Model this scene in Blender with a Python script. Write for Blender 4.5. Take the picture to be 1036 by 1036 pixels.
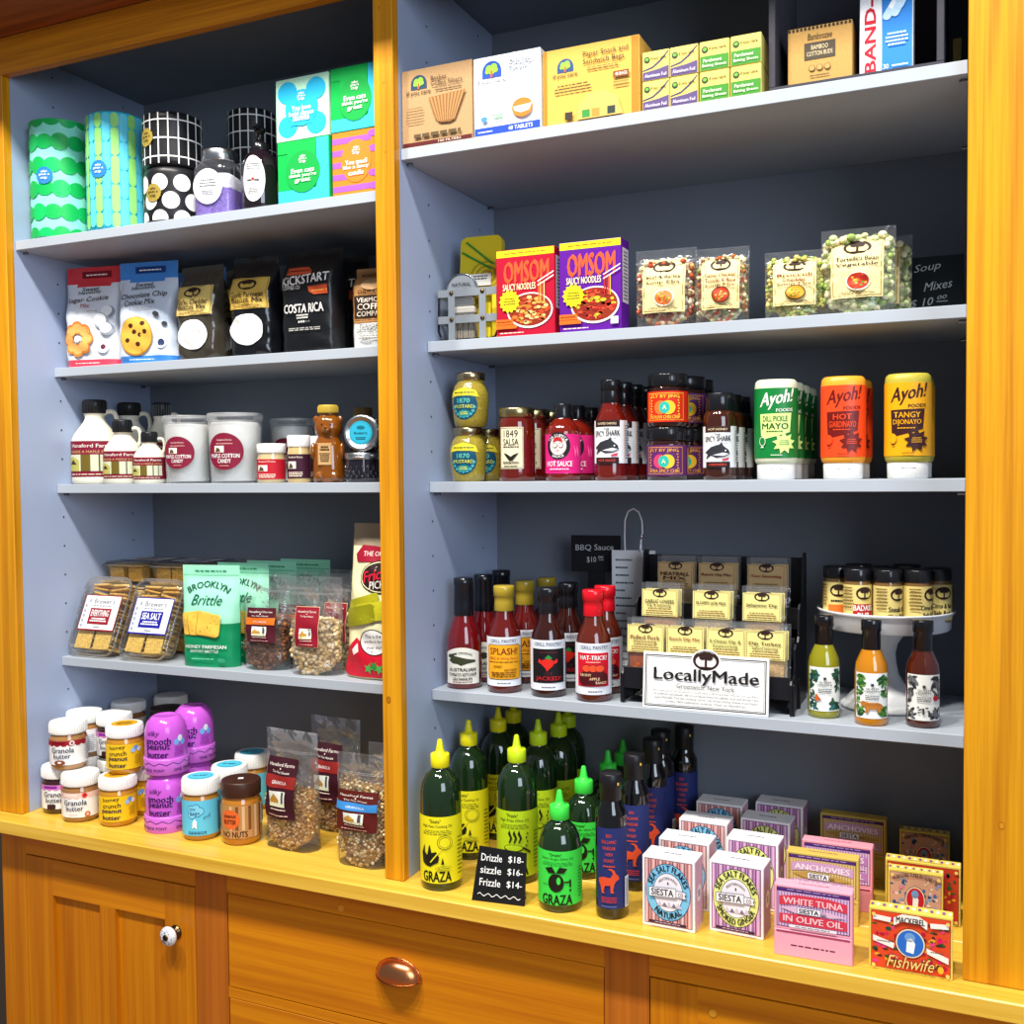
import bpy, math, random
from math import sin, cos, pi, sqrt, radians as RAD
from mathutils import Vector, Matrix
from mathutils.geometry import tessellate_polygon

for o in list(bpy.data.objects):
    bpy.data.objects.remove(o)
sc = bpy.context.scene
COL = sc.collection
random.seed(7)

# ------------------------------------------------------------------ camera
cam_d = bpy.data.cameras.new('camera')
cam_d.sensor_width = 36.0
cam_d.lens = 36.329
cam_d.clip_start = 0.05
cam = bpy.data.objects.new('camera', cam_d)
COL.objects.link(cam)
CAM_YAW, CAM_PITCH, CAM_ROLL = 0.422158, -0.037101, -0.009817
fw = Vector((-sin(CAM_YAW)*cos(CAM_PITCH), cos(CAM_YAW)*cos(CAM_PITCH), sin(CAM_PITCH)))
rt = fw.cross(Vector((0, 0, 1))).normalized()
up = rt.cross(fw)
r2 = cos(CAM_ROLL)*rt + sin(CAM_ROLL)*up
u2 = -sin(CAM_ROLL)*rt + cos(CAM_ROLL)*up
mw = Matrix((r2, u2, -fw)).transposed().to_4x4()
mw.translation = Vector((0.9328, -1.5228, 0.7014))
cam.matrix_world = mw
sc.camera = cam

# ------------------------------------------------------------------ exposure
sc.view_settings.view_transform = 'Standard'
sc.view_settings.look = 'None'
sc.view_settings.exposure = -0.28
sc.view_settings.gamma = 1.0
sc.view_settings.use_curve_mapping = False

# ------------------------------------------------------------------ world + lights
wd = bpy.data.worlds.new('World')
sc.world = wd
wd.use_nodes = True
bg = wd.node_tree.nodes['Background']
bg.inputs[0].default_value = (0.80, 0.88, 1.0, 1)
bg.inputs[1].default_value = 0.26

def area(name, loc, target, size, power, color, size_y=None):
    d = bpy.data.lights.new(name, 'AREA')
    d.energy = power
    d.color = color
    d.shape = 'RECTANGLE' if size_y else 'SQUARE'
    d.size = size
    if size_y:
        d.size_y = size_y
    o = bpy.data.objects.new(name, d)
    COL.objects.link(o)
    o.location = loc
    o.rotation_euler = (Vector(target)-Vector(loc)).to_track_quat('-Z', 'Y').to_euler()
    return o

area('ceiling_track_light', (-0.75, -1.35, 3.0), (-0.5, 0, 0.6), 0.22, 74, (1.0, 0.955, 0.89))
area('ceiling_track_light', (0.05, -1.35, 3.0), (0.1, 0, 0.6), 0.22, 74, (1.0, 0.955, 0.89))
area('ceiling_track_light', (0.85, -1.35, 3.0), (0.6, 0, 0.6), 0.22, 74, (1.0, 0.955, 0.89))
area('window_daylight', (2.7, -2.5, 1.5), (0.0, 0.2, 0.7), 1.5, 76, (0.74, 0.85, 1.0), 1.8)

# ------------------------------------------------------------------ helpers
def lin(c):
    return c/12.92 if c <= 0.04045 else ((c+0.055)/1.055)**2.4
def H(h):
    h = h.lstrip('#')
    return tuple(lin(int(h[i:i+2], 16)/255) for i in (0, 2, 4))
WHITE, BLACK = H('f2f2ef'), H('141416')

MATS = {}
def newmat(name):
    m = bpy.data.materials.new(name)
    m.use_nodes = True
    nt = m.node_tree
    return m, nt, nt.nodes, nt.links, nt.nodes['Principled BSDF']

def colmat(name, rough, metal=0.0, spec=0.5, coat=0.0, bump=0.0, bscale=60.0, var=0.0, vscale=120.0):
    """finish whose flat colour is stored per face (the print on the thing)"""
    m, nt, N, L, b = newmat(name)
    a = N.new('ShaderNodeAttribute'); a.attribute_name = 'Col'
    b.inputs['Roughness'].default_value = rough
    b.inputs['Metallic'].default_value = metal
    b.inputs['Specular IOR Level'].default_value = spec
    b.inputs['Coat Weight'].default_value = coat
    b.inputs['Coat Roughness'].default_value = 0.05
    tc = N.new('ShaderNodeTexCoord')
    src = a.outputs['Color']
    if var:
        n = N.new('ShaderNodeTexNoise'); n.inputs['Scale'].default_value = vscale
        n.inputs['Detail'].default_value = 3
        L.new(tc.outputs['Object'], n.inputs['Vector'])
        mr = N.new('ShaderNodeMapRange')
        mr.inputs['To Min'].default_value = 1-var; mr.inputs['To Max'].default_value = 1+var
        mr.inputs['From Min'].default_value = 0.3; mr.inputs['From Max'].default_value = 0.7
        L.new(n.outputs['Fac'], mr.inputs['Value'])
        mx = N.new('ShaderNodeVectorMath'); mx.operation = 'SCALE'
        L.new(src, mx.inputs[0]); L.new(mr.outputs[0], mx.inputs['Scale'])
        src = mx.outputs[0]
    L.new(src, b.inputs['Base Color'])
    if bump:
        n2 = N.new('ShaderNodeTexNoise'); n2.inputs['Scale'].default_value = bscale
        n2.inputs['Detail'].default_value = 2
        L.new(tc.outputs['Object'], n2.inputs['Vector'])
        bp = N.new('ShaderNodeBump'); bp.inputs['Strength'].default_value = bump
        bp.inputs['Distance'].default_value = 0.004
        L.new(n2.outputs['Fac'], bp.inputs['Height']); L.new(bp.outputs['Normal'], b.inputs['Normal'])
    MATS[name] = m
    return m

colmat('paper', 0.55, spec=0.25)
colmat('card', 0.7, spec=0.15, var=0.06, vscale=260)
colmat('gloss', 0.18, spec=0.5)
colmat('satin', 0.38, spec=0.35)
colmat('liquid', 0.07, spec=0.6, coat=0.6)
colmat('metal', 0.26, metal=1.0)
colmat('foilbag', 0.33, spec=0.5, bump=0.55, bscale=26)
colmat('shinybag', 0.16, spec=0.6, bump=0.8, bscale=30)
colmat('food', 0.6, spec=0.3, var=0.25, vscale=220, bump=0.5, bscale=300)
colmat('grainy', 0.12, coat=0.5, var=0.35, vscale=520)
colmat('soft', 0.9, spec=0.05, bump=0.3, bscale=120)

def filmmat(name, haze, gloss, rough, bump, bscale, tint=(1, 1, 1), maxmix=0.75):
    m, nt, N, L, b = newmat(name)
    out = N['Material Output']
    tr = N.new('ShaderNodeBsdfTransparent'); tr.inputs[0].default_value = tint + (1,)
    b.inputs['Base Color'].default_value = (0.9, 0.92, 0.95, 1)
    b.inputs['Roughness'].default_value = rough
    lw = N.new('ShaderNodeLayerWeight'); lw.inputs['Blend'].default_value = 0.35
    mr = N.new('ShaderNodeMapRange')
    mr.inputs['To Min'].default_value = haze; mr.inputs['To Max'].default_value = maxmix
    L.new(lw.outputs['Fresnel'], mr.inputs['Value'])
    mix = N.new('ShaderNodeMixShader'); L.new(mr.outputs[0], mix.inputs[0])
    mix2 = N.new('ShaderNodeMixShader'); mix2.inputs[0].default_value = gloss
    gl = N.new('ShaderNodeBsdfGlossy'); gl.inputs['Roughness'].default_value = rough
    L.new(b.outputs[0], mix2.inputs[1]); L.new(gl.outputs[0], mix2.inputs[2])
    L.new(tr.outputs[0], mix.inputs[1]); L.new(mix2.outputs[0], mix.inputs[2])
    L.new(mix.outputs[0], out.inputs[0])
    tc = N.new('ShaderNodeTexCoord')
    n2 = N.new('ShaderNodeTexNoise'); n2.inputs['Scale'].default_value = bscale
    L.new(tc.outputs['Object'], n2.inputs['Vector'])
    bp = N.new('ShaderNodeBump'); bp.inputs['Strength'].default_value = bump
    bp.inputs['Distance'].default_value = 0.006
    L.new(n2.outputs['Fac'], bp.inputs['Height'])
    for s in (b, gl, lw):
        L.new(bp.outputs['Normal'], s.inputs['Normal'])
    MATS[name] = m
    return m
filmmat('film', 0.06, 0.6, 0.12, 0.9, 34, maxmix=0.6)
filmmat('clear', 0.03, 0.8, 0.06, 0.0, 20, maxmix=0.6)
filmmat('frosted', 0.13, 0.25, 0.25, 0.0, 20, maxmix=0.7)

def wood(name, c1, c2, axis, scale=1.0, rough=0.4, contrast=1.0, knots=False):
    m, nt, N, L, b = newmat(name)
    tc = N.new('ShaderNodeTexCoord')
    mp = N.new('ShaderNodeMapping')
    s = {'X': (0.9, 44, 44), 'Z': (44, 44, 0.9), 'Y': (44, 0.9, 44)}[axis]
    mp.inputs['Scale'].default_value = tuple(k*scale for k in s)
    L.new(tc.outputs['Object'], mp.inputs['Vector'])
    n = N.new('ShaderNodeTexNoise'); n.inputs['Scale'].default_value = 1.6
    n.inputs['Detail'].default_value = 6; n.inputs['Distortion'].default_value = 0.6
    L.new(mp.outputs[0], n.inputs['Vector'])
    n3 = N.new('ShaderNodeTexNoise'); n3.inputs['Scale'].default_value = 7
    n3.inputs['Detail'].default_value = 3
    L.new(mp.outputs[0], n3.inputs['Vector'])
    ad = N.new('ShaderNodeMath'); ad.operation = 'MULTIPLY_ADD'
    ad.inputs[1].default_value = 0.35
    L.new(n3.outputs['Fac'], ad.inputs[0]); L.new(n.outputs['Fac'], ad.inputs[2])
    cr = N.new('ShaderNodeValToRGB')
    w = 0.24/contrast
    cr.color_ramp.elements[0].position = 0.675-w; cr.color_ramp.elements[0].color = c2+(1,)
    cr.color_ramp.elements[1].position = 0.675+w*0.55; cr.color_ramp.elements[1].color = c1+(1,)
    L.new(ad.outputs[0], cr.inputs[0])
    L.new(cr.outputs[0], b.inputs['Base Color'])
    b.inputs['Roughness'].default_value = rough
    b.inputs['Specular IOR Level'].default_value = 0.35
    bp = N.new('ShaderNodeBump'); bp.inputs['Strength'].default_value = 0.08
    bp.inputs['Distance'].default_value = 0.002
    L.new(ad.outputs[0], bp.inputs['Height']); L.new(bp.outputs['Normal'], b.inputs['Normal'])
    MATS[name] = m
    return m

def paint(name, c, rough=0.45, var=0.05):
    m, nt, N, L, b = newmat(name)
    tc = N.new('ShaderNodeTexCoord')
    n = N.new('ShaderNodeTexNoise'); n.inputs['Scale'].default_value = 5
    n.inputs['Detail'].default_value = 4
    L.new(tc.outputs['Object'], n.inputs['Vector'])
    cr = N.new('ShaderNodeValToRGB')
    cr.color_ramp.elements[0].position = 0.3; cr.color_ramp.elements[1].position = 0.7
    cr.color_ramp.elements[0].color = tuple(k*(1-var) for k in c)+(1,)
    cr.color_ramp.elements[1].color = tuple(k*(1+var) for k in c)+(1,)
    L.new(n.outputs['Fac'], cr.inputs[0]); L.new(cr.outputs[0], b.inputs['Base Color'])
    b.inputs['Roughness'].default_value = rough
    b.inputs['Specular IOR Level'].default_value = 0.3
    MATS[name] = m
    return m

# ------------------------------------------------------------------ text outlines
_TX = {}
def glyphs(s, bold=0.0, shear=0.0):
    k = (s, bold, shear)
    if k in _TX:
        return _TX[k]
    c = bpy.data.curves.new('t', 'FONT')
    c.body = s
    c.resolution_u = 2
    c.offset = bold
    c.shear = shear
    c.fill_mode = 'FRONT'
    o = bpy.data.objects.new('t', c)
    me = bpy.data.meshes.new_from_object(o)
    me.calc_loop_triangles()
    vs = [(v.co.x, v.co.y) for v in me.vertices]
    fs = [tuple(t.vertices) for t in me.loop_triangles]
    bpy.data.objects.remove(o); bpy.data.curves.remove(c); bpy.data.meshes.remove(me)
    if vs:
        x0 = min(v[0] for v in vs); x1 = max(v[0] for v in vs)
        y0 = min(v[1] for v in vs); y1 = max(v[1] for v in vs)
    else:
        x0 = y0 = 0; x1 = y1 = 1
    _TX[k] = (vs, fs, x0, x1, y0, y1)
    return _TX[k]

# ------------------------------------------------------------------ mesh builder
class MB:
    def __init__(s):
        s.v = []; s.f = []; s.k = []; s.c = []; s.sm = []
    def add(s, vs, fs, col, kind, smooth=False, M=None):
        b = len(s.v)
        if M is not None:
            vs = [M @ Vector(v) for v in vs]
        s.v += [tuple(v) for v in vs]
        for f in fs:
            s.f.append([b+i for i in f]); s.k.append(kind); s.c.append(col); s.sm.append(smooth)
        return s
    def box(s, x0, x1, y0, y1, z0, z1, col=(1, 1, 1), kind='paper', bev=0.0, M=None):
        if bev <= 0:
            vs = [(x, y, z) for z in (z0, z1) for y in (y0, y1) for x in (x0, x1)]
            fs = [(0, 2, 3, 1), (4, 5, 7, 6), (0, 1, 5, 4), (2, 6, 7, 3), (0, 4, 6, 2), (1, 3, 7, 5)]
            return s.add(vs, fs, col, kind, False, M)
        b = min(bev, (x1-x0)*.45, (y1-y0)*.45, (z1-z0)*.45)
        vs = []
        idx = {}
        X, Y, Zs = (x0, x1), (y0, y1), (z0, z1)
        for i in (0, 1):
            for j in (0, 1):
                for k in (0, 1):
                    sx, sy, sz = (1, -1)[i], (1, -1)[j], (1, -1)[k]
                    for a in range(3):
                        p = [X[i], Y[j], Zs[k]]
                        d = [sx*b, sy*b, sz*b]
                        q = [p[t] + (0 if t == a else d[t]) for t in range(3)]
                        idx[(i, j, k, a)] = len(vs); vs.append(tuple(q))
        g = lambda i, j, k, a: idx[(i, j, k, a)]
        fs = []
        for t in (0, 1):
            fs.append([g(t, 0, 0, 0), g(t, 1, 0, 0), g(t, 1, 1, 0), g(t, 0, 1, 0)][::(1 if t else -1)])
            fs.append([g(0, t, 0, 1), g(0, t, 1, 1), g(1, t, 1, 1), g(1, t, 0, 1)][::(1 if t else -1)])
            fs.append([g(0, 0, t, 2), g(1, 0, t, 2), g(1, 1, t, 2), g(0, 1, t, 2)][::(1 if t else -1)])
        for i in (0, 1):
            for j in (0, 1):
                fl = (i ^ j)
                fs.append([g(i, j, 0, 0), g(i, j, 0, 1), g(i, j, 1, 1), g(i, j, 1, 0)][::(-1 if not fl else 1)])
                fs.append([g(i, 0, j, 0), g(i, 0, j, 2), g(i, 1, j, 2), g(i, 1, j, 0)][::(1 if not fl else -1)])
                fs.append([g(0, i, j, 1), g(0, i, j, 2), g(1, i, j, 2), g(1, i, j, 1)][::(-1 if not fl else 1)])
        for i in (0, 1):
            for j in (0, 1):
                for k in (0, 1):
                    f = [g(i, j, k, 0), g(i, j, k, 1), g(i, j, k, 2)]
                    fs.append(f if (i ^ j ^ k) else f[::-1])
        return s.add(vs, fs, col, kind, False, M)
    def lathe(s, prof, col, kind='gloss', seg=36, smooth=True, sq=None, cap0=True, cap1=True, M=None, wob=0.0):
        """prof: (radius, z) pairs from the bottom up; sq=(sx, sy, n) makes a rounded-square section"""
        vs = []; fs = []
        for r, z in prof:
            for i in range(seg):
                a = 2*pi*i/seg
                ca, sa = cos(a), sin(a)
                k = 1.0
                if sq:
                    n = sq[2]
                    k = (abs(ca)**n + abs(sa)**n)**(-1.0/n)
                rr = r*k*(1 + (wob*random.uniform(-1, 1) if wob else 0))
                vs.append((rr*ca*(sq[0] if sq else 1), rr*sa*(sq[1] if sq else 1), z))
        for j in range(len(prof)-1):
            for i in range(seg):
                a = j*seg+i; b = j*seg+(i+1) % seg
                fs.append((a, b, b+seg, a+seg))
        s.add(vs, fs, col, kind, smooth, M)
        if cap0 and prof[0][0] > 1e-6:
            s.add(vs[:seg], [tuple(range(seg))[::-1]], col, kind, False, M)
        if cap1 and prof[-1][0] > 1e-6:
            s.add(vs[-seg:], [tuple(range(seg))], col, kind, False, M)
        return s
    def ell(s, c, r, col, kind='food', seg=10, rings=6, M=None):
        vs = [(c[0], c[1], c[2]-r[2])]
        for j in range(1, rings):
            t = -pi/2 + pi*j/rings
            for i in range(seg):
                a = 2*pi*i/seg
                vs.append((c[0]+r[0]*cos(t)*cos(a), c[1]+r[1]*cos(t)*sin(a), c[2]+r[2]*sin(t)))
        vs.append((c[0], c[1], c[2]+r[2]))
        fs = []
        for i in range(seg):
            fs.append((0, 1+(i+1) % seg, 1+i))
            for j in range(rings-2):
                a = 1+j*seg+i; b = 1+j*seg+(i+1) % seg
                fs.append((a, b, b+seg, a+seg))
            a = 1+(rings-2)*seg
            fs.append((a+i, a+(i+1) % seg, len(vs)-1))
        return s.add(vs, fs, col, kind, True, M)
    def tube(s, pts, r, col, kind='metal', seg=8, closed=False, M=None):
        pts = [Vector(p) for p in pts]
        n = len(pts)
        vs = []; fs = []
        prev = None
        for i, p in enumerate(pts):
            if closed:
                t = pts[(i+1) % n]-pts[i-1]
            else:
                t = pts[min(i+1, n-1)]-pts[max(i-1, 0)]
            t.normalize()
            if prev is None:
                ref = Vector((0, 0, 1)) if abs(t.z) < .9 else Vector((1, 0, 0))
            else:
                ref = prev
            a = (ref - t*ref.dot(t)).normalized(); prev = a
            b = t.cross(a)
            for k in range(seg):
                q = 2*pi*k/seg
                vs.append(p+a*(r*cos(q))+b*(r*sin(q)))
        m = n if closed else n-1
        for i in range(m):
            for k in range(seg):
                a0 = i*seg+k; b0 = i*seg+(k+1) % seg
                c0 = ((i+1) % n)*seg+(k+1) % seg; d0 = ((i+1) % n)*seg+k
                fs.append((a0, b0, c0, d0))
        s.add(vs, fs, col, kind, True, M)
        if not closed:
            s.add(vs[:seg], [tuple(range(seg))[::-1]], col, kind, False, M)
            s.add(vs[-seg:], [tuple(range(seg))], col, kind, False, M)
        return s
    def prism(s, pts, y0, y1, col, kind='paper', smooth=False, M=None, top=True):
        """outline pts (x, z) in the front plane pushed back from y0 to y1"""
        n = len(pts)
        area2 = sum(pts[i][0]*pts[(i+1) % n][1]-pts[(i+1) % n][0]*pts[i][1] for i in range(n))
        if area2 < 0:
            pts = pts[::-1]
        vs = [(x, y0, z) for x, z in pts]+[(x, y1, z) for x, z in pts]
        fs = [tuple(range(n)), tuple(range(n, 2*n))[::-1]]
        s.add(vs, fs, col, kind, False, M)
        s.add(vs, [(i, i+n, (i+1) % n+n, (i+1) % n) for i in range(n)], col, kind, smooth, M)
        return s
    def build(s, name, parent=None, loc=(0, 0, 0), rz=0.0):
        me = bpy.data.meshes.new(name)
        me.from_pydata(s.v, [], s.f)
        kinds = []
        for k in s.k:
            if k not in kinds:
                kinds.append(k)
        for k in kinds:
            me.materials.append(MATS[k])
        ix = {k: i for i, k in enumerate(kinds)}
        me.polygons.foreach_set('material_index', [ix[k] for k in s.k])
        me.polygons.foreach_set('use_smooth', s.sm)
        at = me.attributes.new('Col', 'FLOAT_COLOR', 'FACE')
        buf = []
        for c in s.c:
            buf += [c[0], c[1], c[2], 1.0]
        at.data.foreach_set('color', buf)
        me.update()
        o = bpy.data.objects.new(name, me)
        COL.objects.link(o)
        o.location = loc
        o.rotation_euler = (0, 0, rz)
        if parent is not None:
            o.parent = parent
        return o

# surfaces a print can lie on: (u, v, offset) -> point
def flat(x=0, y=0, z=0):
    return lambda u, v, o: (x+u, y-o, z+v)
def side_r(x=0, y=0, z=0):               # right-hand side face, u runs to the back
    return lambda u, v, o: (x+o, y+u, z+v)
def side_l(x=0, y=0, z=0):
    return lambda u, v, o: (x-o, y-u, z+v)
def topf(x=0, y=0, z=0):
    return lambda u, v, o: (x+u, y+v, z+o)
def cylm(r, z=0, a0=0.0):
    def f(u, v, o):
        a = u/r + a0
        return ((r+o)*sin(a), -(r+o)*cos(a), z+v)
    return f
def sqm(r, sq, z=0):
    def f(u, v, o):
        a = u/r
        ca, sa = sin(a), -cos(a)
        n = sq[2]
        k = (abs(ca)**n + abs(sa)**n)**(-1.0/n)
        return ((r*k+o)*ca*sq[0], (r*k+o)*sa*sq[1], z+v)
    return f

class Print:
    """flat shapes printed on a surface, drawn one over the other"""
    def __init__(s, mb, mp, kind='paper', base=0.0004, step=0.00022, maxu=None, maxv=None):
        s.mb, s.mp, s.kind, s.o, s.step, s.maxu, s.maxv = mb, mp, kind, base, step, maxu, maxv
    def _tri(s, pts, tris, col):
        if s.maxu:
            pts = [Vector((p[0], p[1])) for p in pts]
            out = []
            st = [tuple(t) for t in tris]
            while st:
                a, b, c = st.pop()
                mv = s.maxv or 1e9
                ln = lambda i, j: max(abs(pts[i].x-pts[j].x)/s.maxu, abs(pts[i].y-pts[j].y)/mv)
                L, p, q, r = max((ln(a, b), a, b, c), (ln(b, c), b, c, a), (ln(c, a), c, a, b))
                if L <= 1 or len(pts) > 6000:
                    out.append((a, b, c)); continue
                pts.append((pts[p]+pts[q])*.5); m = len(pts)-1
                st.append((p, m, r)); st.append((m, q, r))
            tris = out
        vs = [s.mp(p[0], p[1], s.o) for p in pts]
        s.mb.add(vs, tris, col, s.kind, bool(s.maxu))
        s.o += s.step
        return s
    def rect(s, x0, x1, y0, y1, col):
        n = max(1, int(math.ceil((x1-x0)/s.maxu))) if s.maxu else 1
        m = max(1, int(math.ceil((y1-y0)/s.maxv))) if s.maxv else 1
        vs = []; fs = []
        for i in range(n+1):
            for j in range(m+1):
                vs.append(s.mp(x0+(x1-x0)*i/n, y0+(y1-y0)*j/m, s.o))
        for i in range(n):
            for j in range(m):
                k = i*(m+1)+j
                fs.append((k, k+m+1, k+m+2, k+1))
        s.mb.add(vs, fs, col, s.kind, bool(s.maxu))
        s.o += s.step
        return s
    def poly(s, pts, col):
        n = len(pts)
        a2 = sum(pts[i][0]*pts[(i+1) % n][1]-pts[(i+1) % n][0]*pts[i][1] for i in range(n))
        if a2 < 0:
            pts = pts[::-1]
        tr = tessellate_polygon([[Vector((p[0], p[1], 0)) for p in pts]])
        fix = []
        for a, b, c in tr:
            ar = (pts[b][0]-pts[a][0])*(pts[c][1]-pts[a][1])-(pts[c][0]-pts[a][0])*(pts[b][1]-pts[a][1])
            fix.append((a, b, c) if ar > 0 else (a, c, b))
        return s._tri(pts, fix, col)
    def ell(s, cx, cy, rx, ry, col, n=22):
        return s.poly([(cx+rx*cos(2*pi*i/n), cy+ry*sin(2*pi*i/n)) for i in range(n)], col)
    def frame(s, x0, x1, y0, y1, t, col):
        o = s.o
        for a in ((x0, x1, y0, y0+t), (x0, x1, y1-t, y1), (x0, x0+t, y0, y1), (x1-t, x1, y0, y1)):
            s.o = o; s.rect(*a, col)
        return s
    def star(s, cx, cy, r0, r1, n, col, a0=0.0):
        return s.poly([(cx+(r0 if i % 2 else r1)*cos(a0+pi*i/n), cy+(r0 if i % 2 else r1)*sin(a0+pi*i/n)) for i in range(2*n)], col)
    def text(s, t, cx, cy, w=None, h=None, col=BLACK, bold=0.0, shear=0.0, slant=0.0):
        vs, fs, x0, x1, y0, y1 = glyphs(t, 0.0, shear)
        wt = bold*.95                                    # heavier strokes: printed again, nudged sideways
        if w and h: sx, sy = w/(x1-x0), h/(y1-y0)
        elif w: sx = sy = w/(x1-x0)
        else: sx = sy = h/(y1-y0)
        mx, my = (x0+x1)/2, (y0+y1)/2
        for k in ((0,) if wt < .004 else (-1, 1)):
            pts = [(cx+(p[0]-mx+k*wt)*sx, cy+(p[1]-my+k*wt*.5)*sy+slant*(p[0]-mx)*sx) for p in vs]
            s._tri(pts, fs, col)
        return s
    def arc(s, t, cx, cy, R, h, span, col=BLACK, bold=0.0, below=False, ky=1.0):
        vs, fs, x0, x1, y0, y1 = glyphs(t, 0.0)
        mx = (x0+x1)/2; k = span/(x1-x0); q = h/(y1-y0)
        if bold > .008:
            b0 = bold; s.arc(t, cx-bold*1.2*span/(x1-x0)*R, cy, R, h, span, col, 0, below, ky); cx += bold*1.2*span/(x1-x0)*R
        pts = []
        for px, py in vs:
            a = (px-mx)*k; d = (py-y0)*q
            if below:
                r = R-d; pts.append((cx+r*sin(a), cy-ky*r*cos(a)))
            else:
                r = R+d; pts.append((cx+r*sin(a), cy+ky*r*cos(a)))
        return s._tri(pts, fs, col)
    def greek(s, cx, cy, w, h, n, col, seed=1, fill=0.55, center=True):
        """fine print too small to read"""
        rd = random.Random(seed)
        o = s.o
        for i in range(n):
            y = cy+h/2-(i+.5)*h/n
            lw = w*rd.uniform(.72, 1)
            x = cx-lw/2 if center else cx-w/2
            end = x+lw
            while x < end:
                l = min(rd.uniform(.05, .16)*w, end-x)
                s.o = o; s.rect(x, x+l, y-h/n*fill/2, y+h/n*fill/2, col)
                x += l+.025*w
        return s

def oval_logo(P, cx, cy, rx, ry, light, dark=(0.030, 0.012, 0.008)):
    """dark oval badge with a pale ground and a spreading tree"""
    P.ell(cx, cy, rx, ry, dark, 26).ell(cx, cy-ry*.10, rx*.78, ry*.66, light, 22)
    P.rect(cx-rx*.09, cx+rx*.09, cy-ry*.72, cy+ry*.2, dark)
    for k in (-1, 0, 1):
        P.ell(cx+k*rx*.26, cy+ry*(.34 if k else .42), rx*.27, ry*.30, dark, 12)
    P.rect(cx-rx*.5, cx+rx*.5, cy-ry*.76, cy-ry*.62, dark)
    return P
def tag(o, label, cat, group=None, kind=None):
    if label: o['label'] = label
    if cat: o['category'] = cat
    if group: o['group'] = group
    if kind: o['kind'] = kind
    return o
def thing(name, label, cat, loc=(0, 0, 0), rz=0.0, group=None):
    o = bpy.data.objects.new(name, None)
    o.empty_display_size = 0.02
    COL.objects.link(o)
    o.location = loc
    o.rotation_euler = (0, 0, rz)
    return tag(o, label, cat, group)
def structure(o):
    o['kind'] = 'structure'
    return o
def dup(root, loc, rz=None, label=None, group=None):
    r = root.copy()
    COL.objects.link(r)
    r.location = loc
    if rz is not None: r.rotation_euler[2] = rz
    if label: r['label'] = label
    if group: r['group'] = group
    for ch in list(root.children):
        c = ch.copy(); COL.objects.link(c); c.parent = r
        for g in list(ch.children):
            d = g.copy(); COL.objects.link(d); d.parent = c
    return r
def put(o, loc, rz=0.0):
    o.location = loc
    o.rotation_euler[2] = rz
    return o
def row(proto, spots, labels, group):
    """first spot takes the built thing itself, the others are copies"""
    for i, (p, l) in enumerate(zip(spots, labels)):
        rz = p[3] if len(p) > 3 else proto.rotation_euler[2]
        if i == 0:
            put(proto, p[:3], rz); proto['label'] = l; proto['group'] = group
        else:
            dup(proto, p[:3], rz, l, group)

# ================================================================== materials of the place
W_STILE = wood('honey_pine_upright', H('dc9a14'), H('b06c09'), 'Z', 1.0, 0.38)
wood('honey_pine_rail', H('d08618'), H('a05c0c'), 'X', 1.0, 0.40)
wood('countertop_maple', H('edc24c'), H('d09a26'), 'X', 0.8, 0.30, 0.8)
wood('cabinet_pine_x', H('d8880c'), H('b05e07'), 'X', 0.8, 0.42, 0.7)
wood('cabinet_pine_z', H('d28209'), H('a85806'), 'Z', 0.8, 0.42, 0.7)
wood('cabinet_red_pine', H('c06c1c'), H('964e10'), 'Z', 0.8, 0.42, 0.7)
wood('cornice_redwood', H('a2521e'), H('6a2c0c'), 'X', 0.8, 0.5)
wood('floor_boards', H('a87a4c'), H('7c5430'), 'Y', 0.3, 0.45)
paint('blue_grey_paint', H('a8b6d2'), 0.5)
paint('back_paint', H('7a818c'), 0.55)  # the unit's paint darkened: depth shading put into the colour
paint('shelf_paint', H('aab2bb'), 0.42, 0.02)
paint('wall_paint', H('4a443e'), 0.7)  # dark colour stands in for the shadow left of the cabinet

XL, XR, DEP = -0.879, 0.92, 0.396
# floor and wall
b = MB(); b.box(-2.2, 2.2, -3.4, 0.50, -0.92, -0.90, kind='floor_boards')
structure(b.build('floor'))
b = MB(); b.box(-2.2, 2.2, 0.46, 0.56, -0.90, 3.1, kind='wall_paint')
structure(b.build('wall_back'))

# ------------------------------------------------------------------ shelving unit
U = thing('shelving_unit', 'tall blue-grey shelving unit framed in honey-coloured wood, filled with groceries', 'shelving unit', (0, 0.2, 0))
def upart(name, b):
    o = b.build(name, U, (0, -0.2, 0))
    return o
ZT = 1.62
upart('stile', MB().box(-0.945, XL, 0, 0.0193, 0.0005, 1.521, kind='honey_pine_upright', bev=.0012))
b = MB().box(0, 0.0377, 0, 0.0193, 0.0005, 1.521, kind='honey_pine_upright', bev=.0012)
for kx, kz, kr in ((.0125, .314, .0042), (.020, 1.36, .0012), (.0215, 1.245, .0012), (.0130, 1.486, .0014)):
    Print(b, flat(kx, 0, kz), 'satin', base=.0002).ell(0, 0, kr, kr*1.5, H('8c520c'), 14).ell(.0003, 0, kr*.6, kr, H('b8720e'), 12)
upart('stile', b)
b = MB().box(XR, 1.06, 0, 0.0193, 0.0005, 1.521, kind='honey_pine_upright', bev=.0012)
Print(b, flat(.967, 0, .221), 'satin', base=.0002).ell(0, 0, .0042, .0058, H('b06a0c'), 16).ell(.0004, 0, .0028, .004, H('d08c16'), 14)
upart('stile', b)
upart('top_rail', MB().box(-0.945, 1.06, 0, 0.0193, 1.521, 1.5946, kind='honey_pine_rail', bev=.001))
def holes(b, x, ys, zs):
    for y in ys:
        for z in zs:
            n = 8
            vs = [(x, y+.0022*cos(2*pi*i/n), z+.0022*sin(2*pi*i/n)) for i in range(n)]
            b.add(vs, [tuple(range(n))], BLACK, 'paper')
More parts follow.
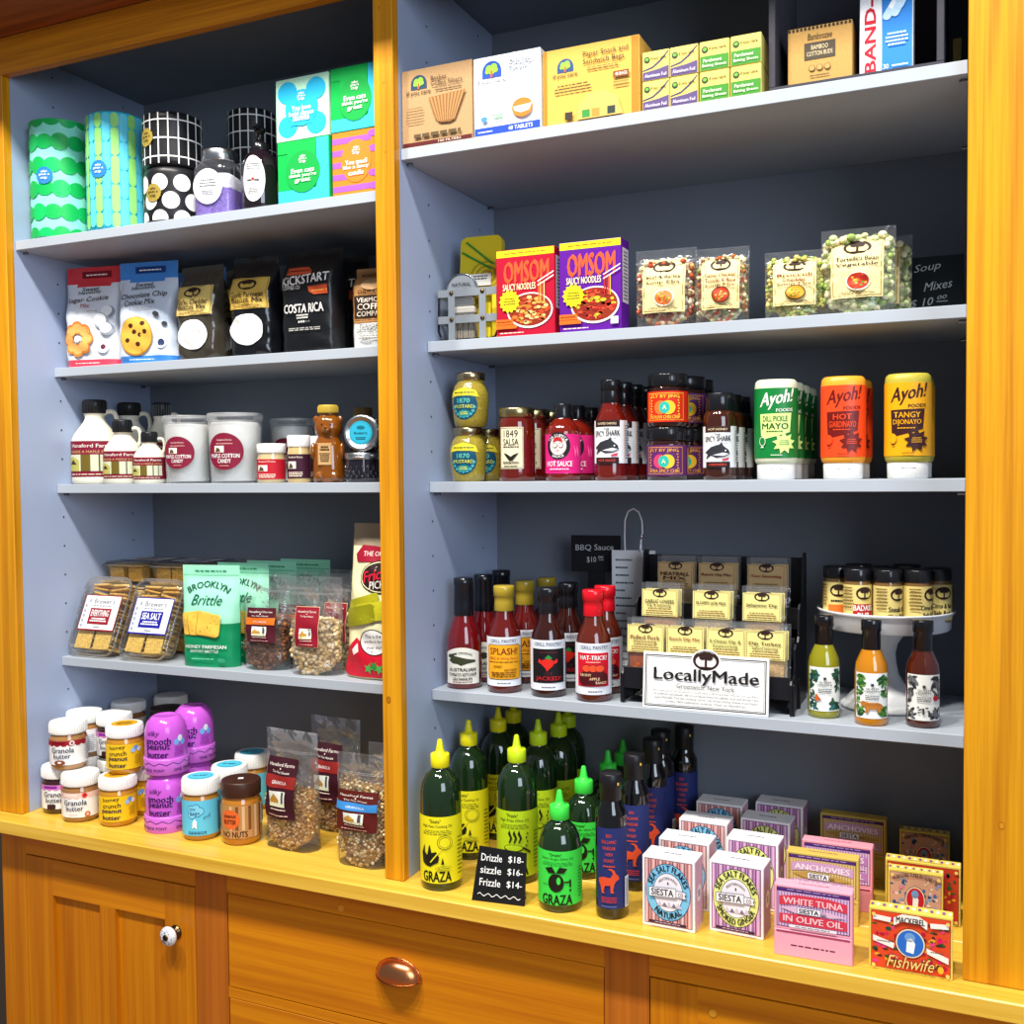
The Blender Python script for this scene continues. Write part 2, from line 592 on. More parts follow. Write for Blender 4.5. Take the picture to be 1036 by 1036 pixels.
hz = [0.0515+0.0628*i for i in range(0, 25)]
b = MB(); b.box(-0.945, XL, 0.0195, 0.43, 0.0005, ZT, kind='blue_grey_paint')
holes(b, XL+.0006, (0.128, 0.33), hz)
upart('side_panel', b)
b = MB(); b.box(0.0, 0.0368, 0.0195, DEP, 0.0005, ZT, kind='blue_grey_paint')
holes(b, 0.0368+.0006, (0.120, 0.33), hz)
upart('divider_panel', b)
upart('side_panel', MB().box(XR, 1.06, 0.0195, 0.43, 0.0005, ZT, kind='blue_grey_paint'))
upart('back_panel', MB().box(XL, XR, DEP, 0.43, 0.0005, ZT, kind='back_paint'))
upart('top_panel', MB().box(XL, 0.0, 0.0195, DEP, 1.585, ZT, kind='back_paint').box(0.0368, XR, 0.0195, DEP, 1.585, ZT, kind='back_paint'))
upart('cornice', MB().box(-1.0, 1.12, -0.135, 0.0, 1.5950, 1.615, kind='cornice_redwood').box(-1.03, 1.15, -0.16, -0.135, 1.60, 1.70, kind='cornice_redwood').box(-0.99, 1.12, -0.02, 0.02, 1.615, 1.70, kind='cornice_redwood'))

SH = 0.0191
shelves = [  # x0, x1, front y, top z, label
 (XL+.001, -.001, .022, 1.1908, 'deep grey shelf under the paper rolls and small gift boxes, top of the left bay'),
 (XL+.001, -.001, .112, 0.9376, 'grey shelf under the baking mix bags and coffee bags'),
 (XL+.001, -.001, .112, 0.6880, 'grey shelf under the syrup jugs and white candy tubs'),
 (XL+.001, -.001, .112, 0.3141, 'grey shelf under the cracker boxes and nut pouches, lowest in the left bay'),
 (.0378, XR-.001, .0243, 1.2546, 'deep grey shelf under the brown filter box and black crate, top of the right bay'),
 (.0378, XR-.001, .1088, 0.9384, 'grey shelf under the noodle boxes and soup mix bags'),
 (.0378, XR-.001, .1088, 0.6880, 'grey shelf under the mustard jars and squeeze bottles'),
 (.0378, XR-.001, .1088, 0.3135, 'grey shelf under the barbecue sauces and the seasoning rack'),
]
for x0, x1, y, z, lab in shelves:
    b = MB(); b.box(x0, x1, y, DEP-.001, z-SH, z-.0002, kind='shelf_paint', bev=.0008)
    tag(b.build('shelf'), lab, 'shelf')
    for px in (x0, x1):
        for py in (y+.02, DEP-.03):
            sgn = 1 if px == x0 else -1
            c = px
            p = MB(); p.tube([(c, py, z-SH-.003), (c+sgn*.011, py, z-SH-.003)], .0026, H('8f9398'), 'metal', 8)
            upart('shelf_pin', p)

# ------------------------------------------------------------------ countertop
b = MB()
b.box(-0.985, 1.10, -0.042, 0.1235, -0.0277, 0.0, kind='countertop_maple', bev=.002)
b.box(-0.985, 1.10, 0.1250, 0.43, -0.0277, 0.0, kind='countertop_maple', bev=.001)
tag(b.build('countertop'), 'long yellow wooden countertop under jars and oil bottles, above the drawers', 'countertop')

# ------------------------------------------------------------------ base cabinet
B = thing('base_cabinet', 'orange wooden base cabinet with doors and drawers below the countertop', 'cabinet', (0, 0.2, -0.90))
def bpart(name, b, par=None):
    if par is None:
        return b.build(name, B, (0, -0.2, 0.90))
    return b.build(name, par)
FZ0 = -0.82
bpart('stile', MB().box(-.941, -.8725, 0, .02, FZ0, -.0285, kind='cabinet_pine_z'))
bpart('stile', MB().box(-.4215, -.3465, 0, .02, FZ0, -.0285, kind='cabinet_red_pine'))
bpart('stile', MB().box(.4015, .4745, 0, .02, FZ0, -.0285, kind='cabinet_red_pine'))
bpart('stile', MB().box(.985, 1.06, 0, .02, FZ0, -.0285, kind='cabinet_red_pine'))
for x0, x1, m in ((-.8725, -.4215, 'cabinet_pine_x'), (-.3465, .4015, 'cabinet_pine_x'), (.4745, .985, 'cabinet_pine_x')):
    bpart('top_rail', MB().box(x0+.0003, x1-.0003, .0004, .02, -.0798, -.0285, kind=m))
bpart('drawer_rail', MB().box(-.3462, .4012, .0004, .02, -.2790, -.2600, kind='cabinet_pine_x'))
b = MB()
b.box(-.941, -.925, .02, .43, -.90, -.0285, kind='cabinet_pine_z').box(1.044, 1.06, .02, .43, -.90, -.0285, kind='cabinet_pine_z')
b.box(-.925, 1.044, .41, .43, -.90, -.0285, kind='cabinet_pine_z')
b.box(-.925, 1.044, .05, .41, -.83, -.81, kind='cabinet_pine_z')
b.box(-.925, 1.044, .05, .07, -.90, -.83, kind='cabinet_red_pine')
bpart('carcass', b)
bpart('bottom_rail', MB().box(-.8723, .9848, .0004, .02, FZ0, -.78, kind='cabinet_pine_x'))
for x, z in ((-.092, -.0675),):
    p = MB(); p.lathe([(.006, 0), (.0058, .0012)], H('d9962a'), 'satin', 16, M=Matrix.Translation((x, .0004, z)) @ Matrix.Rotation(pi/2, 4, 'X'))
    bpart('wood_plug', p)

def door(x0, x1, z0, z1, panels, top, bot, sw, mw=.042):
    d = bpart('door', MB().box(x0+sw-.004, x1-sw+.004, .009, .014, z0+bot-.004, z1-top+.004, kind='cabinet_pine_z'))
    MB().box(x0, x0+sw, 0, .02, z0, z1, kind='cabinet_pine_z').build('door_stile', d)
    MB().box(x1-sw, x1, 0, .02, z0, z1, kind='cabinet_pine_z').build('door_stile', d)
    MB().box(x0+sw, x1-sw, .0003, .02, z1-top, z1, kind='cabinet_pine_x').build('door_rail', d)
    MB().box(x0+sw, x1-sw, .0003, .02, z0, z0+bot, kind='cabinet_pine_x').build('door_rail', d)
    if panels == 2:
        mx = (x0+x1)/2
        MB().box(mx-mw/2, mx+mw/2, .0003, .02, z0+bot, z1-top, kind='cabinet_pine_z').build('mullion', d)
    return d
d1 = door(-.8705, -.4235, -.777, -.0828, 2, .0742, .09, .0745)
k = MB()
R90 = Matrix.Translation((-.4710, 0, -.1765)) @ Matrix.Rotation(pi/2, 4, 'X') @ Matrix.Diagonal((1.02, 1.02, .72, 1))
k.lathe([(.0135, 0), (.0135, .003), (.009, .006), (.0075, .012), (.010, .017), (.012, .019)], H('5a4a34'), 'metal', 24, M=R90)
k.lathe([(.010, .019), (.0165, .023), (.0185, .028), (.0175, .034), (.012, .0385), (.006, .040)], H('e4e6ea'), 'gloss', 28, M=R90, cap0=False)
k.lathe([(.0062, .040), (.0055, .0425), (.003, .044), (.0, .0445)], H('4c3a26'), 'metal', 16, M=R90)
rd = random.Random(3)
for i in range(46):                                                  # blue painted sprigs on the china
    a = rd.uniform(0, 2*pi); t = rd.uniform(.15, 1)
    rr = .007+.0105*t; zz = .0405-.008*t*t
    c = Vector((rr*cos(a), rr*sin(a), zz))
    k.ell(c, (.0011, .0011, .0007), H('5b6f92') if i % 3 else H('3b4660'), 'gloss', 6, 4, M=R90)
k.build('door_knob', d1)['label'] = 'white china knob with blue sprigs on a bronze base'
d2 = door(.4765, .9835, -.777, -.0828, 2, .0742, .09, .0745)
p = MB(); p.lathe([(.006, 0), (.0058, .0015)], H('d9962a'), 'satin', 16, M=Matrix.Translation((.574, .0003, -.118)) @ Matrix.Rotation(pi/2, 4, 'X')); p.build('wood_plug', d2)
def drawer(z0, z1):
    return bpart('drawer', MB().box(-.3447, .3997, .0004, .02, z0, z1, kind='cabinet_pine_x', bev=.001).box(-.33, .385, .02, .38, z0+.01, z1-.02, kind='cabinet_pine_x'))
dr1 = drawer(-.2585, -.0815)
dr2 = drawer(-.50, -.2805)
drawer(-.775, -.505)
def shell(par, cx, cz):
    w, h, dp = .0435, .031, .026
    vs = []; fs = []
    n, m = 24, 10
    for j in range(m+1):                # j: from the mouth (bottom, z=0) up to the crown
        e = (j/m)*pi/2
        for i in range(n+1):
            a = pi*i/n
            x = -w*cos(a)*cos(e)**.75
            y = -dp*sin(a)*cos(e)**.55
            z = h*sin(e) - .004*sin(a)*cos(e)
            vs.append((cx+x, y, cz-h*.5+z))
    for j in range(m):
        for i in range(n):
            a0 = j*(n+1)+i
            fs.append((a0, a0+1, a0+n+2, a0+n+1))
    b = MB(); b.add(vs, fs, H('e89560'), 'metal', True)
    b.tube([(cx-w*cos(pi*i/n)*1.0, -.0015, cz-h*.5+h*sin(pi*i/n)) for i in range(n+1)], .0022, H('d18a55'), 'metal', 6)
    b.tube([(cx-w*cos(pi*i/n), -dp*sin(pi*i/n)-.0002, cz-h*.5-.004*sin(pi*i/n)) for i in range(n+1)], .0012, H('9a5a32'), 'metal', 6)
    o = b.build('cup_pull', par)
    o['label'] = 'copper cup-shaped drawer pull'
    return o
shell(dr1, .026, -.1515)
shell(dr2, .026, -.372)

# ================================================================== LEFT BAY, TOP SHELF: wrapped rolls, bath things, gift boxes
Z1, Z2, Z3, Z4 = 1.1908, 0.9376, 0.6880, 0.3141
def roll_body(r, h, col, wob=.006):
    b = MB()
    p = [(r*.45, .003), (r*.86, 0), (r*.98, .004), (r, .012)]
    for i in range(1, 8):
        p.append((r*(1-.012*abs(sin(i*1.7))), .012+(h-.024)*i/8))
    p += [(r, h-.012), (r*.985, h-.005), (r*.9, h-.0005), (r*.5, h-.003), (0.004, h-.006)]
    b.lathe(p, col, 'satin', 40, cap1=False, wob=wob)
    return b
def roll(name, label, r, h, loc, pat, rz=0, sticker=None, st=(0, 0)):
    base = {'scallop': H('8ff0da'), 'pill': H('38c9e6'), 'grid': H('1d1d20'), 'dots': H('1b1b1e')}[pat]
    b = roll_body(r, h, base)
    P = Print(b, cylm(r, 0), 'satin', base=.0012, maxu=r*.22)
    circ = 2*pi*r
    if pat == 'scallop':
        n = 12; pw = circ/n
        rows = 5; ph = (h-.008)/5.0
        for j in range(rows+1):
            zc = .006+j*ph
            o = P.o
            for i in range(n):
                P.o = o
                u = (i+.5*(j % 2))*pw-circ/2
                ry = ph*.37*(1.0 if i % 2 else .86)
                z0, z1 = max(zc-ry, .003), min(zc+ry, h-.004)
                pts = []
                for k in range(20):
                    a = 2*pi*k/20
                    pts.append((u+pw*.58*cos(a), min(max(zc+ry*sin(a), z0), z1)))
                P.poly(pts, H('0fae52') if (i+j) % 3 else H('14bd60'))
            P.o = o
    elif pat == 'pill':
        n = 22; pw = circ/n; rows = 4; ph = (h-.012)/rows
        o = P.o
        for i in range(n):
            for j in range(-1, rows+1):
                zc = .006+(j+.5+(.5 if i % 2 else 0))*ph
                z0, z1 = max(zc-ph*.5, .004), min(zc+ph*.5, h-.005)
                if z1-z0 < .012: continue
                P.o = o
                u = i*pw-circ/2; w = pw*.46
                pts = [(u+w*cos(pi*k/8), z1-w+w*sin(pi*k/8)) for k in range(9)]+[(u+w*cos(pi+pi*k/8), z0+w+w*sin(pi+pi*k/8)) for k in range(9)]
                P.poly(pts, H('92dc74') if i % 2 else H('5fd3ee'))
    elif pat == 'grid':
        n = 19; t = .0013
        o = P.o
        for i in range(n):
            P.o = o
            u = circ*i/n-circ/2
            P.rect(u-t, u+t, .004, h-.004, WHITE)
        k = int(round(h/.0345))
        for j in range(1, k+1):
            P.o = o
            z = (j-.5)*h/k
            P.rect(-circ/2, circ/2, z-t, z+t, WHITE)
    else:
        n = 8; o = P.o
        for j in range(4):
            for i in range(n):
                P.o = o
                u = (i+.5*(j % 2)+.3)*circ/n-circ/2; zc = .006+j*h/3.1
                rr = .0165
                z0, z1 = .003, h-.003
                pts = [(u+rr*cos(2*pi*k/20), min(max(zc+rr*sin(2*pi*k/20), z0), z1)) for k in range(20)]
                P.poly(pts, WHITE)
    if sticker:
        P.o = .0030
        su, sz = st
        c1, c2 = sticker
        P.star(su, sz, .0165, .0178, 16, c1)
        P.text('who', su, sz+.008, h=.005, col=c2, bold=.03)
        P.text('gives a', su, sz+.0012, w=.022, h=.0055, col=c2, bold=.03)
        P.text('crap', su, sz-.0068, h=.0055, col=c2, bold=.03)
    o = b.build(name, None, loc, rz)
    return tag(o, label, 'paper roll')
BLU = (H('2b7cc4'), WHITE); GLD = (H('a08a3c'), H('2c2414'))
roll('paper_towel_roll', 'green paper towel roll with scalloped cloud pattern, leftmost on the top left shelf', .0600, .2430, (-.8130, .0850, Z1), 'scallop', RAD(16), BLU, (0, .125))
roll('paper_towel_roll', 'blue and lime striped paper towel roll beside the green scalloped one', .0575, .2330, (-.6560, .0815, Z1), 'pill', RAD(9), BLU, (0, .118))
roll('toilet_roll', 'black toilet roll with white polka dots under the grid-patterned roll', .0545, .1060, (-.5080, .0790, Z1), 'dots', RAD(0), GLD, (0, .055))
roll('toilet_roll', 'black toilet roll with white grid lines stacked on the polka dot roll', .0560, .1040, (-.5085, .0800, Z1+.1065), 'grid', RAD(-14), GLD, (0, .055))
roll('toilet_roll', 'tall black grid-patterned roll standing behind the dark pump bottle', .0510, .2680, (-.4560, .2600, Z1), 'grid', 0)

# bath salts
t = thing('bath_salts_jar', 'square glass jar of lavender bath salts with silver lid and oval label', 'jar', (-.3900, .0760, Z1), RAD(14))
SQ = (1, 1, 5)
b = MB(); b.lathe([(.036, .001), (.040, .003), (.041, .01), (.041, .088), (.038, .098), (.030, .105), (.029, .112)], WHITE, 'clear', 40, sq=SQ)
b.build('glass', t)
b = MB(); b.lathe([(.0385, .004), (.0390, .045), (.0388, .052)], H('9b82d6'), 'food', 36, sq=SQ); b.build('purple_salts', t)
b = MB(); b.lathe([(.0388, .0525), (.0380, .074), (.030, .082)], H('e9e7f4'), 'food', 36, sq=SQ); b.build('white_salts', t)
b = MB(); b.lathe([(.0315, .108), (.033, .110), (.033, .127), (.0315, .1295), (.0, .130)], H('c9ccd0'), 'metal', 40); b.build('lid', t)
b = MB(); P = Print(b, flat(0, -.0412, .055), 'paper', base=.0014)
P.ell(-.006, 0, .029, .033, WHITE, 32).ell(-.006, 0, .0265, .0305, H('8d86a8'), 32).ell(-.006, 0, .0258, .0298, WHITE, 32)
P.greek(-.006, .006, .034, .016, 3, H('4a4658'), 4).rect(-.022, .010, -.004, -.0034, H('6a6680')).greek(-.006, -.012, .026, .010, 3, H('6a6680'), 5)
b.build('label', t)
# jar behind the pump bottle
t2 = dup(t, (-.2660, .1750, Z1), RAD(0), 'glass bath salts jar with silver lid half hidden behind the pump bottle')
# pump bottle
t = thing('pump_bottle', 'dark soap pump bottle with an oval white label beside the gift boxes', 'soap bottle', (-.2900, .0680, Z1), RAD(20))
b = MB(); b.lathe([(.030, 0), (.0335, .004), (.0345, .02), (.0345, .075), (.033, .092), (.026, .106), (.017, .114), (.015, .118)], H('1a1118'), 'liquid', 36); b.build('bottle', t)
b = MB(); b.lathe([(.0165, .116), (.0170, .128), (.014, .130), (.0065, .132), (.006, .150), (.0105, .151), (.0105, .1585), (.0, .1595)], H('161519'), 'gloss', 24)
b.box(-.005, .005, -.034, 0, .151, .158, H('161519'), 'gloss', .0015); b.build('pump', t)
b = MB(); P = Print(b, cylm(.0345, .057), 'paper', base=.0008, maxu=.008)
P.ell(-.003, 0, .022, .042, WHITE, 30).ell(-.003, 0, .0205, .0395, H('a4a0a8'), 30).ell(-.003, 0, .0199, .0385, WHITE, 30)
P.greek(-.003, .022, .026, .012, 3, H('55505a'), 2).greek(-.003, -.022, .022, .012, 4, H('6a666c'), 3)
P.ell(-.003, -.001, .003, .003, H('d8402c')).ell(-.010, -.003, .005, .0015, H('55525a')).ell(.004, -.003, .005, .0015, H('55525a'))
b.build('label', t)

# gift boxes -----------------------------------------------------------
def gift(label, x0, x1, z, h, kind):
    w = x1-x0; d = .110
    cols = {'flower': H('c2f4d4'), 'green': H('0fae4a'), 'purple': H('f4822a')}
    b = MB(); b.box(-w/2, w/2, 0, d, 0, h, cols[kind], 'card', .0012)
    P = Print(b, flat(0, 0, h/2), 'paper', base=.0004)
    hw, hh = w/2-.0012, h/2-.0012
    if kind == 'flower':
        c = H('27b9e6')
        for sx in (-1, 1):
            for sy in (-1, 1):
                P.ell(sx*w*.27, sy*h*.27, w*.185, h*.175, c)
        P.rect(-w*.22, w*.22, -h*.27, h*.27, c)
        P.ell(0, 0, w*.31, h*.29, c)
        tx = ('You have', 'bold dance', 'moves')
    elif kind == 'green':
        P.rect(-hw, hw, -hh, -h*.30, H('3ac6ea'))
        P.rect(w*.26, hw, -hh, hh, H('3ac6ea'))
        P.rect(-hw, w*.25, h*.30, hh, H('0fae4a'))
        P.rect(-w*.30, w*.25, -h*.08, hh, H('0fae4a'))
        P.ell(w*.0, -h*.02, w*.33, h*.34, H('12a344'), 30)
        tx = ('Even cats', "think you're", 'great')
    else:
        pu = H('a259c4')
        o = P.o
        for i in range(5):
            P.o = o
            yy = hh-.014-i*h*.19
            P.rect(-hw, w*(.30 if i in (0, 4) else -.18), yy-h*.045, yy+h*.045, pu)
        for cx, cy in ((.36, .42), (.36, .18), (.36, -.20), (.36, -.40)):
            P.o = o+P.step; P.ell(w*cx, h*cy, w*.12, h*.055, pu)
        P.ell(0, h*.02, w*.31, h*.34, H('f4822a'), 30)
        tx = ('You smell', 'like a fancy', 'candle')
    P.text('who', 0, h*.235, h=h*.045, col=WHITE, bold=.035); P.o -= P.step
    P.text('gives a', 0, h*.185, h=h*.05, col=WHITE, bold=.035); P.o -= P.step
    P.text('crap', 0, h*.13, h=h*.05, col=WHITE, bold=.035); P.o -= P.step
    for i, s in enumerate(tx):
        P.text(s, 0, -h*.0-i*h*.085, w=w*(.44, .52, .30)[i] if kind != 'flower' else w*(.36, .46, .30)[i], h=h*.075, col=WHITE, bold=.035); P.o -= P.step
    return tag(b.build('gift_box', None, ((x0+x1)/2, .026, z), 0), label, 'box')
gift('green and cyan gift box reading even cats, lower left of the four stacked boxes', -.2195, -.1085, Z1, .1085, 'green')
gift('mint green gift box with a blue flower shape, upper left of the four stacked boxes', -.2210, -.1080, Z1+.1090, .1105, 'flower')
gift('orange gift box with purple stripes, lower right of the four stacked boxes', -.1025, -.0025, Z1, .1090, 'purple')
gift('green gift box reading even cats, upper right of the stacked boxes beside the post', -.1035, -.0025, Z1+.1095, .1110, 'green')

# ================================================================== LEFT BAY, SECOND SHELF: baking mixes and coffee
def bag_fn(w, h, d, px=4.0, taper=.0, top=.10, wr=.0012, seed=0, bulge=.5):
    """front sheet of a filled bag; (u, v) in metres from the bottom centre"""
    def f(u, v, o):
        t = min(max(v/h, 0), 1)
        a = 1.0 if t < bulge else max(0.0, cos((t-bulge)/(1-bulge-top*.6)*pi/2)) if t < 1-top*.6 else 0.0
        a = max(a, .035)
        if t < .08: a *= .9+.1*t/.08
        q = min(abs(2*u/w), 1)
        bb = (1-q**px)**(1/1.6)
        y = d/2*a*max(bb, .03)
        y += wr*(sin(19*t+seed)*cos(2.6*q*3+seed*2)+.6*sin(33*t+8*u/w+seed))*(0.3+.7*a)
        return (u*(1-taper*t), -y-o, v)
    return f
def bag(mb, w, h, d, col, kind, fn, nu=18, nv=22, cols=None):
    """cols(v/h, u/w) may give another colour"""
    for sgn in (-1, 1):
        vs = []; fs = []; cc = []
        for j in range(nv+1):
            for i in range(nu+1):
                u = w*(i/nu-.5)
                x, y, z = fn(u, h*j/nv, 0)
                vs.append((x, y if sgn < 0 else -y, z))
        for j in range(nv):
            for i in range(nu):
                a = j*(nu+1)+i
                f = (a, a+1, a+nu+2, a+nu+1)
                fs.append(f if sgn < 0 else f[::-1])
        if cols is None:
            mb.add(vs, fs, col, kind, True)
        else:
            for n_, f in enumerate(fs):
                j, i = divmod(n_, nu)
                cc.append(cols((j+.5)/nv, (i+.5)/nu-.5))
            b0 = len(mb.v)
            mb.v += vs
            for f, c in zip(fs, cc):
                mb.f.append([b0+k for k in f]); mb.k.append(kind); mb.c.append(c); mb.sm.append(True)
    # bottom panel and side seams
    pts = []
    for i in range(nu+1):
        pts.append(fn(w*(i/nu-.5), 0, 0))
    vs = pts+[(x, -y, z) for x, y, z in pts[::-1]]
    mb.add(vs, [tuple(range(len(vs)))[::-1]], col, kind)
    for s in (-.5, .5):
        vs = []; fs = []
        for j in range(nv+1):
            x, y, z = fn(w*s, h*j/nv, 0)
            vs += [(x, y, z), (x, -y, z)]
        for j in range(nv):
            f = (2*j, 2*j+1, 2*j+3, 2*j+2)
            fs.append(f if s > 0 else f[::-1])
        mb.add(vs, fs, col, kind, True)
    vs = []
    return mb

def cookie_bag(label, x0, x1, y, h, red, rz):
    w = x1-x0; d = .058
    c1 = H('d2323c') if red else H('3c86d6')
    c2 = H('d9dee6') if red else H('cfdaea')
    fn = bag_fn(w, h, d, 4.5, .0, .22, .0016, 1.0 if red else 2.4, .45)
    t = thing('baking_mix_bag', label, 'bag', ((x0+x1)/2, y+d/2, Z2), rz)
    def cc(tv, tu):
        if tv > .80-.5*(abs(tu)**2)*-1*.35: return c1
        if tv < .07: return H('e8455a') if red else H('3c86d6')
        return c2
    b = MB(); bag(b, w, h, d, c2, 'foilbag', fn, 20, 30, cc)
    P = Print(b, fn, 'paper', base=.0015, maxu=.010, maxv=.010)
    P.rect(-w*.22, w*.30, h*.89, h*.955, H('7c1020') if red else H('14387e')).greek(w*.04, h*.92, w*.42, h*.02, 1, WHITE, 5)
    P.text('Sweet', -w*.02, h*.775, w=w*.30, h=h*.045, col=H('3a3d42'), bold=.02, slant=.05); P.o -= P.step
    P.text('Necessity', -w*.02, h*.735, w=w*.40, h=h*.04, col=H('3a3d42'), bold=.02, slant=.05); P.o -= P.step
    if red:
        P.text('Sugar Cookie', -w*.03, h*.66, w=w*.72, h=h*.062, col=H('3c1a20'), bold=.015, slant=.05); P.o -= P.step
        P.text('Mix', -w*.05, h*.60, w=w*.16, h=h*.04, col=H('b03040'), bold=.01); P.o -= P.step
        P.greek(-w*.02, h*.54, w*.5, h*.014, 1, H('8a8d92'), 3)
        for cx, cy, r in ((.34, .53, .10), (.24, .44, .12), (.33, .36, .10)):
            P.ell(w*cx, h*cy, w*r, w*r, H('8f959f')); P.ell(w*(cx-.02), h*(cy+.012), w*r*.82, w*r*.8, H('eef0f4'))
        for k in range(8):
            a = 2*pi*k/8
            P.ell(-w*.17+w*.175*cos(a), h*.27+w*.175*sin(a), w*.10, w*.10, H('c9772c')); P.o -= P.step
        o = P.o
        for k in range(8):
            a = 2*pi*k/8
            P.o = o+P.step; P.ell(-w*.17+w*.165*cos(a), h*.27+w*.165*sin(a), w*.085, w*.07, H('eea85a'))
        P.ell(-w*.17, h*.27, w*.05, w*.05, H('fbf0dc'))
        P.ell(w*.27, h*.185, w*.095, w*.095, H('f3f3f4')).ell(w*.27, h*.185, w*.04, w*.04, H('5a2038'))
    else:
        P.text('Chocolate Chip', 0, h*.655, w=w*.78, h=h*.068, col=H('2a1a18'), bold=.015, slant=.05); P.o -= P.step
        P.text('Cookie Mix', -w*.05, h*.59, w=w*.52, h=h*.058, col=H('2a1a18'), bold=.015, slant=.05); P.o -= P.step
        P.greek(-w*.02, h*.53, w*.5, h*.014, 1, H('8a8d92'), 3)
        P.ell(-w*.10, h*.26, w*.29, h*.19, H('b5761c'), 30).ell(-w*.10, h*.265, w*.275, h*.18, H('e0ac44'), 30)
        for cx, cy in ((-.18, .36), (.02, .38), (-.02, .27), (-.24, .22), (-.06, .18), (.06, .30), (-.12, .30)):
            P.ell(w*cx, h*cy, w*.04, w*.035, H('46230f')); P.o -= P.step
        o = P.o+P.step
        for cx, cy in ((.24, .47), (.37, .37), (.27, .46)):
            P.o = o; P.ell(w*cx, h*cy, w*.04, w*.035, H('3a3a44'))
        P.ell(w*.32, h*.19, w*.075, w*.085, H('f0f2f4')).ell(w*.32, h*.19, w*.05, w*.055, H('26365c'))
    P.greek(0, h*.03, w*.5, h*.014, 1, WHITE, 9)
    b.build('pouch', t)
    return t
c1 = cookie_bag('red and white sugar cookie mix bag, leftmost on the second left shelf', -.8580, -.7200, .118, .2140, True, RAD(10))
c2 = cookie_bag('blue and white chocolate chip cookie mix bag with a big cookie picture', -.7080, -.5720, .118, .2110, False, RAD(10))
dup(c1, (-.7720, .262, Z2), RAD(-5), 'red cookie mix bag mostly hidden between the red and blue front bags')
dup(c2, (-.6000, .262, Z2), RAD(-4), 'blue cookie mix bag mostly hidden behind the blue front bag')

def biscuit_bag(label, x, y, h, rz, dark, lines):
    w, d = .106, .062
    fn = bag_fn(w, h, d, 7, .0, .12, .0024, x*9, .62)
    t = thing('biscuit_mix_bag', label, 'bag', (x, y+d/2, Z2), rz)
    b = MB(); bag(b, w, h, d, H('0f1014') if dark else H('3a352c'), 'shinybag', fn, 16, 26)
    b.build('bag', t)
    b = MB(); P = Print(b, fn, 'paper', base=.0026, maxu=.010, maxv=.010)
    kraft = H('dcc070') if not dark else H('cdaa50')
    P.rect(-w*.40, w*.42, h*.46, h*.77, kraft).frame(-w*.385, w*.405, h*.468, h*.762, .0009, H('7a5a20'))
    oval_logo(P, 0, h*.70, w*.21, h*.052, kraft)
    P.text(lines[0], 0, h*.600, w=w*.70, h=h*.050, col=H('20140a'), bold=.025); P.o -= P.step
    P.text(lines[1], 0, h*.545, w=w*.66, h=h*.048, col=H('20140a'), bold=.025); P.o -= P.step
    P.greek(0, h*.49, w*.66, h*.02, 2, H('5a4018'), 6)
    b.build('kraft_label', t)
    b = MB(); P = Print(b, fn, 'paper', base=.0026, maxu=.010, maxv=.010)
    P.poly([(w*(.36*cos(a)*(.92 if cos(a) > 0 else 1.08)), h*.255+h*.16*sin(a)*(1.0 if cos(a) > .3 else .98)) for a in [2*pi*k/26 for k in range(26)]], WHITE)
    b.build('white_label', t)
    return t
bb1 = biscuit_bag('dark brown biscuit mix bag with kraft and white labels, beside the blue bag', -.5000, .118, .1900, 0, False, ('Garlic Cheddar', 'Biscuit Mix'))
bb2 = biscuit_bag('shiny black biscuit mix bag with kraft and white labels, beside the black coffee bag', -.3660, .118, .1960, RAD(3), True, ('Garlic Parmesan', 'Biscuit Mix'))
dup(bb1, (-.4370, .215, Z2), RAD(4), 'brown biscuit mix bag mostly hidden between the two front biscuit bags')

# coffee
def coffee_bag(label, x0, x1, y, h, rz):
    w = x1-x0; d = .070
    fn = bag_fn(w, h, d, 10, .02, .10, .0012, 3.0, .70)
    t = thing('coffee_bag', label, 'coffee', ((x0+x1)/2, y+d/2, Z2), rz)
    b = MB(); bag(b, w, h, d, H('101114'), 'foilbag', fn, 18, 26)
    P = Print(b, fn, 'satin', base=.0016, maxu=.010, maxv=.010)
    P.poly([(-w*.33, h*.82), (w*.02, h*.82), (w*.10, h*.78), (w*.12, h*.74), (-w*.33, h*.74)], H('c8502c')).rect(-w*.33, w*.08, h*.775, h*.787, H('7a2018'))
    P.text('KiCKSTART', 0, h*.695, w=w*.82, h=h*.085, col=H('f4efe8'), bold=.03, slant=.05)
    P.text('COFFEE CO', -w*.24, h*.62, w=w*.32, h=h*.035, col=H('f4efe8'), bold=.01); P.o -= P.step
    P.poly([(w*.06, h*.62), (w*.40, h*.63), (w*.40, h*.54), (w*.16, h*.54), (w*.08, h*.57)], H('c8502c')).rect(w*.12, w*.395, h*.57, h*.582, H('e8a040'))
    P.text('COSTA RICA', -w*.02, h*.415, w=w*.70, h=h*.085, col=H('f4efe8'), bold=.02)
    P.greek(-w*.04, h*.335, w*.26, h*.05, 2, H('d8d4cc'), 3)
    o = P.o
    for k in range(5):
        P.o = o; P.ell(-w*.10+k*w*.045, h*.285, w*.016, w*.016, H('f4efe8') if k < 3 else H('6a6a68'))
    P.greek(0, h*.215, w*.72, h*.035, 2, H('a8a6a0'), 8)
    b.build('bag', t)
    return t
cb = coffee_bag('black coffee bag with white Costa Rica lettering and orange bars', -.2940, -.1650, .118, .1960, 0)
dup(cb, (-.2250, .240, Z2), RAD(-3), 'black coffee bag almost hidden behind the Costa Rica coffee bag')

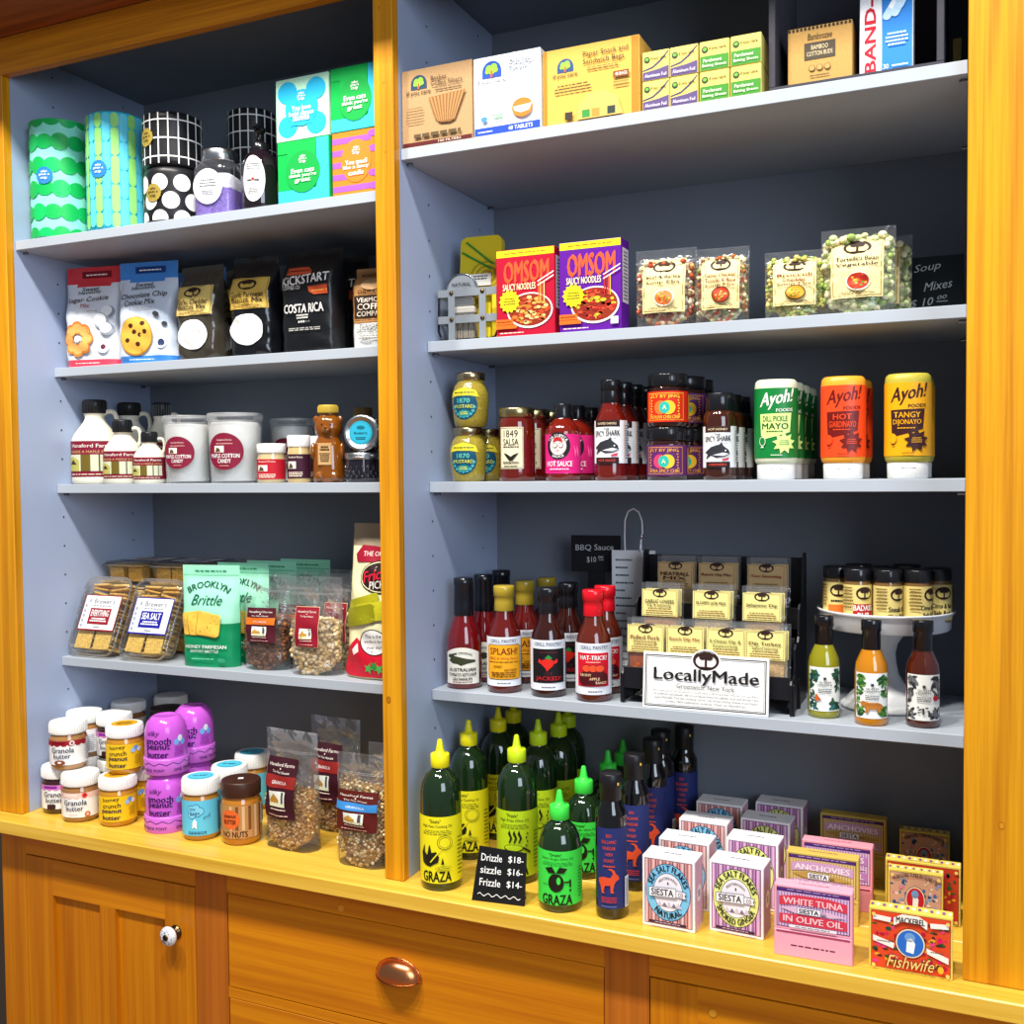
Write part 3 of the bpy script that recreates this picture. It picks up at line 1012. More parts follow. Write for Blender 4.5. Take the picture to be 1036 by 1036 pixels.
w, h, d = .100, .1500, .066
fn = bag_fn(w, h, d, 9, .0, .08, .0012, 5.2, .72)
t = thing('coffee_bag', 'tan and white ground coffee bag half hidden behind the centre post', 'coffee', (-.0830, .118+d/2, Z2), RAD(4))
b = MB(); bag(b, w, h, d, H('b08050'), 'foilbag', fn, 16, 24, lambda tv, tu: H('dfe2e0') if tv < .30 else H('b9854f'))
P = Print(b, fn, 'paper', base=.0016, maxu=.010, maxv=.010)
P.text('ROASTED IN VT', 0, h*.90, w=w*.62, h=h*.05, col=H('3a2412'), bold=.01); P.o -= P.step
P.ell(-w*.02, h*.77, w*.22, h*.075, H('d8ae7c')); P.o -= P.step
P.text('ORGANIC', 0, h*.675, w=w*.60, h=h*.05, col=H('3a2412'), bold=.005); P.o -= P.step
P.rect(-w*.38, w*.42, h*.36, h*.63, H('2a1c16'))
P.text('VERMONT', 0, h*.575, w=w*.64, h=h*.06, col=H('e8dcc8'), bold=.01); P.o -= P.step
P.text('COFFEE', 0, h*.49, w=w*.62, h=h*.075, col=H('e8dcc8'), bold=.02); P.o -= P.step
P.text('COMPANY', 0, h*.405, w=w*.64, h=h*.06, col=H('e8dcc8'), bold=.01); P.o -= P.step
P.greek(0, h*.325, w*.7, h*.02, 1, H('5a3c20'), 2)
P.text('FLAVORED', 0, h*.255, w=w*.50, h=h*.045, col=H('3a2c20'), bold=.005); P.o -= P.step
P.text('GROUND COFFEE', 0, h*.20, w=w*.66, h=h*.045, col=H('3a2c20'), bold=.005); P.o -= P.step
P.greek(0, h*.12, w*.6, h*.05, 2, H('7a766e'), 4)
b.build('bag', t)

# ================================================================== LEFT BAY, THIRD SHELF: syrup jugs, candy tubs, honey
def jug(name, label, r, h, loc, rz, scene=True):
    t = thing(name, label, 'jug', loc, rz)
    k = r; hc = .026*min(1, h/.15)+.004
    zb = h-hc
    P0 = [(k*.90, 0), (k*.99, .004), (k, .012), (k, h*.47), (k*.97, h*.53), (k*.87, h*.59), (k*.66, h*.67), (k*.47, h*.74), (k*.41, h*.785), (k*.44, zb-.003), (k*.47, zb)]
    b = MB(); b.lathe(P0, H('e9e3cf'), 'satin', 36)
    b.build('body', t)
    b = MB()
    pts = [(k*x, 0, h*z) for x, z in ((.38, .835), (.52, .862), (.68, .868), (.82, .852), (.91, .80), (.94, .73), (.91, .66), (.84, .605), (.76, .585))]
    b.tube(pts, k*.105, H('e9e3cf'), 'satin', 10)
    b.build('handle', t)
    b = MB(); b.lathe([(k*.40, zb), (k*.50, zb+.001), (k*.50, h-.003), (k*.46, h), (0, h)], H('17181c'), 'satin', 30)
    for i in range(22):
        a = 2*pi*i/22
        b.box(-.0008, .0008, -.0008, .0008, zb+.002, h-.004, H('17181c'), 'satin', M=Matrix.Translation((k*.50*cos(a), k*.50*sin(a), 0)))
    b.build('cap', t)
    b = MB(); P = Print(b, cylm(k, 0), 'paper', base=.0006, maxu=k*.2)
    z0, z1 = h*.085, h*.505
    W = k*1.5
    P.rect(-W, W, z0, z1, H('7c1430'))
    P.text('Hanaford Farms', -k*.05, z0+(z1-z0)*.87, w=W*1.25, h=(z1-z0)*.10, col=H('f2e8dc'), bold=.01); P.o -= P.step
    P.text('GRADE A MAPLE SYRUP', -k*.05, z0+(z1-z0)*.70, w=W*1.35, h=(z1-z0)*.07, col=H('d8b070')); P.o -= P.step
    a, c = z0+(z1-z0)*.16, z0+(z1-z0)*.62
    P.rect(-W*.92, W*.62, a, c, H('cfd2b4'))
    P.poly([(-W*.9, a), (-W*.9, c-.3*(c-a)), (-W*.62, c-.12*(c-a)), (-W*.36, c-.35*(c-a)), (-W*.36, a)], H('b6b25a'))
    P.rect(-W*.30, -W*.02, a, c, H('6a5a1e')); P.o -= P.step
    P.rect(W*.20, W*.24, a, c, H('4a4a3c')); P.o -= P.step
    P.rect(W*.42, W*.45, a, c, H('54543c')); P.o -= P.step
    P.poly([(-W*.78, a+.4*(c-a)), (-W*.60, a+.7*(c-a)), (-W*.44, a+.4*(c-a))], H('3a2c1c'))
    P.greek(-W*.1, z0+(z1-z0)*.07, W*1.2, (z1-z0)*.05, 1, H('e0c8b0'), 2)
    b.build('label', t)
    return t
j1 = jug('syrup_jug', 'largest cream maple syrup jug with black cap, front left of the jugs', .0495, .1830, (-.8265, .1720, Z3), RAD(35))
j2 = jug('syrup_jug', 'medium cream maple syrup jug between the large and small front jugs', .0395, .1370, (-.7360, .1600, Z3), RAD(35))
j3 = jug('syrup_jug', 'small cream maple syrup jug touching the white candy tub', .0330, .1090, (-.6560, .1540, Z3), RAD(35))
dup(j1, (-.8265, .2730, Z3), RAD(30), 'large cream syrup jug behind the front left jug, only cap and handle showing')
j5 = jug('syrup_jug', 'cream syrup jug at the back behind the smallest jug, only cap and neck showing', .0400, .1790, (-.7330, .2750, Z3), RAD(50))

def tub(name, label, r, h, loc, rz, twist):
    t = thing(name, label, 'tub', loc, rz)
    b = MB(); b.lathe([(r*.86, 0), (r*.88, .003), (r*.965, h*.90)], WHITE, 'frosted', 40, cap1=False); b.build('bucket', t)
    b = MB(); b.lathe([(r*.78, .004), (r*.83, .006), (r*.91, h*.80), (r*.84, h*.87), (r*.3, h*.885), (0, h*.88)], H('f8f7f1'), 'soft', 30, wob=.012); b.build('cotton_candy', t)
    b = MB(); b.lathe([(r*.965, h*.895), (r, h*.90), (r, h*.985), (r*.97, h), (r*.92, h), (r*.90, h*.97), (0, h*.97)], H('e8eef2'), 'frosted', 40); b.build('lid', t)
    b = MB(); P = Print(b, cylm(r*.93, 0, twist), 'paper', base=.0035, maxu=r*.2)
    cz = h*.45; rr = r*.66
    P.ell(0, cz, rr, rr, H('7e1432'), 32)
    P.text('Hanaford Farms', 0, cz+rr*.62, w=rr*.8, h=rr*.10, col=H('e6d2c8')); P.o -= P.step
    P.greek(0, cz+rr*.42, rr*.9, rr*.10, 1, H('c89a90'), 2)
    P.rect(-rr*.55, rr*.0, cz-rr*.05, cz+rr*.30, H('e8e8da')); P.poly([(-rr*.5, cz-rr*.03), (-rr*.42, cz+rr*.22), (-rr*.22, cz+rr*.14), (-rr*.2, cz-rr*.03)], H('5a4a26'))
    P.text('MAPLE COTTON', 0, cz-rr*.24, w=rr*1.55, h=rr*.22, col=WHITE, bold=.02); P.o -= P.step
    P.text('CANDY', 0, cz-rr*.52, w=rr*.7, h=rr*.22, col=WHITE, bold=.02); P.o -= P.step
    P.greek(0, cz-rr*.78, rr*.6, rr*.08, 1, H('c89a90'), 4)
    b.build('round_label', t)
    return t
tb1 = tub('candy_tub', 'white cotton candy tub with round maroon label, beside the smallest jug', .0500, .1395, (-.5660, .1700, Z3), 0, RAD(15))
tb2 = tub('candy_tub', 'white cotton candy tub with round maroon label, beside the red label jar', .0560, .1410, (-.4480, .1760, Z3), 0, RAD(15))
tb3 = dup(tb1, (-.3900, .2900, Z3), RAD(0), 'cotton candy tub at the back behind the small red label jar')
tb3.scale = (.95, .95, .96)

def small_jar(name, label, r, h, loc, rz, cont, lab, lidr, lidh, cat='jar', sq=None):
    t = thing(name, label, cat, loc, rz)
    hb = h-lidh
    b = MB(); b.lathe([(r*.92, 0), (r, .003), (r, hb*.80), (r*.93, hb*.90), (lidr*.92, hb*.95), (lidr*.92, hb)], cont, 'liquid', 32, sq=sq); b.build('jar', t)
    b = MB(); b.lathe([(lidr*.97, hb-.001), (lidr, hb+.001), (lidr, h-.002), (lidr*.95, h), (0, h)], WHITE, 'satin', 32); b.build('lid', t)
    b = MB(); P = Print(b, cylm(r, 0), 'paper', base=.0006, maxu=r*.2)
    W = r*1.45; z0, z1 = hb*.12, hb*.78
    P.rect(-W, W, z0, z1, lab)
    P.text('Hanaford Farms', -r*.1, z0+(z1-z0)*.88, w=W*.9, h=(z1-z0)*.09, col=H('f0e0d0')); P.o -= P.step
    P.rect(-W*.55, W*.0, z0+(z1-z0)*.40, z0+(z1-z0)*.70, H('e8e8da')).poly([(-W*.5, z0+(z1-z0)*.42), (-W*.38, z0+(z1-z0)*.65), (-W*.2, z0+(z1-z0)*.55), (-W*.18, z0+(z1-z0)*.42)], H('54451f'))
    P.greek(-r*.1, z0+(z1-z0)*.17, W*1.1, (z1-z0)*.22, 3, H('f0dcc8'), 3)
    b.build('label', t)
    return t
small_jar('maple_cream_jar', 'short round jar with red label and white lid, beside the white tubs', .0280, .0770, (-.3380, .1490, Z3), RAD(20), H('c9b487'), H('b8182a'), .0285, .0175)
s1 = small_jar('spice_jar', 'slim spice jar with dark purple label and white lid, left of the honey bear', .0225, .0915, (-.2680, .1430, Z3), RAD(20), H('cdb278'), H('3a1428'), .0225, .021)
dup(s1, (-.2630, .2000, Z3), RAD(-8), 'slim white-lidded spice jar half hidden behind the honey bear bottle')

t = thing('honey_bear', 'bear-shaped honey bottle with gold cap and tan label', 'honey bottle', (-.2060, .1530, Z3), RAD(24))
hon = H('7e4408')
b = MB()
b.lathe([(.026, 0), (.029, .003), (.0305, .012), (.0295, .045), (.0275, .068), (.0245, .080), (.0205, .0865), (.0205, .0885), (.0245, .094), (.0265, .104), (.0255, .116), (.021, .125), (.0165, .128), (.0165, .132)], hon, 'liquid', 36, sq=(1.0, .86, 2.4))
for sx in (-1, 1):
    b.ell((sx*.0225, -.002, .1215), (.0065, .0045, .0070), hon, 'liquid', 12, 8)
    b.ell((sx*.0275, -.010, .060), (.0055, .010, .017), hon, 'liquid', 12, 8)
    b.ell((sx*.014, -.022, .012), (.010, .009, .010), hon, 'liquid', 12, 8)
b.ell((0, -.0225, .1005), (.0095, .0075, .0075), hon, 'liquid', 12, 8)
b.ell((0, -.0295, .1035), (.0028, .002, .002), H('1c0e04'), 'gloss', 8, 6)
b.ell((-.0085, -.0218, .1105), (.0016, .0016, .002), H('1c0e04'), 'gloss', 8, 6)
b.ell((.0085, -.0218, .1105), (.0016, .0016, .002), H('1c0e04'), 'gloss', 8, 6)
b.build('bear_body', t)
b = MB(); b.lathe([(.0185, .1325), (.0192, .134), (.0192, .146), (.0175, .1485), (0, .149)], H('b79a36'), 'satin', 30)
for i in range(26):
    a = 2*pi*i/26
    b.box(-.0008, .0008, -.0008, .0008, .1345, .1455, H('b79a36'), 'satin', M=Matrix.Translation((.0192*cos(a), .0192*sin(a), 0)))
b.build('cap', t)
b = MB(); P = Print(b, flat(-.003, -.0270, .052), 'paper', base=.0016)
b.box(-.0165, .0105, -.0268, -.0255, .033, .075, H('c9a06a'), 'card', .0005)
P.frame(-.0125, .0125, -.018, .022, .0005, H('6a4a20')); P.o = .0005; P.mp = flat(-.003, -.0268, .052)
P.greek(0, .013, .019, .010, 2, H('3a2408'), 1, .7).greek(0, -.004, .020, .018, 5, H('4a3010'), 2)
b.build('label', t)

def jelly_jar(label, loc, rz=0, lid_disc=True):
    t = thing('jelly_jar', label, 'jar', loc, rz)
    r, h = .0325, .056
    b = MB(); b.lathe([(.029, 0), (.0315, .003), (.0325, .010), (.0325, .030), (.031, .038), (.0305, .044)], H('14101c'), 'liquid', 36)
    o = []
    for j in range(3):                                               # quilted relief
        for i in range(18):
            a = 2*pi*(i+.5*(j % 2))/18
            b.ell((.0322*cos(a), .0322*sin(a), .009+.009*j), (.0032, .0032, .0046), H('14101c'), 'liquid', 8, 5)
    b.build('jar', t)
    b = MB(); b.lathe([(.0325, .0435), (.0335, .0445), (.0335, .0545), (.032, .0558), (.0285, .0560), (.028, .0552), (0, .0552)], H('c2c5c8'), 'metal', 40)
    for i in range(3):
        b.tube([(.0336*cos(2*pi*k/32), .0336*sin(2*pi*k/32), .0465+.003*i) for k in range(32)], .0006, H('c2c5c8'), 'metal', 6, True)
    bl_ = b.build('band_lid', t)
    if lid_disc:
        b = MB(); P = Print(b, topf(0, 0, .0552), 'paper', base=.0005)
        P.ell(0, 0, .0225, .0225, H('2aa9c8'), 30).ell(0, 0, .0205, .0205, H('0e5a70'), 30).ell(0, 0, .0200, .0200, H('2aa9c8'), 30)
        P.text('Blueberry', 0, -.001, w=.026, h=.0062, col=H('0c3040'), bold=.005); P.o -= P.step
        P.ell(0, .010, .008, .0035, H('0e6a80')); P.o -= P.step
        P.greek(0, -.0105, .020, .006, 2, H('0c4050'), 2)
        b.build('lid_label', bl_)
    return t
jelly_jar('dark jelly jar with silver band lid standing upright beside the centre post', (-.1300, .1540, Z3), 0)
jj = jelly_jar('dark jelly jar tipped on its side showing a round blue lid label', (-.1270, .2020, Z3+.0925), 0)
jj.rotation_euler = (RAD(88), 0, RAD(14)); jj.location = (-.1300, .1810, Z3+.0905)
jk = dup(jj, (-.0510, .1830, Z3+.0905), None, 'jelly jar on its side mostly hidden behind the centre post')
jelly_jar('jelly jar with silver lid standing under the half hidden sideways jar', (-.0560, .1560, Z3), 0, False)
t = thing('honey_jar', 'dark bottle with brass-coloured cap behind the sideways jelly jar', 'bottle', (-.1860, .2450, Z3), 0)
b = MB(); b.lathe([(.025, 0), (.027, .003), (.027, .09), (.019, .115), (.017, .130)], H('2a1808'), 'liquid', 30); b.build('bottle', t)
b = MB(); b.lathe([(.018, .131), (.019, .133), (.019, .146), (.0175, .148), (0, .148)], H('7a6230'), 'satin', 30); b.build('cap', t)

# ================================================================== LEFT BAY, FOURTH SHELF: crackers, brittle, nuts, chips
def rrect(w, h, r, n=5):
    pts = []
    for cx, cy, a0 in ((w/2-r, h/2-r, 0), (-w/2+r, h/2-r, pi/2), (-w/2+r, -h/2+r, pi), (w/2-r, -h/2+r, 3*pi/2)):
        for i in range(n+1):
            a = a0+pi/2*i/n
            pts.append((cx+r*cos(a), cy+r*sin(a)))
    return pts
def loft(b, rings, col, kind, smooth=True, cap0=True, cap1=True, M=None):
    n = len(rings[0])
    vs = [p for rg in rings for p in rg]
    fs = []
    for j in range(len(rings)-1):
        for i in range(n):
            a = j*n+i; c = j*n+(i+1) % n
            fs.append((a, c, c+n, a+n))
    b.add(vs, fs, col, kind, smooth, M)
    if cap0: b.add(rings[0], [tuple(range(n))[::-1]], col, kind, False, M)
    if cap1: b.add(rings[-1], [tuple(range(n))], col, kind, False, M)
def clamshell(label, red, flatlie=False):
    """clear cracker box; lid face towards -y, standing on its bottom edge"""
    w, h, d = .132, .178, .042
    t = thing('cracker_box', label, 'cracker box')
    ring = lambda ww, hh, rr, y: [(x, y, z+h/2) for x, z in rrect(ww, hh, rr)]
    b = MB()
    loft(b, [ring(w*.80, h*.84, .020, d), ring(w*.84, h*.88, .022, d*.85), ring(w*.93, h*.95, .024, .004), ring(w, h, .026, .004), ring(w, h, .026, .0025)], WHITE, 'clear', cap1=False)
    b.build('tray', t)
    b = MB()
    loft(b, [ring(w, h, .026, .0020), ring(w, h, .026, .0005), ring(w*.93, h*.95, .023, 0), ring(w*.90, h*.93, .022, -.0045), ring(w*.84, h*.89, .020, -.0060)], WHITE, 'clear', cap0=False)
    for s in (.985, .90):
        b.tube([(x, .0005 if s > .95 else -.0045, z+h/2) for x, z in rrect(w*s, h*(s+.01 if s < .95 else s), .025)], .0011, WHITE, 'clear', 6, True)
    b.build('lid', t)
    b = MB(); rd = random.Random(5 if red else 6)
    tan = [H('e0b558'), H('d4a548'), H('e8c26c')]
    for i in range(15):                                              # crackers on edge, in two columns
        for cx in (-.026, .026):
            z = h*.10+i*.0102
            b.box(-.022, .022, .003, d*.80, -.0022, .0022, tan[i % 3], 'food', .001,
                  M=Matrix.Translation((cx+rd.uniform(-.003, .003), .004, z)) @ Matrix.Rotation(rd.uniform(-.18, .18), 4, 'Y') @ Matrix.Rotation(rd.uniform(-.1, .1), 4, 'X'))
    for cx in (-.026, .026):
        b.box(-.0225, .0225, .0005, .0035, -.020, .020, H('e6c060'), 'food', .001, M=Matrix.Translation((cx, .001, h*.195)) @ Matrix.Rotation(rd.uniform(-.1, .1), 4, 'Y'))
    q = b.build('crackers', t); q['kind'] = 'stuff'
    c = H('8e1626') if red else H('1a1a96')
    b = MB(); P = Print(b, flat(0.004, -.0066, h*.5), 'paper', base=.0004)
    x0, x1, y0, y1 = -.050, .054, -.036, .044
    P.rect(x0, x1, y0, y1, c).rect(x0+.0022, x1-.0022, y0+.0030, y1-.0022, WHITE)
    P.text("Brewer's", .008, .030, w=.058, h=.012, col=H('55606e'), bold=.015); P.o -= P.step
    P.rect(-.035, -.031, .026, .034, H('7a8898')); P.o -= P.step
    P.greek(.004, .0195, .064, .005, 1, H('8a929c'), 3)
    P.rect(-.026, .034, -.022, .014, c)
    P.text('EVERYTHING' if red else 'SEA SALT', .004, .003, w=.050, h=.014, col=WHITE, bold=.035); P.o -= P.step
    P.greek(.004, -.012, .050, .010, 2, WHITE, 4, .6)
    P.greek(.004, -.028, .02, .004, 1, H('6a7078'), 5)
    o = P.o
    for i in range(5):
        P.o = o; P.rect(-.044, -.038, -.028+.011*i, -.022+.011*i, H('9aa4b0'))
    if not red:
        P.mp = flat(.004, -.0066, h*.5)
    b.build('printed_label', t)
    return t
k1 = clamshell('clear cracker box with red-edged label, leaning leftmost on its shelf', True)
k1.location = (-.8090, .1190, Z4+.0058); k1.rotation_euler = (RAD(-23.5), 0, 0)
k2 = clamshell('clear cracker box with blue-edged sea salt label, leaning beside the mint bag', False)
k2.location = (-.6640, .1190, Z4+.0058); k2.rotation_euler = (RAD(-23.5), 0, 0)
STK = [(k1, -.8100, 'left'), (k2, -.6740, 'right')]
for src, x, side in STK:
    for i in range(4):
        lab = ('top' if i == 3 else 'third' if i == 2 else 'second' if i == 1 else 'lowest')
        q = dup(src, (x, .2160, Z4+.0435+i*.0495), None, 'clear cracker box lying flat, %s of the %s stack behind the leaning boxes' % (lab, side), 'cracker boxes stacked flat at the back')
        q.rotation_euler = (RAD(-90), 0, 0)
q = dup(k2, (-.5350, .312, Z4+.0010), None, 'clear cracker box with blue label standing behind the mint bags')
q.rotation_euler = (RAD(-8), 0, 0); q.scale = (1, 1, 1.14)

def mint_bag(label, loc, rz):
    w, h, d = .126, .2060, .050
    fn = bag_fn(w, h, d, 5, -.03, .20, .0010, 2.0, .45)
    t = thing('brittle_pouch', label, 'snack pouch', loc, rz)
    dk, lt = H('0d8a58'), H('9de8c4')
    b = MB(); bag(b, w, h, d, dk, 'satin', fn, 18, 30, lambda tv, tu: dk if tv < .43 else lt)
    P = Print(b, fn, 'satin', base=.0016, maxu=.010, maxv=.010)
    P.rect(-w*.49, w*.49, h*.905, h*.91, H('6ab894')).greek(0, h*.945, w*.7, h*.022, 1, H('2a8a62'), 3)
    P.arc('BROOKLYN', 0, h*.785-.080, .080, h*.062, 1.12, H('0e4a3c'), .02); P.o -= P.step
    P.text('Brittle', 0, h*.665, w=w*.54, h=h*.10, col=H('0e5a46'), shear=.35); P.o -= P.step
    for k, (cx, cy, a) in enumerate(((-.22, .44, .12), (-.10, .435, .05), (.06, .425, -.12))):
        pts = rrect(w*.40, h*.22, .006)
        R = [(w*cx+p[0]*cos(a)-p[1]*sin(a), h*cy+p[0]*sin(a)+p[1]*cos(a)) for p in pts]
        P.poly([(p[0]-.002, p[1]-.0015) for p in R], H('c48a1c')); P.poly(R, H('eec24e'))
        rd = random.Random(k); o = P.o
        for m in range(12):
            P.o = o; P.ell(w*cx+rd.uniform(-.16, .16)*w, h*cy+rd.uniform(-.08, .08)*h, .0013, .0008, H('7a5a1c'), 6)
    P.o += P.step
    P.text('HONEY PARMESAN', 0, h*.205, w=w*.72, h=h*.034, col=WHITE, bold=.02); P.o -= P.step
    P.text('SAVORY BRITTLE', -w*.02, h*.160, w=w*.5, h=h*.026, col=WHITE, bold=.01); P.o -= P.step
    P.greek(-w*.05, h*.085, w*.5, h*.018, 1, H('7ad0a8'), 4)
    P.ell(w*.28, h*.075, w*.07, h*.022, H('3aa87c'))
    b.build('pouch', t)
    return t
mb1 = mint_bag('mint green brittle pouch with cracker picture, front one of its row', (-.4970, .152, Z4), RAD(10))
row(mb1, [(-.4970, .152, Z4, RAD(10)), (-.4690, .218, Z4, RAD(2)), (-.4400, .276, Z4, RAD(0)), (-.3950, .334, Z4, RAD(0))],
    ['mint green brittle pouch with cracker picture, front one of its row', 'mint green brittle pouch right behind the front one, second of its row', 'mint green brittle pouch third of its row, behind the nut pouches', 'mint green brittle pouch at the very back of its row'], 'mint green brittle pouches')

def pouch(name, label, cat, w, h, d, fill, bits, labspec, n=150, seed=1, br=.0052):
    """clear stand-up pouch with a zip, contents and a printed label"""
    t = thing(name, label, cat)
    fn = bag_fn(w, h, d, 3.0, -.03, .16, .0020, seed, .42)
    b = MB(); bag(b, w, h, d, WHITE, 'film', fn, 18, 28)
    b.build('film_pouch', t)
    b = MB()
    zz = h*.825
    P = Print(b, fn, 'frosted', base=.0012, maxu=.010, maxv=.010)
    P.rect(-w*.48, w*.48, zz-.0016, zz-.0004, WHITE); P.o -= P.step
    P.rect(-w*.48, w*.48, zz+.0010, zz+.0022, WHITE)
    b.build('zip_seal', t)
    rd = random.Random(seed)
    fi = lambda u, v, o: fn(u, v, o-.0030)
    b = MB()
    top = fill*h
    core = bag_fn(w*.90, top, d*.62, 3.0, 0, .05, .0015, seed, .65)
    vs0 = len(b.v)
    bag(b, w*.88, top, d*.60, bits[0], 'food', lambda u, v, o: (lambda p: (p[0]*(.62+.38*min(1, max(0, v)/(.34*top))**.6), p[1], p[2]+.0015+.10*top*(2*abs(p[0])/w)**2*max(0, 1-v/(.5*top))))(core(u, v, o)), 12, 14)
    k = 0
    while k < n:                                                     # single pieces pressed against the film
        u = rd.uniform(-.455, .455)*w; v = rd.uniform(.02, .98)*top
        lo = .20*h*(abs(u)/(.5*w))**2.2
        if v < lo or (v > top*.90 and rd.random() < .35): continue
        r = br*rd.uniform(.8, 1.15)
        x, y, z = fn(u, v, -r*.85-.0008-rd.uniform(0, .0025))
        q = rd.uniform(.65, 1.0)
        b.ell((x, y, z), (r, r*.75, r*q), bits[rd.randrange(len(bits))], 'food', 8, 5)
        k += 1
    for k in range(int(n*.35)):                                      # and against its sides
        s_ = rd.choice((-1, 1, 1)); v = rd.uniform(.16*h/top, .97)*top
        r = br*rd.uniform(.8, 1.15)
        b.ell((s_*w*rd.uniform(.40, .455), rd.uniform(-.26, .16)*d, v), (r*.8, r, r*.85), bits[rd.randrange(len(bits))], 'food', 8, 5)
    for k in range(int(n*.2)):                                       # the heap at the top
        u = rd.uniform(-.38, .38)*w; y = rd.uniform(-.3, .3)*d
        r = br*rd.uniform(.8, 1.15)
        b.ell((u, y, top*.97+rd.uniform(-.004, .006)), (r, r*.8, r*.8), bits[rd.randrange(len(bits))], 'food', 8, 5)
    q = b.build('contents', t); q['kind'] = 'stuff'
    b = MB(); P = Print(b, fn, 'paper', base=.0042, maxu=.010, maxv=.010)
    labspec(P, w, h)
    b.build('label', t)
    return t
def farm_label(x0, x1, y0, y1, base, band, bandtext, bandcol=None, frame=None):
    def f(P, w, h):
        X0, X1, Y0, Y1 = x0*w, x1*w, y0*h, y1*h
        W, HH = X1-X0, Y1-Y0; cx = (X0+X1)/2
        if frame:
            P.frame(X0-.001, X1+.001, Y0-.001, Y1+.001, .0013, frame)
        P.o += .0004
        P.rect(X0, X1, Y0, Y1, base); P.o += .0005
        P.text('Hanaford Farms', cx, Y0+HH*.885, w=W*.80, h=HH*.055, col=H('f4e6da'), bold=.01); P.o -= P.step
        P.ell(cx, Y0+HH*.825, W*.02, W*.02, H('f4e6da'), 8); P.o -= P.step
        P.text('The Nut House', cx, Y0+HH*.77, w=W*.58, h=HH*.040, col=H('f4e6da')); P.o -= P.step
        if band:
            P.rect(X0, X1, Y0+HH*.515, Y0+HH*.715, band)
            P.text(bandtext, cx, Y0+HH*.60, w=W*.46, h=HH*.055, col=WHITE, bold=.01); P.o -= P.step
        P.rect(cx-W*.28, cx+W*.22, Y0+HH*.20, Y0+HH*.46, H('dfe3da'))
        P.poly([(cx-W*.26, Y0+HH*.21), (cx-W*.26, Y0+HH*.31), (cx-W*.12, Y0+HH*.42), (cx+W*.02, Y0+HH*.32), (cx+W*.02, Y0+HH*.21)], H('b98a34')); P.o -= P.step
        P.rect(cx+W*.10, cx+W*.17, Y0+HH*.21, Y0+HH*.45, H('4a463e'))
        P.rect(cx-W*.28, cx+W*.22, Y0+HH*.20, Y0+HH*.26, H('d8d8b8'))
        P.greek(cx, Y0+HH*.155, W*.5, HH*.03, 1, H('e8d2c4'), 2)
        P.greek(cx, Y0+HH*.06, W*.8, HH*.03, 1, H('d8b0a0'), 4)
    return f
pecan = [H('6a3a1c'), H('7c4824'), H('54301a'), H('8a5a34')]
pist = [H('d9bb86'), H('e6cc9a'), H('caa86c'), H('f0dcb4')]
granola = [H('c8924a'), H('d8b06a'), H('b07c38'), H('e8cc94')]
clus = [H('c09452'), H('e0c690'), H('a2733c'), H('f0deb0')]
n1 = pouch('nut_pouch', 'clear pouch of brown candied nuts with a maroon and orange label', 'nut pouch', .100, .1900, .052, .52, pecan, farm_label(-.33, .30, .30, .66, H('4c1220'), H('e0701e'), 'PECANS'), 260, 2)
put(n1, (-.3660, .1640, Z4), RAD(8))
n2 = pouch('nut_pouch', 'clear pouch of pale pistachios with a small red label, front of the nut pouches', 'nut pouch', .108, .1900, .056, .56, pist, farm_label(-.30, .16, .30, .70, H('8c1226'), None, '', None, H('d8b48a')), 260, 3)
put(n2, (-.2420, .1560, Z4), RAD(8))
dup(n1, (-.3400, .2300, Z4), RAD(4), 'clear nut pouch with an orange label band standing behind the two front nut pouches')
n4 = dup(n2, (-.2230, .2260, Z4), RAD(4), 'clear pistachio pouch with red label between the front pistachio pouch and the chip bag')
dup(n2, (-.2700, .3000, Z4), RAD(0), 'clear nut pouch at the back with only its top edge showing, left one')
dup(n2, (-.1350, .3200, Z4), RAD(0), 'clear nut pouch at the back right, beside the centre post')

w, h, d = .160, .2950, .075
fn = bag_fn(w, h, d, 2.6, .24, .14, .0022, 4.0, .35)
t = thing('chip_bag', 'tall cream chip bag with red bottom, tucked behind the centre post', 'chip bag', (-.1020, .1740, Z4), RAD(0))
b = MB()
bag(b, w, h, d, H('efe9b4'), 'foilbag', fn, 22, 34, lambda tv, tu: H('9a8a72') if tv > .86 else H('f1ebb8'))
P = Print(b, fn, 'satin', base=.0020, maxu=.010, maxv=.010)
P.poly([(-w*.40, h*.80), (-w*.30, h*.86), (w*.45, h*.84), (w*.45, h*.76), (-w*.36, h*.75)], H('9c1630'))
P.text('THE ORIGINAL', w*.05, h*.805, w=w*.62, h=h*.03, col=H('f4e6da'), bold=.01)
P.ell(w*.10, h*.66, w*.36, h*.105, H('241418'), 30).ell(w*.10, h*.66, w*.345, h*.098, H('f1ebb8'), 30).ell(w*.10, h*.66, w*.33, h*.092, H('2c181c'), 30)
P.text("Frickin'", w*.09, h*.685, w=w*.56, h=h*.075, col=H('d81e38'), bold=.03, slant=.2); P.o -= P.step
P.text('PICKLES', w*.12, h*.615, w=w*.40, h=h*.05, col=H('f0ece0'), bold=.02, slant=.1)
for cx, cy, a, c in ((-.16, .475, .25, 'a8a416'), (-.02, .44, .12, 'c2bc22'), (-.22, .41, .2, '8e8c10')):
    pts = rrect(w*.52, h*.12, .008)
    P.poly([(w*cx+p[0]*cos(a)-p[1]*sin(a), h*cy+p[0]*sin(a)+p[1]*cos(a)) for p in pts], H(c))
P.poly([(-w*.48, h*.04), (-w*.40, h*.19), (-w*.24, h*.27), (0, h*.16), (w*.46, h*.20), (w*.46, h*.02), (-w*.40, h*.015)], H('c8142e'))
P.poly([(-w*.30, h*.19), (-w*.22, h*.235), (-w*.20, h*.18), (-w*.28, h*.155)], H('f2e8e0'))
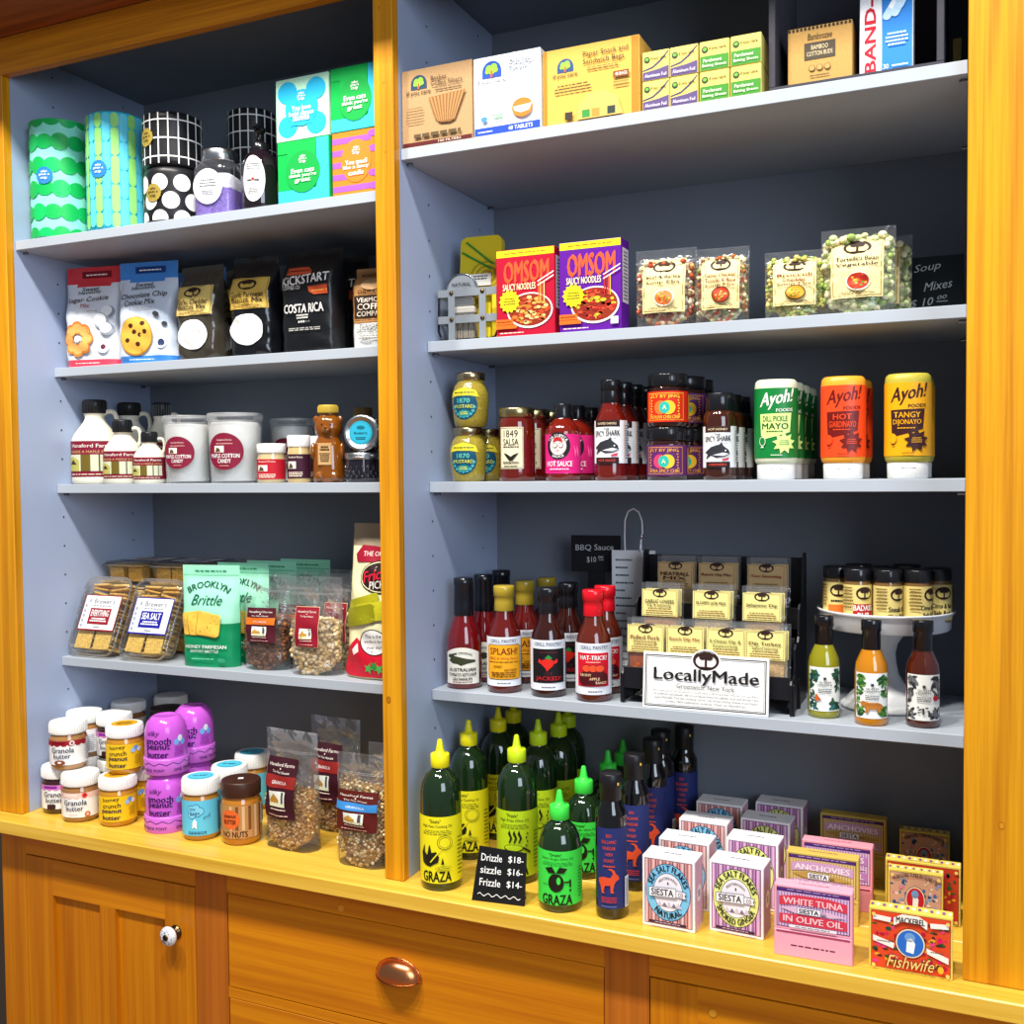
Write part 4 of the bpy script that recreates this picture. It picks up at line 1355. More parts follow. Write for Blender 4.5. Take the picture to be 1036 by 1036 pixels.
for k in range(7):
    P.star(w*(-.05+.075*k), h*(.075+.018*(k % 2)), w*.03, w*.07, 5, H('2e8a3c') if k % 2 else H('5cb456'), k); P.o -= P.step
P.o += P.step
P.ell(w*.02, h*.245, w*.205, h*.085, H('1a1416'), 28).ell(w*.02, h*.245, w*.19, h*.079, WHITE, 28)
P.text('This is the', w*.02, h*.285, w=w*.24, h=h*.022, col=BLACK, slant=.05); P.o -= P.step
P.text('perfect for', w*.02, h*.248, w=w*.27, h=h*.024, col=BLACK, slant=.05); P.o -= P.step
P.text('your dip!', w*.02, h*.21, w=w*.22, h=h*.024, col=BLACK, slant=.05); P.o -= P.step
b.build('bag', t)

# ================================================================== LEFT BAY, COUNTERTOP: nut butters and granola
def butter_jar(name, label, r, h, cont, lidcol, kind, rz=0, lidtop=None):
    """screw-lid spread jar"""
    t = thing(name, label, 'jar', (0, 0, 0), rz)
    lh = h*.235; hb = h-lh
    b = MB(); b.lathe([(r*.80, 0), (r*.90, .002), (r*.985, .008), (r*1.0, .014), (r*1.0, hb*.82), (r*.965, hb*.90), (r*.90, hb*.955), (r*.90, hb)], cont, 'liquid', 40)
    b.build('jar', t)
    lr = r*1.0
    b = MB(); b.lathe([(lr*.985, hb-.0005), (lr, hb+.001), (lr, h-.003), (lr*.965, h-.0004), (lr*.90, h), (0, h)], lidcol, 'satin', 44)
    if kind in ('granola', 'cocoa', 'berry', 'blue', 'honey'):
        for i in range(44):
            a = 2*pi*i/44
            b.box(-.0006, .0006, -.0006, .0006, hb+.002, h-.0045, lidcol, 'satin', M=Matrix.Translation((lr*cos(a), lr*sin(a), 0)))
    P = Print(b, topf(0, 0, h), 'paper', base=.0003)
    if kind == 'honey':
        P.ell(0, 0, r*.72, r*.72, H('d8a01a'), 30); P.text('HONEY', 0, r*.12, w=r*.8, h=r*.22, col=H('5a3c08'), bold=.02); P.o -= P.step; P.text('CRUNCH', 0, -r*.22, w=r*.8, h=r*.22, col=H('5a3c08'), bold=.02)
    elif kind == 'blue':
        P.ell(0, 0, r*.72, r*.72, H('4fbfd8'), 30); P.ell(0, 0, r*.6, r*.6, H('2a9ab8'), 30).ell(0, 0, r*.57, r*.57, H('4fbfd8'), 30).text('OH BABY', 0, 0, w=r*.8, h=r*.22, col=H('14465a'), bold=.02)
    b.build('lid', t)
    b = MB(); P = Print(b, cylm(r, 0), 'paper', base=.0006, maxu=r*.2)
    W = r*2.2; z0, z1 = hb*.16, hb*.83; HH = z1-z0
    if kind in ('granola', 'cocoa', 'berry'):
        band = {'granola': H('9c1c2c'), 'cocoa': H('d884c8'), 'berry': H('f0c9bc')}[kind]
        P.rect(-W, W, z0, z1, H('f3f2f0'))
        P.rect(-W, W*.55, z1-HH*.18, z1, band)
        o = P.o
        for i in range(9):
            P.o = o; P.ell(-W+W*1.55*(i+.5)/9, z1-HH*.18, W*.07, HH*.05, band, 12)
        P.rect(-r*.85, -r*.05, z1-HH*.15, z1-HH*.03, {'granola': H('7c0c1c'), 'cocoa': H('8c2a9c'), 'berry': H('f6ddd2')}[kind])
        P.ell(r*.30, z1-HH*.10, r*.14, r*.14, {'granola': H('e8d8d4'), 'cocoa': H('d8484c'), 'berry': H('e03a3a')}[kind]).ell(r*.30, z1-HH*.10, r*.06, r*.06, H('8c1c2c'))
        P.text('Granola', -r*.22, z0+HH*.62, w=r*1.22, h=HH*.22, col=H('16203c'), bold=.02); P.o -= P.step
        P.text('butter', -r*.24, z0+HH*.38, w=r*.92, h=HH*.20, col=H('16203c'), bold=.02); P.o -= P.step
        if kind == 'granola':
            P.ell(-r*.35, z0+HH*.11, r*.30, HH*.105, H('8a4420')).ell(-r*.35, z0+HH*.12, r*.11, HH*.04, H('f3f2f0'))
        elif kind == 'cocoa':
            P.poly([(-r*.62, z0), (-r*.60, z0+HH*.20), (-r*.2, z0+HH*.22), (-r*.12, z0+HH*.16), (-r*.16, z0)], H('3a1c1e'))
        else:
            P.ell(r*.42, z0+HH*.12, r*.15, r*.15, H('c86a3a')).ell(r*.42, z0+HH*.12, r*.06, r*.06, H('f3dcc8')); P.greek(-r*.3, z0+HH*.12, r*.6, HH*.05, 1, H('d86a5a'), 3)
        P.greek(r*1.35, z0+HH*.45, r*.75, HH*.7, 9, H('7a8496'), 7, .4)
    elif kind == 'honey':
        P.rect(-W, W, z0, z1, H('f0c418'))
        P.text('honey', -r*.30, z0+HH*.86, w=r*.9, h=HH*.20, col=H('1a1220'), bold=.016, slant=.1); P.o -= P.step
        P.text('crunch', -r*.28, z0+HH*.64, w=r*.98, h=HH*.18, col=H('1a1220'), bold=.016, slant=.05); P.o -= P.step
        P.text('peanut', -r*.28, z0+HH*.40, w=r*1.08, h=HH*.19, col=H('2a1e38'), bold=.035); P.o -= P.step
        P.text('butter', -r*.30, z0+HH*.17, w=r*.98, h=HH*.18, col=H('2a1e38'), bold=.035); P.o -= P.step
        for du, dv, c in ((.72, .84, '6a9ae0'), (.92, .76, 'e8ecf4'), (.56, .74, '9ac4ea')):
            P.ell(r*du, z0+HH*dv, r*.13, r*.13, H(c), 10); P.o -= P.step
        P.greek(r*.86, z0+HH*.38, r*.45, HH*.42, 6, H('a87c10'), 4, .4)
    elif kind == 'blue':
        P.rect(-W, W, z0-.003, z1+.004, H('62c6e6'))
        for du, dv in ((-.42, .80), (-.15, .84), (-.38, .62), (-.08, .68), (.06, .74), (-.25, .70)):
            P.ell(r*du, z0+HH*dv, r*.22, HH*.13, H('2a5a92'), 16); P.o -= P.step
        P.o += P.step
        for du, dv in ((-.42, .80), (-.15, .84), (-.38, .62), (-.08, .68), (.06, .74), (-.25, .70)):
            P.ell(r*du, z0+HH*dv, r*.19, HH*.11, H('7ed2ee'), 16); P.o -= P.step
        P.o += P.step
        P.text('OH', -r*.35, z0+HH*.80, h=HH*.09, col=H('20406a'), bold=.01); P.o -= P.step
        P.text('BABY', -r*.20, z0+HH*.66, h=HH*.09, col=H('20406a'), bold=.01); P.o -= P.step
        P.poly([(-r*.36, z0+HH*.18), (-r*.34, z0+HH*.40), (-r*.22, z0+HH*.50), (-r*.10, z0+HH*.40), (-r*.12, z0+HH*.16), (-r*.24, z0+HH*.24)], H('eef4f6'))
        P.text('puff', r*.42, z0+HH*.55, w=r*.36, h=HH*.12, col=H('20406a'), slant=.3); P.o -= P.step
        P.greek(-r*.1, z0+HH*.05, r*1.2, HH*.10, 2, H('1c3a60'), 3, .5)
        o = P.o
        for k in range(13):
            P.o = o; P.rect(r*1.10, r*1.26, z0+HH*(.03+.072*k), z0+HH*(.08+.072*k), H('1c2c4c'))
    elif kind == 'reese':
        P.rect(-W, W, z0, z1+.002, H('b8854c'))
        o = P.o
        for k in range(9):
            P.o = o; P.rect(-r*.5+k*r*.32, -r*.36+k*r*.32, z0, z1, H('7a4a24') if k % 2 else H('d8b48a'))
        P.ell(-r*.48, z0+HH*.60, r*.52, HH*.30, H('e0662a'), 24)
        P.text('peanut', -r*.48, z0+HH*.68, w=r*.66, h=HH*.13, col=H('3a1c0c'), bold=.03); P.o -= P.step
        P.text('BUTTER', -r*.48, z0+HH*.52, w=r*.66, h=HH*.13, col=H('3a1c0c'), bold=.03); P.o -= P.step
        P.rect(-W, W*.3, z0+HH*.02, z0+HH*.26, H('c08c58'))
        P.text('NO NUTS', -r*.25, z0+HH*.14, w=r*1.3, h=HH*.18, col=H('241208'), bold=.03)
        P.rect(r*1.2, r*1.7, z0+HH*.35, z1, H('d8d8d6')); P.greek(r*1.45, z0+HH*.68, r*.4, HH*.5, 6, H('5a5a5a'), 2)
    b.build('label', t)
    return t
brown, cocoa = H('8a5a2c'), H('3a1c16')
G = 'granola butter jars'
ga = butter_jar('granola_butter_jar', '', .0365, .0975, H('38191a'), WHITE, 'cocoa', RAD(-12))
gb = butter_jar('granola_butter_jar', '', .0370, .0970, H('9a6c3c'), WHITE, 'berry', RAD(-12))
gc = butter_jar('granola_butter_jar', '', .0370, .0975, H('a87844'), WHITE, 'granola', RAD(-12))
put(ga, (-.8320, .0590, 0), RAD(40)); tag(ga, 'white-lidded granola butter jar with lilac label band, lowest at the far left', None, G)
put(gb, (-.7490, .0360, 0), RAD(40)); tag(gb, 'white-lidded granola butter jar with pink label and red dots, second in the front row', None, G)
put(gc, (-.7985, .0525, .0977), RAD(40)); tag(gc, 'granola butter jar with dark red label band, stacked on the two front left jars', None, G)
dup(gc, (-.8400, .1360, 0), RAD(30), 'granola butter jar at the back by the left wall, under another jar', G)
dup(gc, (-.8400, .1350, .0977), RAD(-20), 'upper granola butter jar at the back by the left wall, its back label showing', G)
dup(ga, (-.7600, .1420, 0), RAD(-5), 'lower granola butter jar of the second back stack, mostly hidden', G)
dup(ga, (-.7610, .1425, .0977), RAD(36), 'upper granola butter jar with lilac band in the second back stack', G)
for (x, y, lab) in ((-.8250, .2480, 'left'), (-.7800, .3350, 'right')):
    for k in (0, 1):
        dup(gb, (x, y, .0973*k), RAD(20), '%s granola butter jar in the shaded %s stack against the back' % ('upper' if k else 'lower', lab), G)
ha = butter_jar('peanut_butter_jar', 'yellow honey crunch peanut butter jar, lower one of the front stack', .0365, .0985, H('c0851e'), WHITE, 'honey', RAD(-8))
put(ha, (-.6570, .0450, 0), RAD(40)); ha['group'] = 'honey crunch jars'
dup(ha, (-.6600, .0700, .0988), RAD(36), 'yellow honey crunch peanut butter jar stacked on top of another one', 'honey crunch jars')
dup(ha, (-.6480, .1230, 0), RAD(-20), 'yellow honey crunch jar hidden behind the front stack', 'honey crunch jars')
hd = dup(ha, (-.7000, .2350, 0), RAD(-20), 'honey crunch jar in shade at the back, under a dark lidded jar', 'honey crunch jars')
dk = butter_jar('peanut_butter_jar', 'dark jar with a see-through brown lid in the shade at the back', .0365, .0935, H('3c2412'), H('3a2c26'), 'plain', 0)
put(dk, (-.7000, .2350, .0988), 0)

def pink_jar(label, group):
    t = thing('pink_peanut_butter_jar', label, 'jar', (0, 0, 0), 0, group)
    r, h = .0440, .0985
    pk = H('c65ad0')
    b = MB(); b.lathe([(r*.94, .027), (r*.945, .060), (r*.92, .074), (r*.82, .087), (r*.62, .0955), (r*.52, .0975), (r*.48, .0965), (0, .0960)], pk, 'gloss', 44)
    P = Print(b, cylm(r*.945, 0), 'gloss', base=.0005, maxu=r*.2)
    ink = H('33105a')
    P.text('silky', -r*.32, .0715, w=r*.62, h=.0115, col=ink, shear=.3); P.o -= P.step
    P.text('smooth', -r*.12, .0590, w=r*1.18, h=.0115, col=ink, bold=.035); P.o -= P.step
    P.text('peanut', -r*.12, .0475, w=r*1.10, h=.0115, col=ink, bold=.035); P.o -= P.step
    P.text('butter', -r*.14, .0360, w=r*1.0, h=.0105, col=ink, bold=.035); P.o -= P.step
    for du, dv, c in ((.72, .056, '7ab0f0'), (.90, .062, 'e8f0fa'), (1.04, .055, '7ab0f0')):
        P.ell(r*du, dv, r*.12, r*.13, H(c), 12); P.o -= P.step
    P.greek(r*.85, .040, r*.5, .016, 5, H('8a2aa0'), 3, .4)
    b.build('jar', t)
    b = MB(); b.lathe([(r*.975, 0), (r, .0015), (r, .0255), (r*.985, .0275), (r*.93, .028)], H('d06cd8'), 'gloss', 44)
    P = Print(b, cylm(r, 0), 'gloss', base=.0004, maxu=r*.2)
    n = 34; pts = []
    up_ = [(-r*2.4+r*4.8*i/n, .0195+.0022*sin(i*pi/2.0)) for i in range(n+1)]
    o = P.o
    for i in range(n):
        P.o = o; (a, c), (e, g) = up_[i], up_[i+1]
        P.poly([(a, c-.0006), (e, g-.0006), (e, g+.0006), (a, c+.0006)], ink)
    P.text('ONE TRICK PONY', -r*.55, .0090, w=r*1.5, h=.0052, col=ink, bold=.01); P.o -= P.step
    P.text('ONE TRICK PONY', r*1.35, .0090, w=r*1.5, h=.0052, col=ink, bold=.01)
    b.build('lid', t)
    return t
p1 = pink_jar('', 'upside-down pink jars')
p1.scale = (1, 1, 1.15)
row(p1, [(-.5430, .0610, 0, RAD(30)), (-.5465, .0660, .1136, RAD(26)), (-.5560, .1560, 0, RAD(30)), (-.5560, .1560, .1136, RAD(22))],
    ['upside-down magenta peanut butter jar, bottom of the front stack', 'upside-down magenta peanut butter jar, top of the front stack', 'upside-down magenta jar in shade, bottom of the rear stack', 'upside-down magenta jar, top of the rear stack'], 'upside-down pink jars')
bl = butter_jar('peanut_butter_jar', '', .0355, .1180, H('b07a2c'), WHITE, 'blue', RAD(-12))
row(bl, [(-.4450, .0480, 0, RAD(34)), (-.4460, .1350, 0, RAD(20)), (-.4640, .2300, 0, RAD(24))],
    ['light blue labelled peanut butter jar with white lid, front one of three', 'light blue labelled peanut butter jar behind the brown-lidded jar', 'light blue labelled jar in shade behind the granola pouch'], 'light blue peanut butter jars')
rs = butter_jar('peanut_butter_jar', 'peanut butter jar with dark brown lid and striped label', .0375, .1200, H('b8741e'), H('3e2218'), 'reese', RAD(-10))
put(rs, (-.3560, .0590, 0), RAD(32))
MB().box(-.005, .005, -.004, .004, .1201, .1206, WHITE, 'paper').build('price_sticker', rs)

g1 = pouch('granola_pouch', 'clear pouch of golden granola with dark maroon label, left front granola pouch', 'granola pouch', .118, .2210, .062, .50, granola, farm_label(-.36, .25, .28, .78, H('38101c'), H('8c2420'), 'GRANOLA'), 460, 11, .0032)
put(g1, (-.2440, .0720, 0), RAD(-4))
g2 = dup(g1, (-.2260, .1900, 0), RAD(-4), 'clear granola pouch standing behind the two front granola pouches')
g3 = pouch('granola_pouch', 'clear pouch of granola with brown and blue label, beside the centre post', 'granola pouch', .108, .1990, .056, .72, clus, farm_label(-.40, .38, .34, .69, H('56140f'), H('3c8ad0'), 'GRANOLA'), 460, 12, .0034)
put(g3, (-.0720, .0500, 0), RAD(0))
dup(g3, (-.0560, .1300, 0), RAD(0), 'clear granola pouch in the corner behind the blue-labelled granola pouch')
g5 = dup(g1, (-.0900, .2900, 0), RAD(-3), 'clear granola pouch in deep shade at the very back by the centre post')

# ================================================================== RIGHT BAY, TOP SHELF: paper goods and the black crate
R1, R2, R3, R4 = 1.2546, 0.9384, 0.6880, 0.3135
def pbox(name, label, cat, x0, x1, y, z, h, d, col, front=None, side=None, top=None, rz=0, kind='card', sidecol=None):
    """printed carton; its front face is towards the room"""
    w = x1-x0
    b = MB(); b.box(-w/2, w/2, 0, d, 0, h, col, kind, .0009)
    if front:
        P = Print(b, flat(0, 0, 0), 'paper', base=.0003); front(P, w, h)
    if side:
        P = Print(b, side_r(w/2, 0, 0), 'paper', base=.0003); side(P, d, h)
    if top:
        P = Print(b, topf(0, 0, h), 'paper', base=.0003); top(P, w, d)
    o = b.build(name, None, ((x0+x1)/2, y, z), rz)
    return tag(o, label, cat)
def tree_logo(P, cx, cy, s, arch, txt):
    pts = [(cx+s*cos(a), cy+s*sin(a)) for a in [pi*k/16 for k in range(17)]]
    P.poly(pts+[(cx-s, cy-s*.55), (cx+s, cy-s*.55)], arch)
    for dx, dy, r in ((-.28, .30, .34), (.22, .38, .36), (.0, .08, .36), (.42, .10, .24), (-.45, .02, .22)):
        P.ell(cx+dx*s, cy+dy*s, r*s, r*s, H('8cc63e'), 14); P.o -= P.step*.5
    P.o += P.step
    P.rect(cx-.10*s, cx+.10*s, cy-.55*s, cy+.10*s, H('d8562a'))
    if txt: P.text('if you care', cx, cy-.95*s, w=s*3.0, h=s*.55, col=H('1c1c20'), bold=.01)
def f_coffee(P, w, h):
    e = .0012
    P.rect(-w/2+e, w/2-e, e, h*.06, H('5a1a1c')); P.text('100 FILTERS', w*.18, h*.035, w=w*.32, h=h*.03, col=H('e8d8c0')); P.o -= P.step
    tree_logo(P, -w*.25, h*.80, w*.115, H('26425c'), True)
    P.text('Basket', w*.04, h*.845, w=w*.22, h=h*.055, col=H('4a3a26'), bold=.005); P.o -= P.step
    P.text('Coffee Filters', w*.15, h*.775, w=w*.44, h=h*.060, col=H('4a3a26'), bold=.005); P.o -= P.step
    P.greek(w*.17, h*.70, w*.46, h*.05, 2, H('7a6444'), 3)
    P.greek(-w*.30, h*.40, w*.26, h*.22, 6, H('7a6444'), 4, .35)
    P.poly([(-w*.10, h*.60), (w*.42, h*.63), (w*.27, h*.28), (w*.20, h*.25), (w*.06, h*.26), (-w*.01, h*.32)], H('8a5c30'))
    o = P.o
    for k in range(10):
        P.o = o; t = (k+.2)/10; t2 = t+.055
        P.poly([(-w*.095+w*.51*t, h*(.595+.03*t)), (-w*.095+w*.51*t2, h*(.595+.03*t2)), (w*(.02+.25*t2), h*.275), (w*(.02+.25*t), h*.275)], H('b08450'))
    P.greek(w*.02, h*.13, w*.75, h*.05, 1, H('5a4a30'), 5, .9)
def f_dish(P, w, h):
    e = .0012
    P.rect(-w/2+e, w/2-e, e, h*.105, H('2048b4')); P.text('40 TABLETS', w*.20, h*.055, w=w*.36, h=h*.05, col=WHITE, bold=.02); P.o -= P.step; P.greek(-w*.33, h*.05, w*.22, h*.025, 1, WHITE, 2)
    tree_logo(P, -w*.22, h*.80, w*.145, H('1c4aa8'), True)
    for i, s in enumerate(('Automatic', 'Dishwasher', 'Tablets')):
        P.text(s, w*(.22, .235, .18)[i], h*(.89-.06*i), w=w*(.34, .38, .26)[i], h=h*.052, col=H('22304c'), bold=.006); P.o -= P.step
    P.greek(-w*.1, h*.45, w*.62, h*.16, 6, H('9aa4b4'), 4, .3)
    P.ell(w*.24, h*.285, w*.155, h*.12, H('d87a2c'), 26).poly([(w*.10, h*.30), (w*.38, h*.32), (w*.34, h*.24), (w*.22, h*.22), (w*.13, h*.25)], H('f4f4f2'))
    P.ell(-w*.33, h*.20, w*.05, h*.035, H('4a8ac8')); P.greek(-w*.12, h*.215, w*.16, h*.07, 2, H('3a9a4c'), 2)
def f_snack(P, w, h):
    e = .0012
    P.rect(-w/2+e, -w*.455, e, h-e, H('cf7a1c')); P.o -= P.step
    P.rect(w*.42, w/2-e, e, h-e, H('cf7a1c'))
    tree_logo(P, -w*.26, h*.74, w*.085, H('2c4a7c'), True)
    P.text('Paper Snack and', w*.16, h*.855, w=w*.46, h=h*.085, col=H('3a2c1c'), bold=.008); P.o -= P.step
    P.text('Sandwich Bags', w*.14, h*.755, w=w*.42, h=h*.085, col=H('3a2c1c'), bold=.008); P.o -= P.step
    P.greek(w*.13, h*.665, w*.40, h*.05, 2, H('8a6c34'), 3)
    P.greek(-w*.18, h*.45, w*.40, h*.12, 3, H('5a4420'), 4, .45)
    P.rect(w*.24, w*.40, h*.49, h*.57, H('8a4a1c')); P.text('48 BAGS', w*.32, h*.53, w=w*.12, h=h*.04, col=WHITE); P.o -= P.step
    P.greek(w*.32, h*.41, w*.16, h*.07, 2, H('8a6c34'), 6)
    P.poly([(-w*.14, e), (-w*.12, h*.20), (-w*.02, h*.33), (w*.14, h*.36), (w*.28, h*.24), (w*.34, e)], H('d8ae5c'))
    for cx, c in ((-.22, '3a3024'), (-.04, '3a8a3c'), (.06, 'c08a3a'), (.22, '2c3a34')):
        P.rect(w*(cx-.04), w*(cx+.04), h*.03, h*.13, H(c)); P.o -= P.step
pbox('coffee_filter_box', 'brown coffee filter box with a pleated basket picture, beside the centre post', 'box', .0395, .1725, .0265, R1, .1290, .10, H('b39066'), f_coffee)
pbox('dishwasher_tablet_box', 'white dishwasher tablet box with blue bottom band and orange circle', 'box', .1755, .2945, .0265, R1, .1270, .085, H('eef2f8'), f_dish)
pbox('snack_bag_box', 'wide yellow-brown paper snack bag box with orange side strips', 'box', .2985, .4585, .0265, R1, .1175, .095, H('d9ac52'), f_snack)
def f_foil(pu):
    def f(P, w, h):
        e = .001
        c = H('5a4a78') if pu else H('3f8a2c')
        if pu:
            P.poly([(-w/2+e, e), (w/2-e, e), (w/2-e, h*.44), (w*.1, h*.36), (-w/2+e, h*.30)], c)
            P.poly([(-w/2+e, h*.34), (-w*.1, h*.42), (w*.2, h*.62), (w/2-e, h*.92), (w/2-e, h*.96), (w*.15, h*.66), (-w*.12, h*.47), (-w/2+e, h*.38)], H('4a3c66'))
        else:
            P.rect(-w/2+e, w/2-e, e, h*.50, c)
        P.ell(-w*.32, h*.72, w*.11, w*.11, H('2a3c30'), 16).ell(-w*.32, h*.73, w*.07, w*.06, H('6aa83a'), 12)
        P.text('if you care', w*.10, h*.735, w=w*.56, h=h*.13, col=H('1c1c1c'), bold=.01); P.o -= P.step
        if pu:
            P.text('Aluminum Foil', 0, h*.16, w=w*.80, h=h*.12, col=H('f0e8f4'), bold=.01)
        else:
            P.text('Parchment', -w*.06, h*.34, w=w*.62, h=h*.12, col=H('f0f4e4'), bold=.01); P.o -= P.step
            P.text('Baking Sheets', 0, h*.16, w=w*.80, h=h*.12, col=H('f0f4e4'), bold=.01)
    return f
for i, (x0, x1) in enumerate(((.4625, .5050), (.5060, .5490), (.5515, .5960), (.5980, .6430))):
    pu = i < 2
    for j in (0, 1):
        nm = 'foil_box' if pu else 'parchment_box'
        what = 'yellow and purple aluminum foil box' if pu else 'yellow and green parchment sheet box'
        lab = '%s, %s row, %s of its pair' % (what, 'upper' if j else 'lower', 'left' if i % 2 == 0 else 'right')
        o = pbox(nm, lab, 'box', x0, x1, .0275, R1+.0445*j, .0438, .26, H('d9c76c'), f_foil(pu))
        o['group'] = 'aluminum foil boxes' if pu else 'parchment boxes'
# crate
t = thing('wooden_crate', 'black wooden crate lying on its side at the right end of the top shelf', 'crate', (.7702, .040, R1))
w, h, d, k = .2380, .2750, .20, .0095
def slab(x0, x1, y0, y1, z0, z1): return MB().box(x0, x1, y0, y1, z0, z1, H('403f47'), 'card', .0008)
slab(-w/2, w/2, 0, d, 0, k).build('bottom_board', t)
slab(-w/2, w/2, 0, d, h-k, h).build('top_board', t)
slab(-w/2, -w/2+k, 0, d, k, h-k).build('side_board', t)
slab(w/2-k, w/2, 0, d, k, h-k).build('side_board', t)
slab(-w/2+k, w/2-k, d-.008, d, k, h-k).build('back_board', t)
def f_bamb(P, w, h):
    e = .001
    for z0, z1 in ((e, h*.05), (h*.94, h-e)):
        o = P.o
        for i in range(16):
            P.o = o; P.rect(-w/2+w*(i+.1)/16, -w/2+w*(i+.7)/16, z0, z1, H('3a2c1c'))
    P.text('Bamboozee', 0, h*.82, w=w*.38, h=h*.11, col=H('3a2c1c'), shear=.2); P.o -= P.step
    P.rect(-w*.24, w*.24, h*.44, h*.72, H('4a4032'))
    P.text('BAMBOO', 0, h*.635, w=w*.26, h=h*.075, col=H('e0cca0'), bold=.01); P.o -= P.step
    P.text('COTTON BUDS', 0, h*.53, w=w*.40, h=h*.075, col=H('e0cca0'), bold=.01); P.o -= P.step
    for cx in (-.12, 0, .12):
        P.ell(w*cx, h*.29, w*.05, w*.05, H('5a4426'), 14); P.o += P.step*0
    for cx in (-.12, 0, .12):
        P.ell(w*cx, h*.29, w*.042, w*.042, H('bd9454'), 14); P.o -= P.step
    P.o += P.step
    P.greek(0, h*.16, w*.3, h*.04, 1, H('5a4426'), 2)
pbox('cotton_bud_box', 'kraft brown bamboo cotton bud box standing inside the black crate', 'box', .6755, .7665, .060, R1+.0097, .0865, .060, H('bd9454'), f_bamb)
def f_band(P, w, h):
    e = .001
    P.rect(-w*.08, w/2-e, e, h-e, H('2a7fd0'))
    vs, fs, x0, x1, y0, y1 = glyphs('BAND-AID', .025)
    L, T = h*.94, w*.22
    pts = [(-w*.30-(p[1]-(y0+y1)/2)*T/(y1-y0), h*.50+(p[0]-(x0+x1)/2)*L/(x1-x0)) for p in vs]
    P._tri(pts, fs, H('c4142c'))
    P.text('WATER', w*.20, h*.90, w=w*.34, h=h*.05, col=WHITE, bold=.02); P.o -= P.step
    P.text('BLOCK', w*.20, h*.83, w=w*.38, h=h*.06, col=WHITE, bold=.02); P.o -= P.step
    for cx, cy, a in ((.14, .56, 1.0), (.28, .58, 1.05), (.36, .64, 1.1)):
        pts = rrect(w*.62, w*.16, w*.075)
        P.poly([(w*cx+p[0]*cos(a)-p[1]*sin(a), h*cy+p[0]*sin(a)+p[1]*cos(a)) for p in pts], H('b8d8f0'))
        pts = rrect(w*.16, w*.15, w*.02)
        P.poly([(w*cx+p[0]*cos(a)-p[1]*sin(a), h*cy+p[0]*sin(a)+p[1]*cos(a)) for p in pts], H('eaf2fa'))
    P.greek(w*.20, h*.28, w*.44, h*.12, 4, H('bfe0fa'), 4, .5)
    P.text('30', w*.0, h*.06, w=w*.10, h=h*.04, col=WHITE); P.o -= P.step
    P.greek(w*.26, h*.06, w*.3, h*.02, 1, WHITE, 2)
pbox('bandage_box', 'tall white and blue adhesive bandage box inside the black crate', 'box', .7765, .8480, .060, R1+.0097, .1700, .045, H('f2f4f6'), f_band)
MB().box(.8975, .9095, .16, .24, R1, R1+.082, H('a08a4c'), 'card', .001).build('carton')
tag(bpy.data.objects['carton'], 'thin tan carton edge showing between the crate and the right post', 'box')

# ================================================================== RIGHT BAY, SECOND SHELF: caddy, noodles, soup mixes
t = thing('metal_caddy', 'galvanised strap metal caddy holding soap, brush and cloths', 'caddy', (.1060, .1320, R2), RAD(3))
w, d, h = .1120, .085, .0930
GAL = H('7f868c')
def straps(zs, name):
    b = MB()
    for s in ((-w/2, w/2, 0, .0012), (-w/2, w/2, d-.0012, d)):
        b.box(s[0], s[1], s[2], s[3], zs, zs+.0135, GAL, 'satin', .0004)
    b.box(-w/2-.0012, -w/2, 0, d, zs, zs+.0135, GAL, 'satin', .0004)
    b.box(w/2, w/2+.0012, 0, d, zs, zs+.0135, GAL, 'satin', .0004)
    return b.build(name, t)
straps(.0790, 'rim_strap'); straps(.0320, 'middle_strap')
for sx in (-.030, .030):
    b = MB(); b.box(sx-.0065, sx+.0065, -.0014, -.0002, .002, .0920, GAL, 'satin', .0003)
    b.box(sx-.0065, sx+.0065, -.0014, d+.0014, .0008, .0020, GAL, 'metal', .0003)
    b.box(sx-.0065, sx+.0065, d+.0002, d+.0014, .002, .0920, GAL, 'satin', .0003)
    us = b.build('upright_strap', t)
    for zz in (.0858, .0388):
        b = MB(); b.lathe([(.0042, 0), (.0036, .0016), (.0015, .0026), (0, .0028)], H('6a5436'), 'metal', 12, M=Matrix.Translation((sx, -.0014, zz)) @ Matrix.Rotation(pi/2, 4, 'X')); b.build('rivet', us)
b = MB()
for sx in (-1, 1):
    pts = [(sx*w/2, .004, .0925), (sx*(w/2+.002), .004, .02), (sx*(w/2-.004), .004, .006), (sx*(w/2-.012), .004, .0032), (0, .004, .0032)]
    pts = pts+[(x, d-.004, z) for x, y, z in pts[::-1]]
    b = MB(); b.tube(pts, .0022, H('2a2a2c'), 'metal', 8)
    b.build('wire_frame', t)
# things in the caddy
ring_slab = [(x, z+.096) for x, z in rrect(.080, .192, .012)]
b = MB(); b.prism(ring_slab, 0, .016, H('d8c21c'), 'satin', True)
P = Print(b, flat(0, 0, .112), 'paper', base=.0004)
for k in range(6):
    P.ell(.012, .008, .031-.005*k, .026-.0042*k, H('b89c10') if k % 2 == 0 else H('dcc82a'), 26)
P.o = .0002
for k in range(3):
    P.ell(-.004, -.040, .014-.004*k, .014-.004*k, H('b89c10') if k % 2 == 0 else H('dcc82a'), 20)
for a0, a1 in (((-.036, .052), (.022, .018)), ((-.028, .070), (.026, .026))):
    dx, dy = a1[0]-a0[0], a1[1]-a0[1]; L = sqrt(dx*dx+dy*dy); nx, ny = -dy/L*.0016, dx/L*.0016
    P.o = .0022; P.poly([(a0[0]+nx, a0[1]+ny), (a1[0]+nx, a1[1]+ny), (a1[0]-nx, a1[1]-ny), (a0[0]-nx, a0[1]-ny)], H('1c8a2c'))
